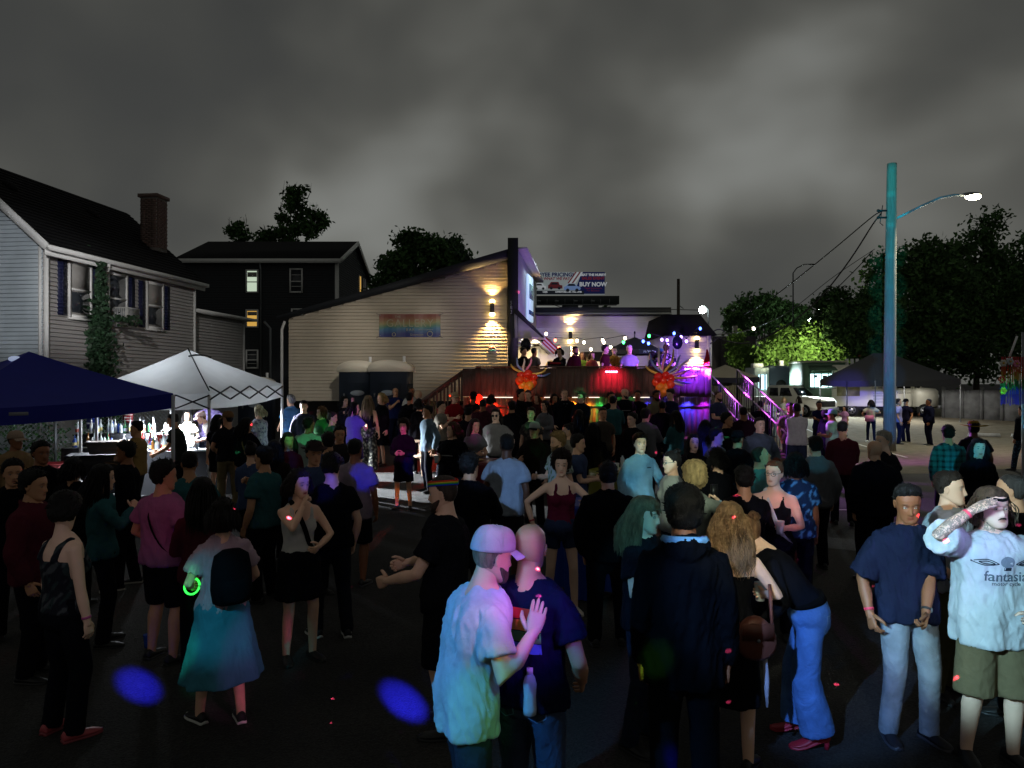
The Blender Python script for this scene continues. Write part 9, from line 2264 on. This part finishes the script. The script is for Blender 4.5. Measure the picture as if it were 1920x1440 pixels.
# picnic tables lit red and violet by the deck
def picnic(px, Y, yaw, label):
 x = at(px, 0, Y)[0]; root = bpy.data.objects.new('picnic_table', None); link(root); root.location = (x, Y, ground_z(x, Y)); root.rotation_euler.z = yaw; tag(root, label, 'picnic table', 'picnic tables by the deck'); m_ = mat('picnic_wood', '#7a6450', rough=.8, var=.25, vscale=4, bump=.2, bscale=12)
 for k in range(5): G().box((0, -.30+.15*k, .74), (1.8, .14, .04)).obj('top_plank', m_, root)
 for s_ in (-1, 1):
  for k in range(2): G().box((0, s_*(.62+.15*k), .44), (1.8, .14, .04)).obj('seat_plank', m_, root)
  for t in (-1, 1): G().bar((s_*.7, t*.2, .72), (s_*.7, t*.62, 0), .05, .09).obj('leg', m_, root)
  G().box((s_*.7, 0, .40), (.05, 1.5, .09)).obj('cross_beam', m_, root)
picnic(840, 17.4, .3, 'picnic table glowing red at the foot of the deck stairs'); picnic(1290, 17.6, -.2, 'picnic table glowing violet under the right end of the deck'); picnic(1030, 17.2, .5, 'picnic table lit orange in front of the amber deck boards')
lamp('deck_red_wash', 'SPOT', at(845, 748, 20.6), (1., .05, .02), 260, at(835, 850, 16.5), 80, .8, .05)
lamp('deck_violet_wash', 'SPOT', at(1310, 752, 20.6), (.8, .05, .7), 200, at(1240, 850, 15.5), 80, .8, .05)
for i, (px, lab) in enumerate(((1220, 'white and pink striped traffic barrel among the legs near the deck'),)):
 x = at(px, 0, 16.2)[0]; root = bpy.data.objects.new('traffic_cone', None); link(root); root.location = (x, 16.2, ground_z(x, 16.2)); tag(root, 'pink and white traffic cone between people near the deck', 'cone')
 a = np.arange(16)*2*np.pi/16
 for k, (r0, r1, z0, z1, c) in enumerate(((.17, .13, .04, .30, '#d8404a'), (.13, .10, .302, .48, '#d0d4dc'), (.10, .06, .482, .74, '#d8404a'))): g = G(); g.loft(np.array([np.stack([rr*np.cos(a), rr*np.sin(a), np.full(16, zz)], 1) for rr, zz in ((r0, z0), (r1, z1))])); g.obj('band', mat('cone_'+c, c, rough=.5), root, True)
 G().box((0, 0, .02), (.4, .4, .04)).obj('base', mat('cone_#d8404a', '#d8404a'), root)

# ---------------------------------------------------------------- things held or worn
def held(sp_label, side, maker):
 for sp in PEOPLE:
  if sp['label'] == sp_label:
   a, e, w = sp['arms'][side]; d = nrm(w-e); p = (w+d*.075)*sp['s']; M = sp['obj'].matrix_basis if False else None
   c, s = math.cos(sp['yw']), math.sin(sp['yw']); q = np.array([c*p[0]-s*p[1]+sp['x'], s*p[0]+c*p[1]+sp['d'], p[2]+sp['gz']]); return maker(q, sp)
def cup_at(col, lab):
 return lambda q, sp: bottle(q[0]-math.sin(-sp['yw'])*.0, q[1], q[2]-.05, 'cup', col, lab, None)
held('bare shouldered person with long curly hair in black strapless dress', -1, cup_at('clear', 'clear plastic cup held by the bare shouldered person'))
held('person in black cap holding a pink cup right of the pole', -1, cup_at('red', 'pink cup held by the person in black cap'))
held('person with glasses and tied hair in black strappy top, neck lit red', 1, cup_at('clear', 'clear cup held by the person with red lit neck'))
held('heavyset person in black lettered tee and blue jeans by the red table', -1, cup_at('clear', 'clear cup held by the heavyset person in black'))
def phone(lab, glow=False):
 def f(q, sp):
  g = G(); g.box((0, 0, 0), (.075, .01, .15)); o = g.obj('phone', mat('phone_body', '#101014', rough=.3), loc=(q[0], q[1]-.03, q[2]+.04)); tag(o, lab, 'phone'); G().box((0, -.0065, 0), (.067, .003, .14)).obj('case', mat('phone_case_pink' if glow else 'phone_case_dark', '#d88aa0' if glow else '#17181c', rough=.4), o); return o
 return f
held('person with a mop of fluffy blond curls holding a phone to the ear', -1, phone('dark phone held to the fluffy blond curls'))
held('person with dark hair holding up a small pink phone', -1, phone('pink phone held up in front of the portable toilets', True))
held('person in navy tee looking at a phone before the blue boards', -1, phone('dark phone in the hands of the navy tee'))
def fan(q, sp):
 root = bpy.data.objects.new('paper_fan', None); link(root); root.location = q; tag(root, 'pale round paper fan held up by the portable toilets', 'fan'); g = G(); g.tube([(0, -.02, .16), (0, -.01, .16)], .12, 20, flat=(1, 0, 0)); g.obj('disc', mat('fan_paper', '#c8a888'), root); G().bar((0, -.015, -.08), (0, -.015, .08), .015).obj('stick', M_WHITE, root)
held('person in white tee holding a round paper fan by the toilets', 1, fan)
# water bottle in the back pocket
for sp in PEOPLE:
 if sp['label'].startswith('bald person in navy tee'):
  q = np.array([sp['x']+.00, sp['d']-.16, .86]); o = bottle(q[0], q[1], q[2], 'plastic', 'clear', 'clear water bottle tucked in the back pocket of the jeans', None); g = G(); g.tube([(0, 0, .195), (0, 0, .225)], .016, 10); g.obj('cap', M_WHITE, o)
 if sp['label'].startswith('bare shouldered'):
  root = bpy.data.objects.new('shoulder_bag', None); link(root); root.location = (sp['x']+.10, sp['d']-.20, .90); tag(root, 'brown leather shoulder bag on the hip of the black dress', 'bag'); bm_ = mat('brown_leather', '#6a3a2c', rough=.5, bump=.1, bscale=30)
  g = G(); a = np.linspace(0, 2*np.pi, 21)[:-1]; g.loft(np.array([[(.12*k*np.cos(t), y, .13*k*np.sin(t)-.02*np.cos(t)**2) for t in a] for y, k in ((-.045, .85), (-.03, 1), (.03, 1), (.045, .85))])); b = g.obj('pouch', bm_, root, True); g = G(); g.box((0, -.05, .05), (.19, .012, .10)); g.obj('flap', bm_, b); g = G(); g.ball((0, -.06, .0), (.012, .006, .012), 8, 6); g.obj('clasp', M_METAL_GREY, b)
  g = G(); g.tube([(-.1, 0, .08), (-.2, .06, .30), (-.22, .16, .5)], .011, 6); g.tube([(.1, 0, .08), (.12, .10, .30)], .011, 6); g.obj('strap', bm_, root, True)
  root2 = bpy.data.objects.new('rolled_fan', None); link(root2); root2.location = (sp['x']+.17, sp['d']-.16, .62); tag(root2, 'slim folded fan hanging below the brown shoulder bag', 'fan'); g = G(); g.tube([(0, 0, .16), (.01, 0, 0), (.015, 0, -.16)], [.014, .018, .008], 8); g.obj('body', mat('fan_body', '#a8a4b0'), root2, True); g = G(); g.tube([(0, 0, .16), (-.01, 0, .22)], .006, 5); g.obj('cord', bm_, root2)
 if sp['label'].startswith('person in cream blouse'):
  root = bpy.data.objects.new('handbag', None); link(root); root.location = (sp['x']-.16, sp['d']-.2, ground_z(sp['x'], sp['d'])+.98); tag(root, 'pink handbag carried under the black tent', 'bag'); G().box((0, 0, 0), (.32, .12, .24)).obj('pouch', mat('pink_vinyl', '#d87aa8', rough=.4), root); g = G(); g.tube([(-.12, 0, .12), (-.1, 0, .3), (.1, 0, .3), (.12, 0, .12)], .012, 6); g.obj('handle', mat('pink_vinyl', '#d87aa8'), root)
 if sp['label'].startswith('person in pale top and long teal'):
  a, e, w = sp['arms'][1]; c, s = math.cos(sp['yw']), math.sin(sp['yw']); p = (w+nrm(w-e)*.03)*sp['s']; q = np.array([c*p[0]-s*p[1]+sp['x'], s*p[0]+c*p[1]+sp['d'], p[2]+sp['gz']])
  root = bpy.data.objects.new('glow_ring', None); link(root); root.location = q; tag(root, 'green glowing ring on the wrist of the teal skirt', 'glow ring'); g = G(); g.tube([(.055*math.cos(t), .02*math.sin(t), .055*math.sin(t)) for t in np.linspace(0, 6.283, 22)], .007, 6); g.obj('tube', mat('glow_green', '#3aff50', emit='#30ff48', estr=2.5), root, True); g = G(); g.ball((.055, 0, 0), .009, 6, 5); g.obj('joint', M_WHITE, root)
# cup on the asphalt
p = gp(277, 1215); o = bottle(p[0], p[1], p[2]+.004, 'cup', 'blue', 'empty plastic cup standing in the blue pool of light', None)
# rainbow fringe decoration on a pole at the right edge
def rainbow():
 Y = 7.2; p = np.array(at(1900, 700, Y)); root = bpy.data.objects.new('rainbow_fringe', None); link(root); root.location = p; tag(root, 'rainbow striped fringe banner with flowers at the right edge', 'banner')
 cols = ['#a01c24', '#b0541c', '#a8902a', '#1f6a38', '#1c2f8a', '#3a1f6a']
 r = np.random.default_rng(8);
 for k, c in enumerate(cols):
  g = G(); z1 = .16-.072*k
  for j in range(26):
   x = -.12+.016*j; w = .016; y = .02*math.sin(j*.7)+r.uniform(-.008, .008); ln = .085+r.uniform(0, .03); g.quad((x, y, z1-ln), (x+w, y+.004, z1-ln), (x+w, y+.004, z1), (x, y, z1))
  g.obj('fringe', mat('fringe_'+c, c, rough=.5), root)
 for i, (px, py, c) in enumerate(((1880, 681, '#c9c4b8'), (1893, 678, '#b8c0c8'), (1877, 712, '#c8402c'), (1880, 733, '#c8b82c'), (1905, 682, '#d87a9a'))):
  q = np.array(at(px, py, Y-.04))-p; g = G()
  for k in range(6): t = k*math.pi/3; g.ball(q+np.array([.022*math.cos(t), -.01, .022*math.sin(t)]), (.015, .006, .015), 8, 5)
  f = g.obj('flower', mat('petal_'+c, c, rough=.6), root, True); g = G(); g.ball(q+(0, -.018, 0), .010, 6, 5); g.obj('centre', mat('flower_eye', '#c8a02c'), f)
 g = G(); g.tube([(-.02, .03, .15), (.07, .05, .36)], .010, 6); g.obj('rod', M_WHITE, root)
 q = gp(1950, 716+FPX*CAMZ/7.3); g = G(); g.tube([(.14, .06, -p[2]), (.14, .06, .40)], .018, 8); g.obj('pole', M_METAL_GREY, root)
rainbow()
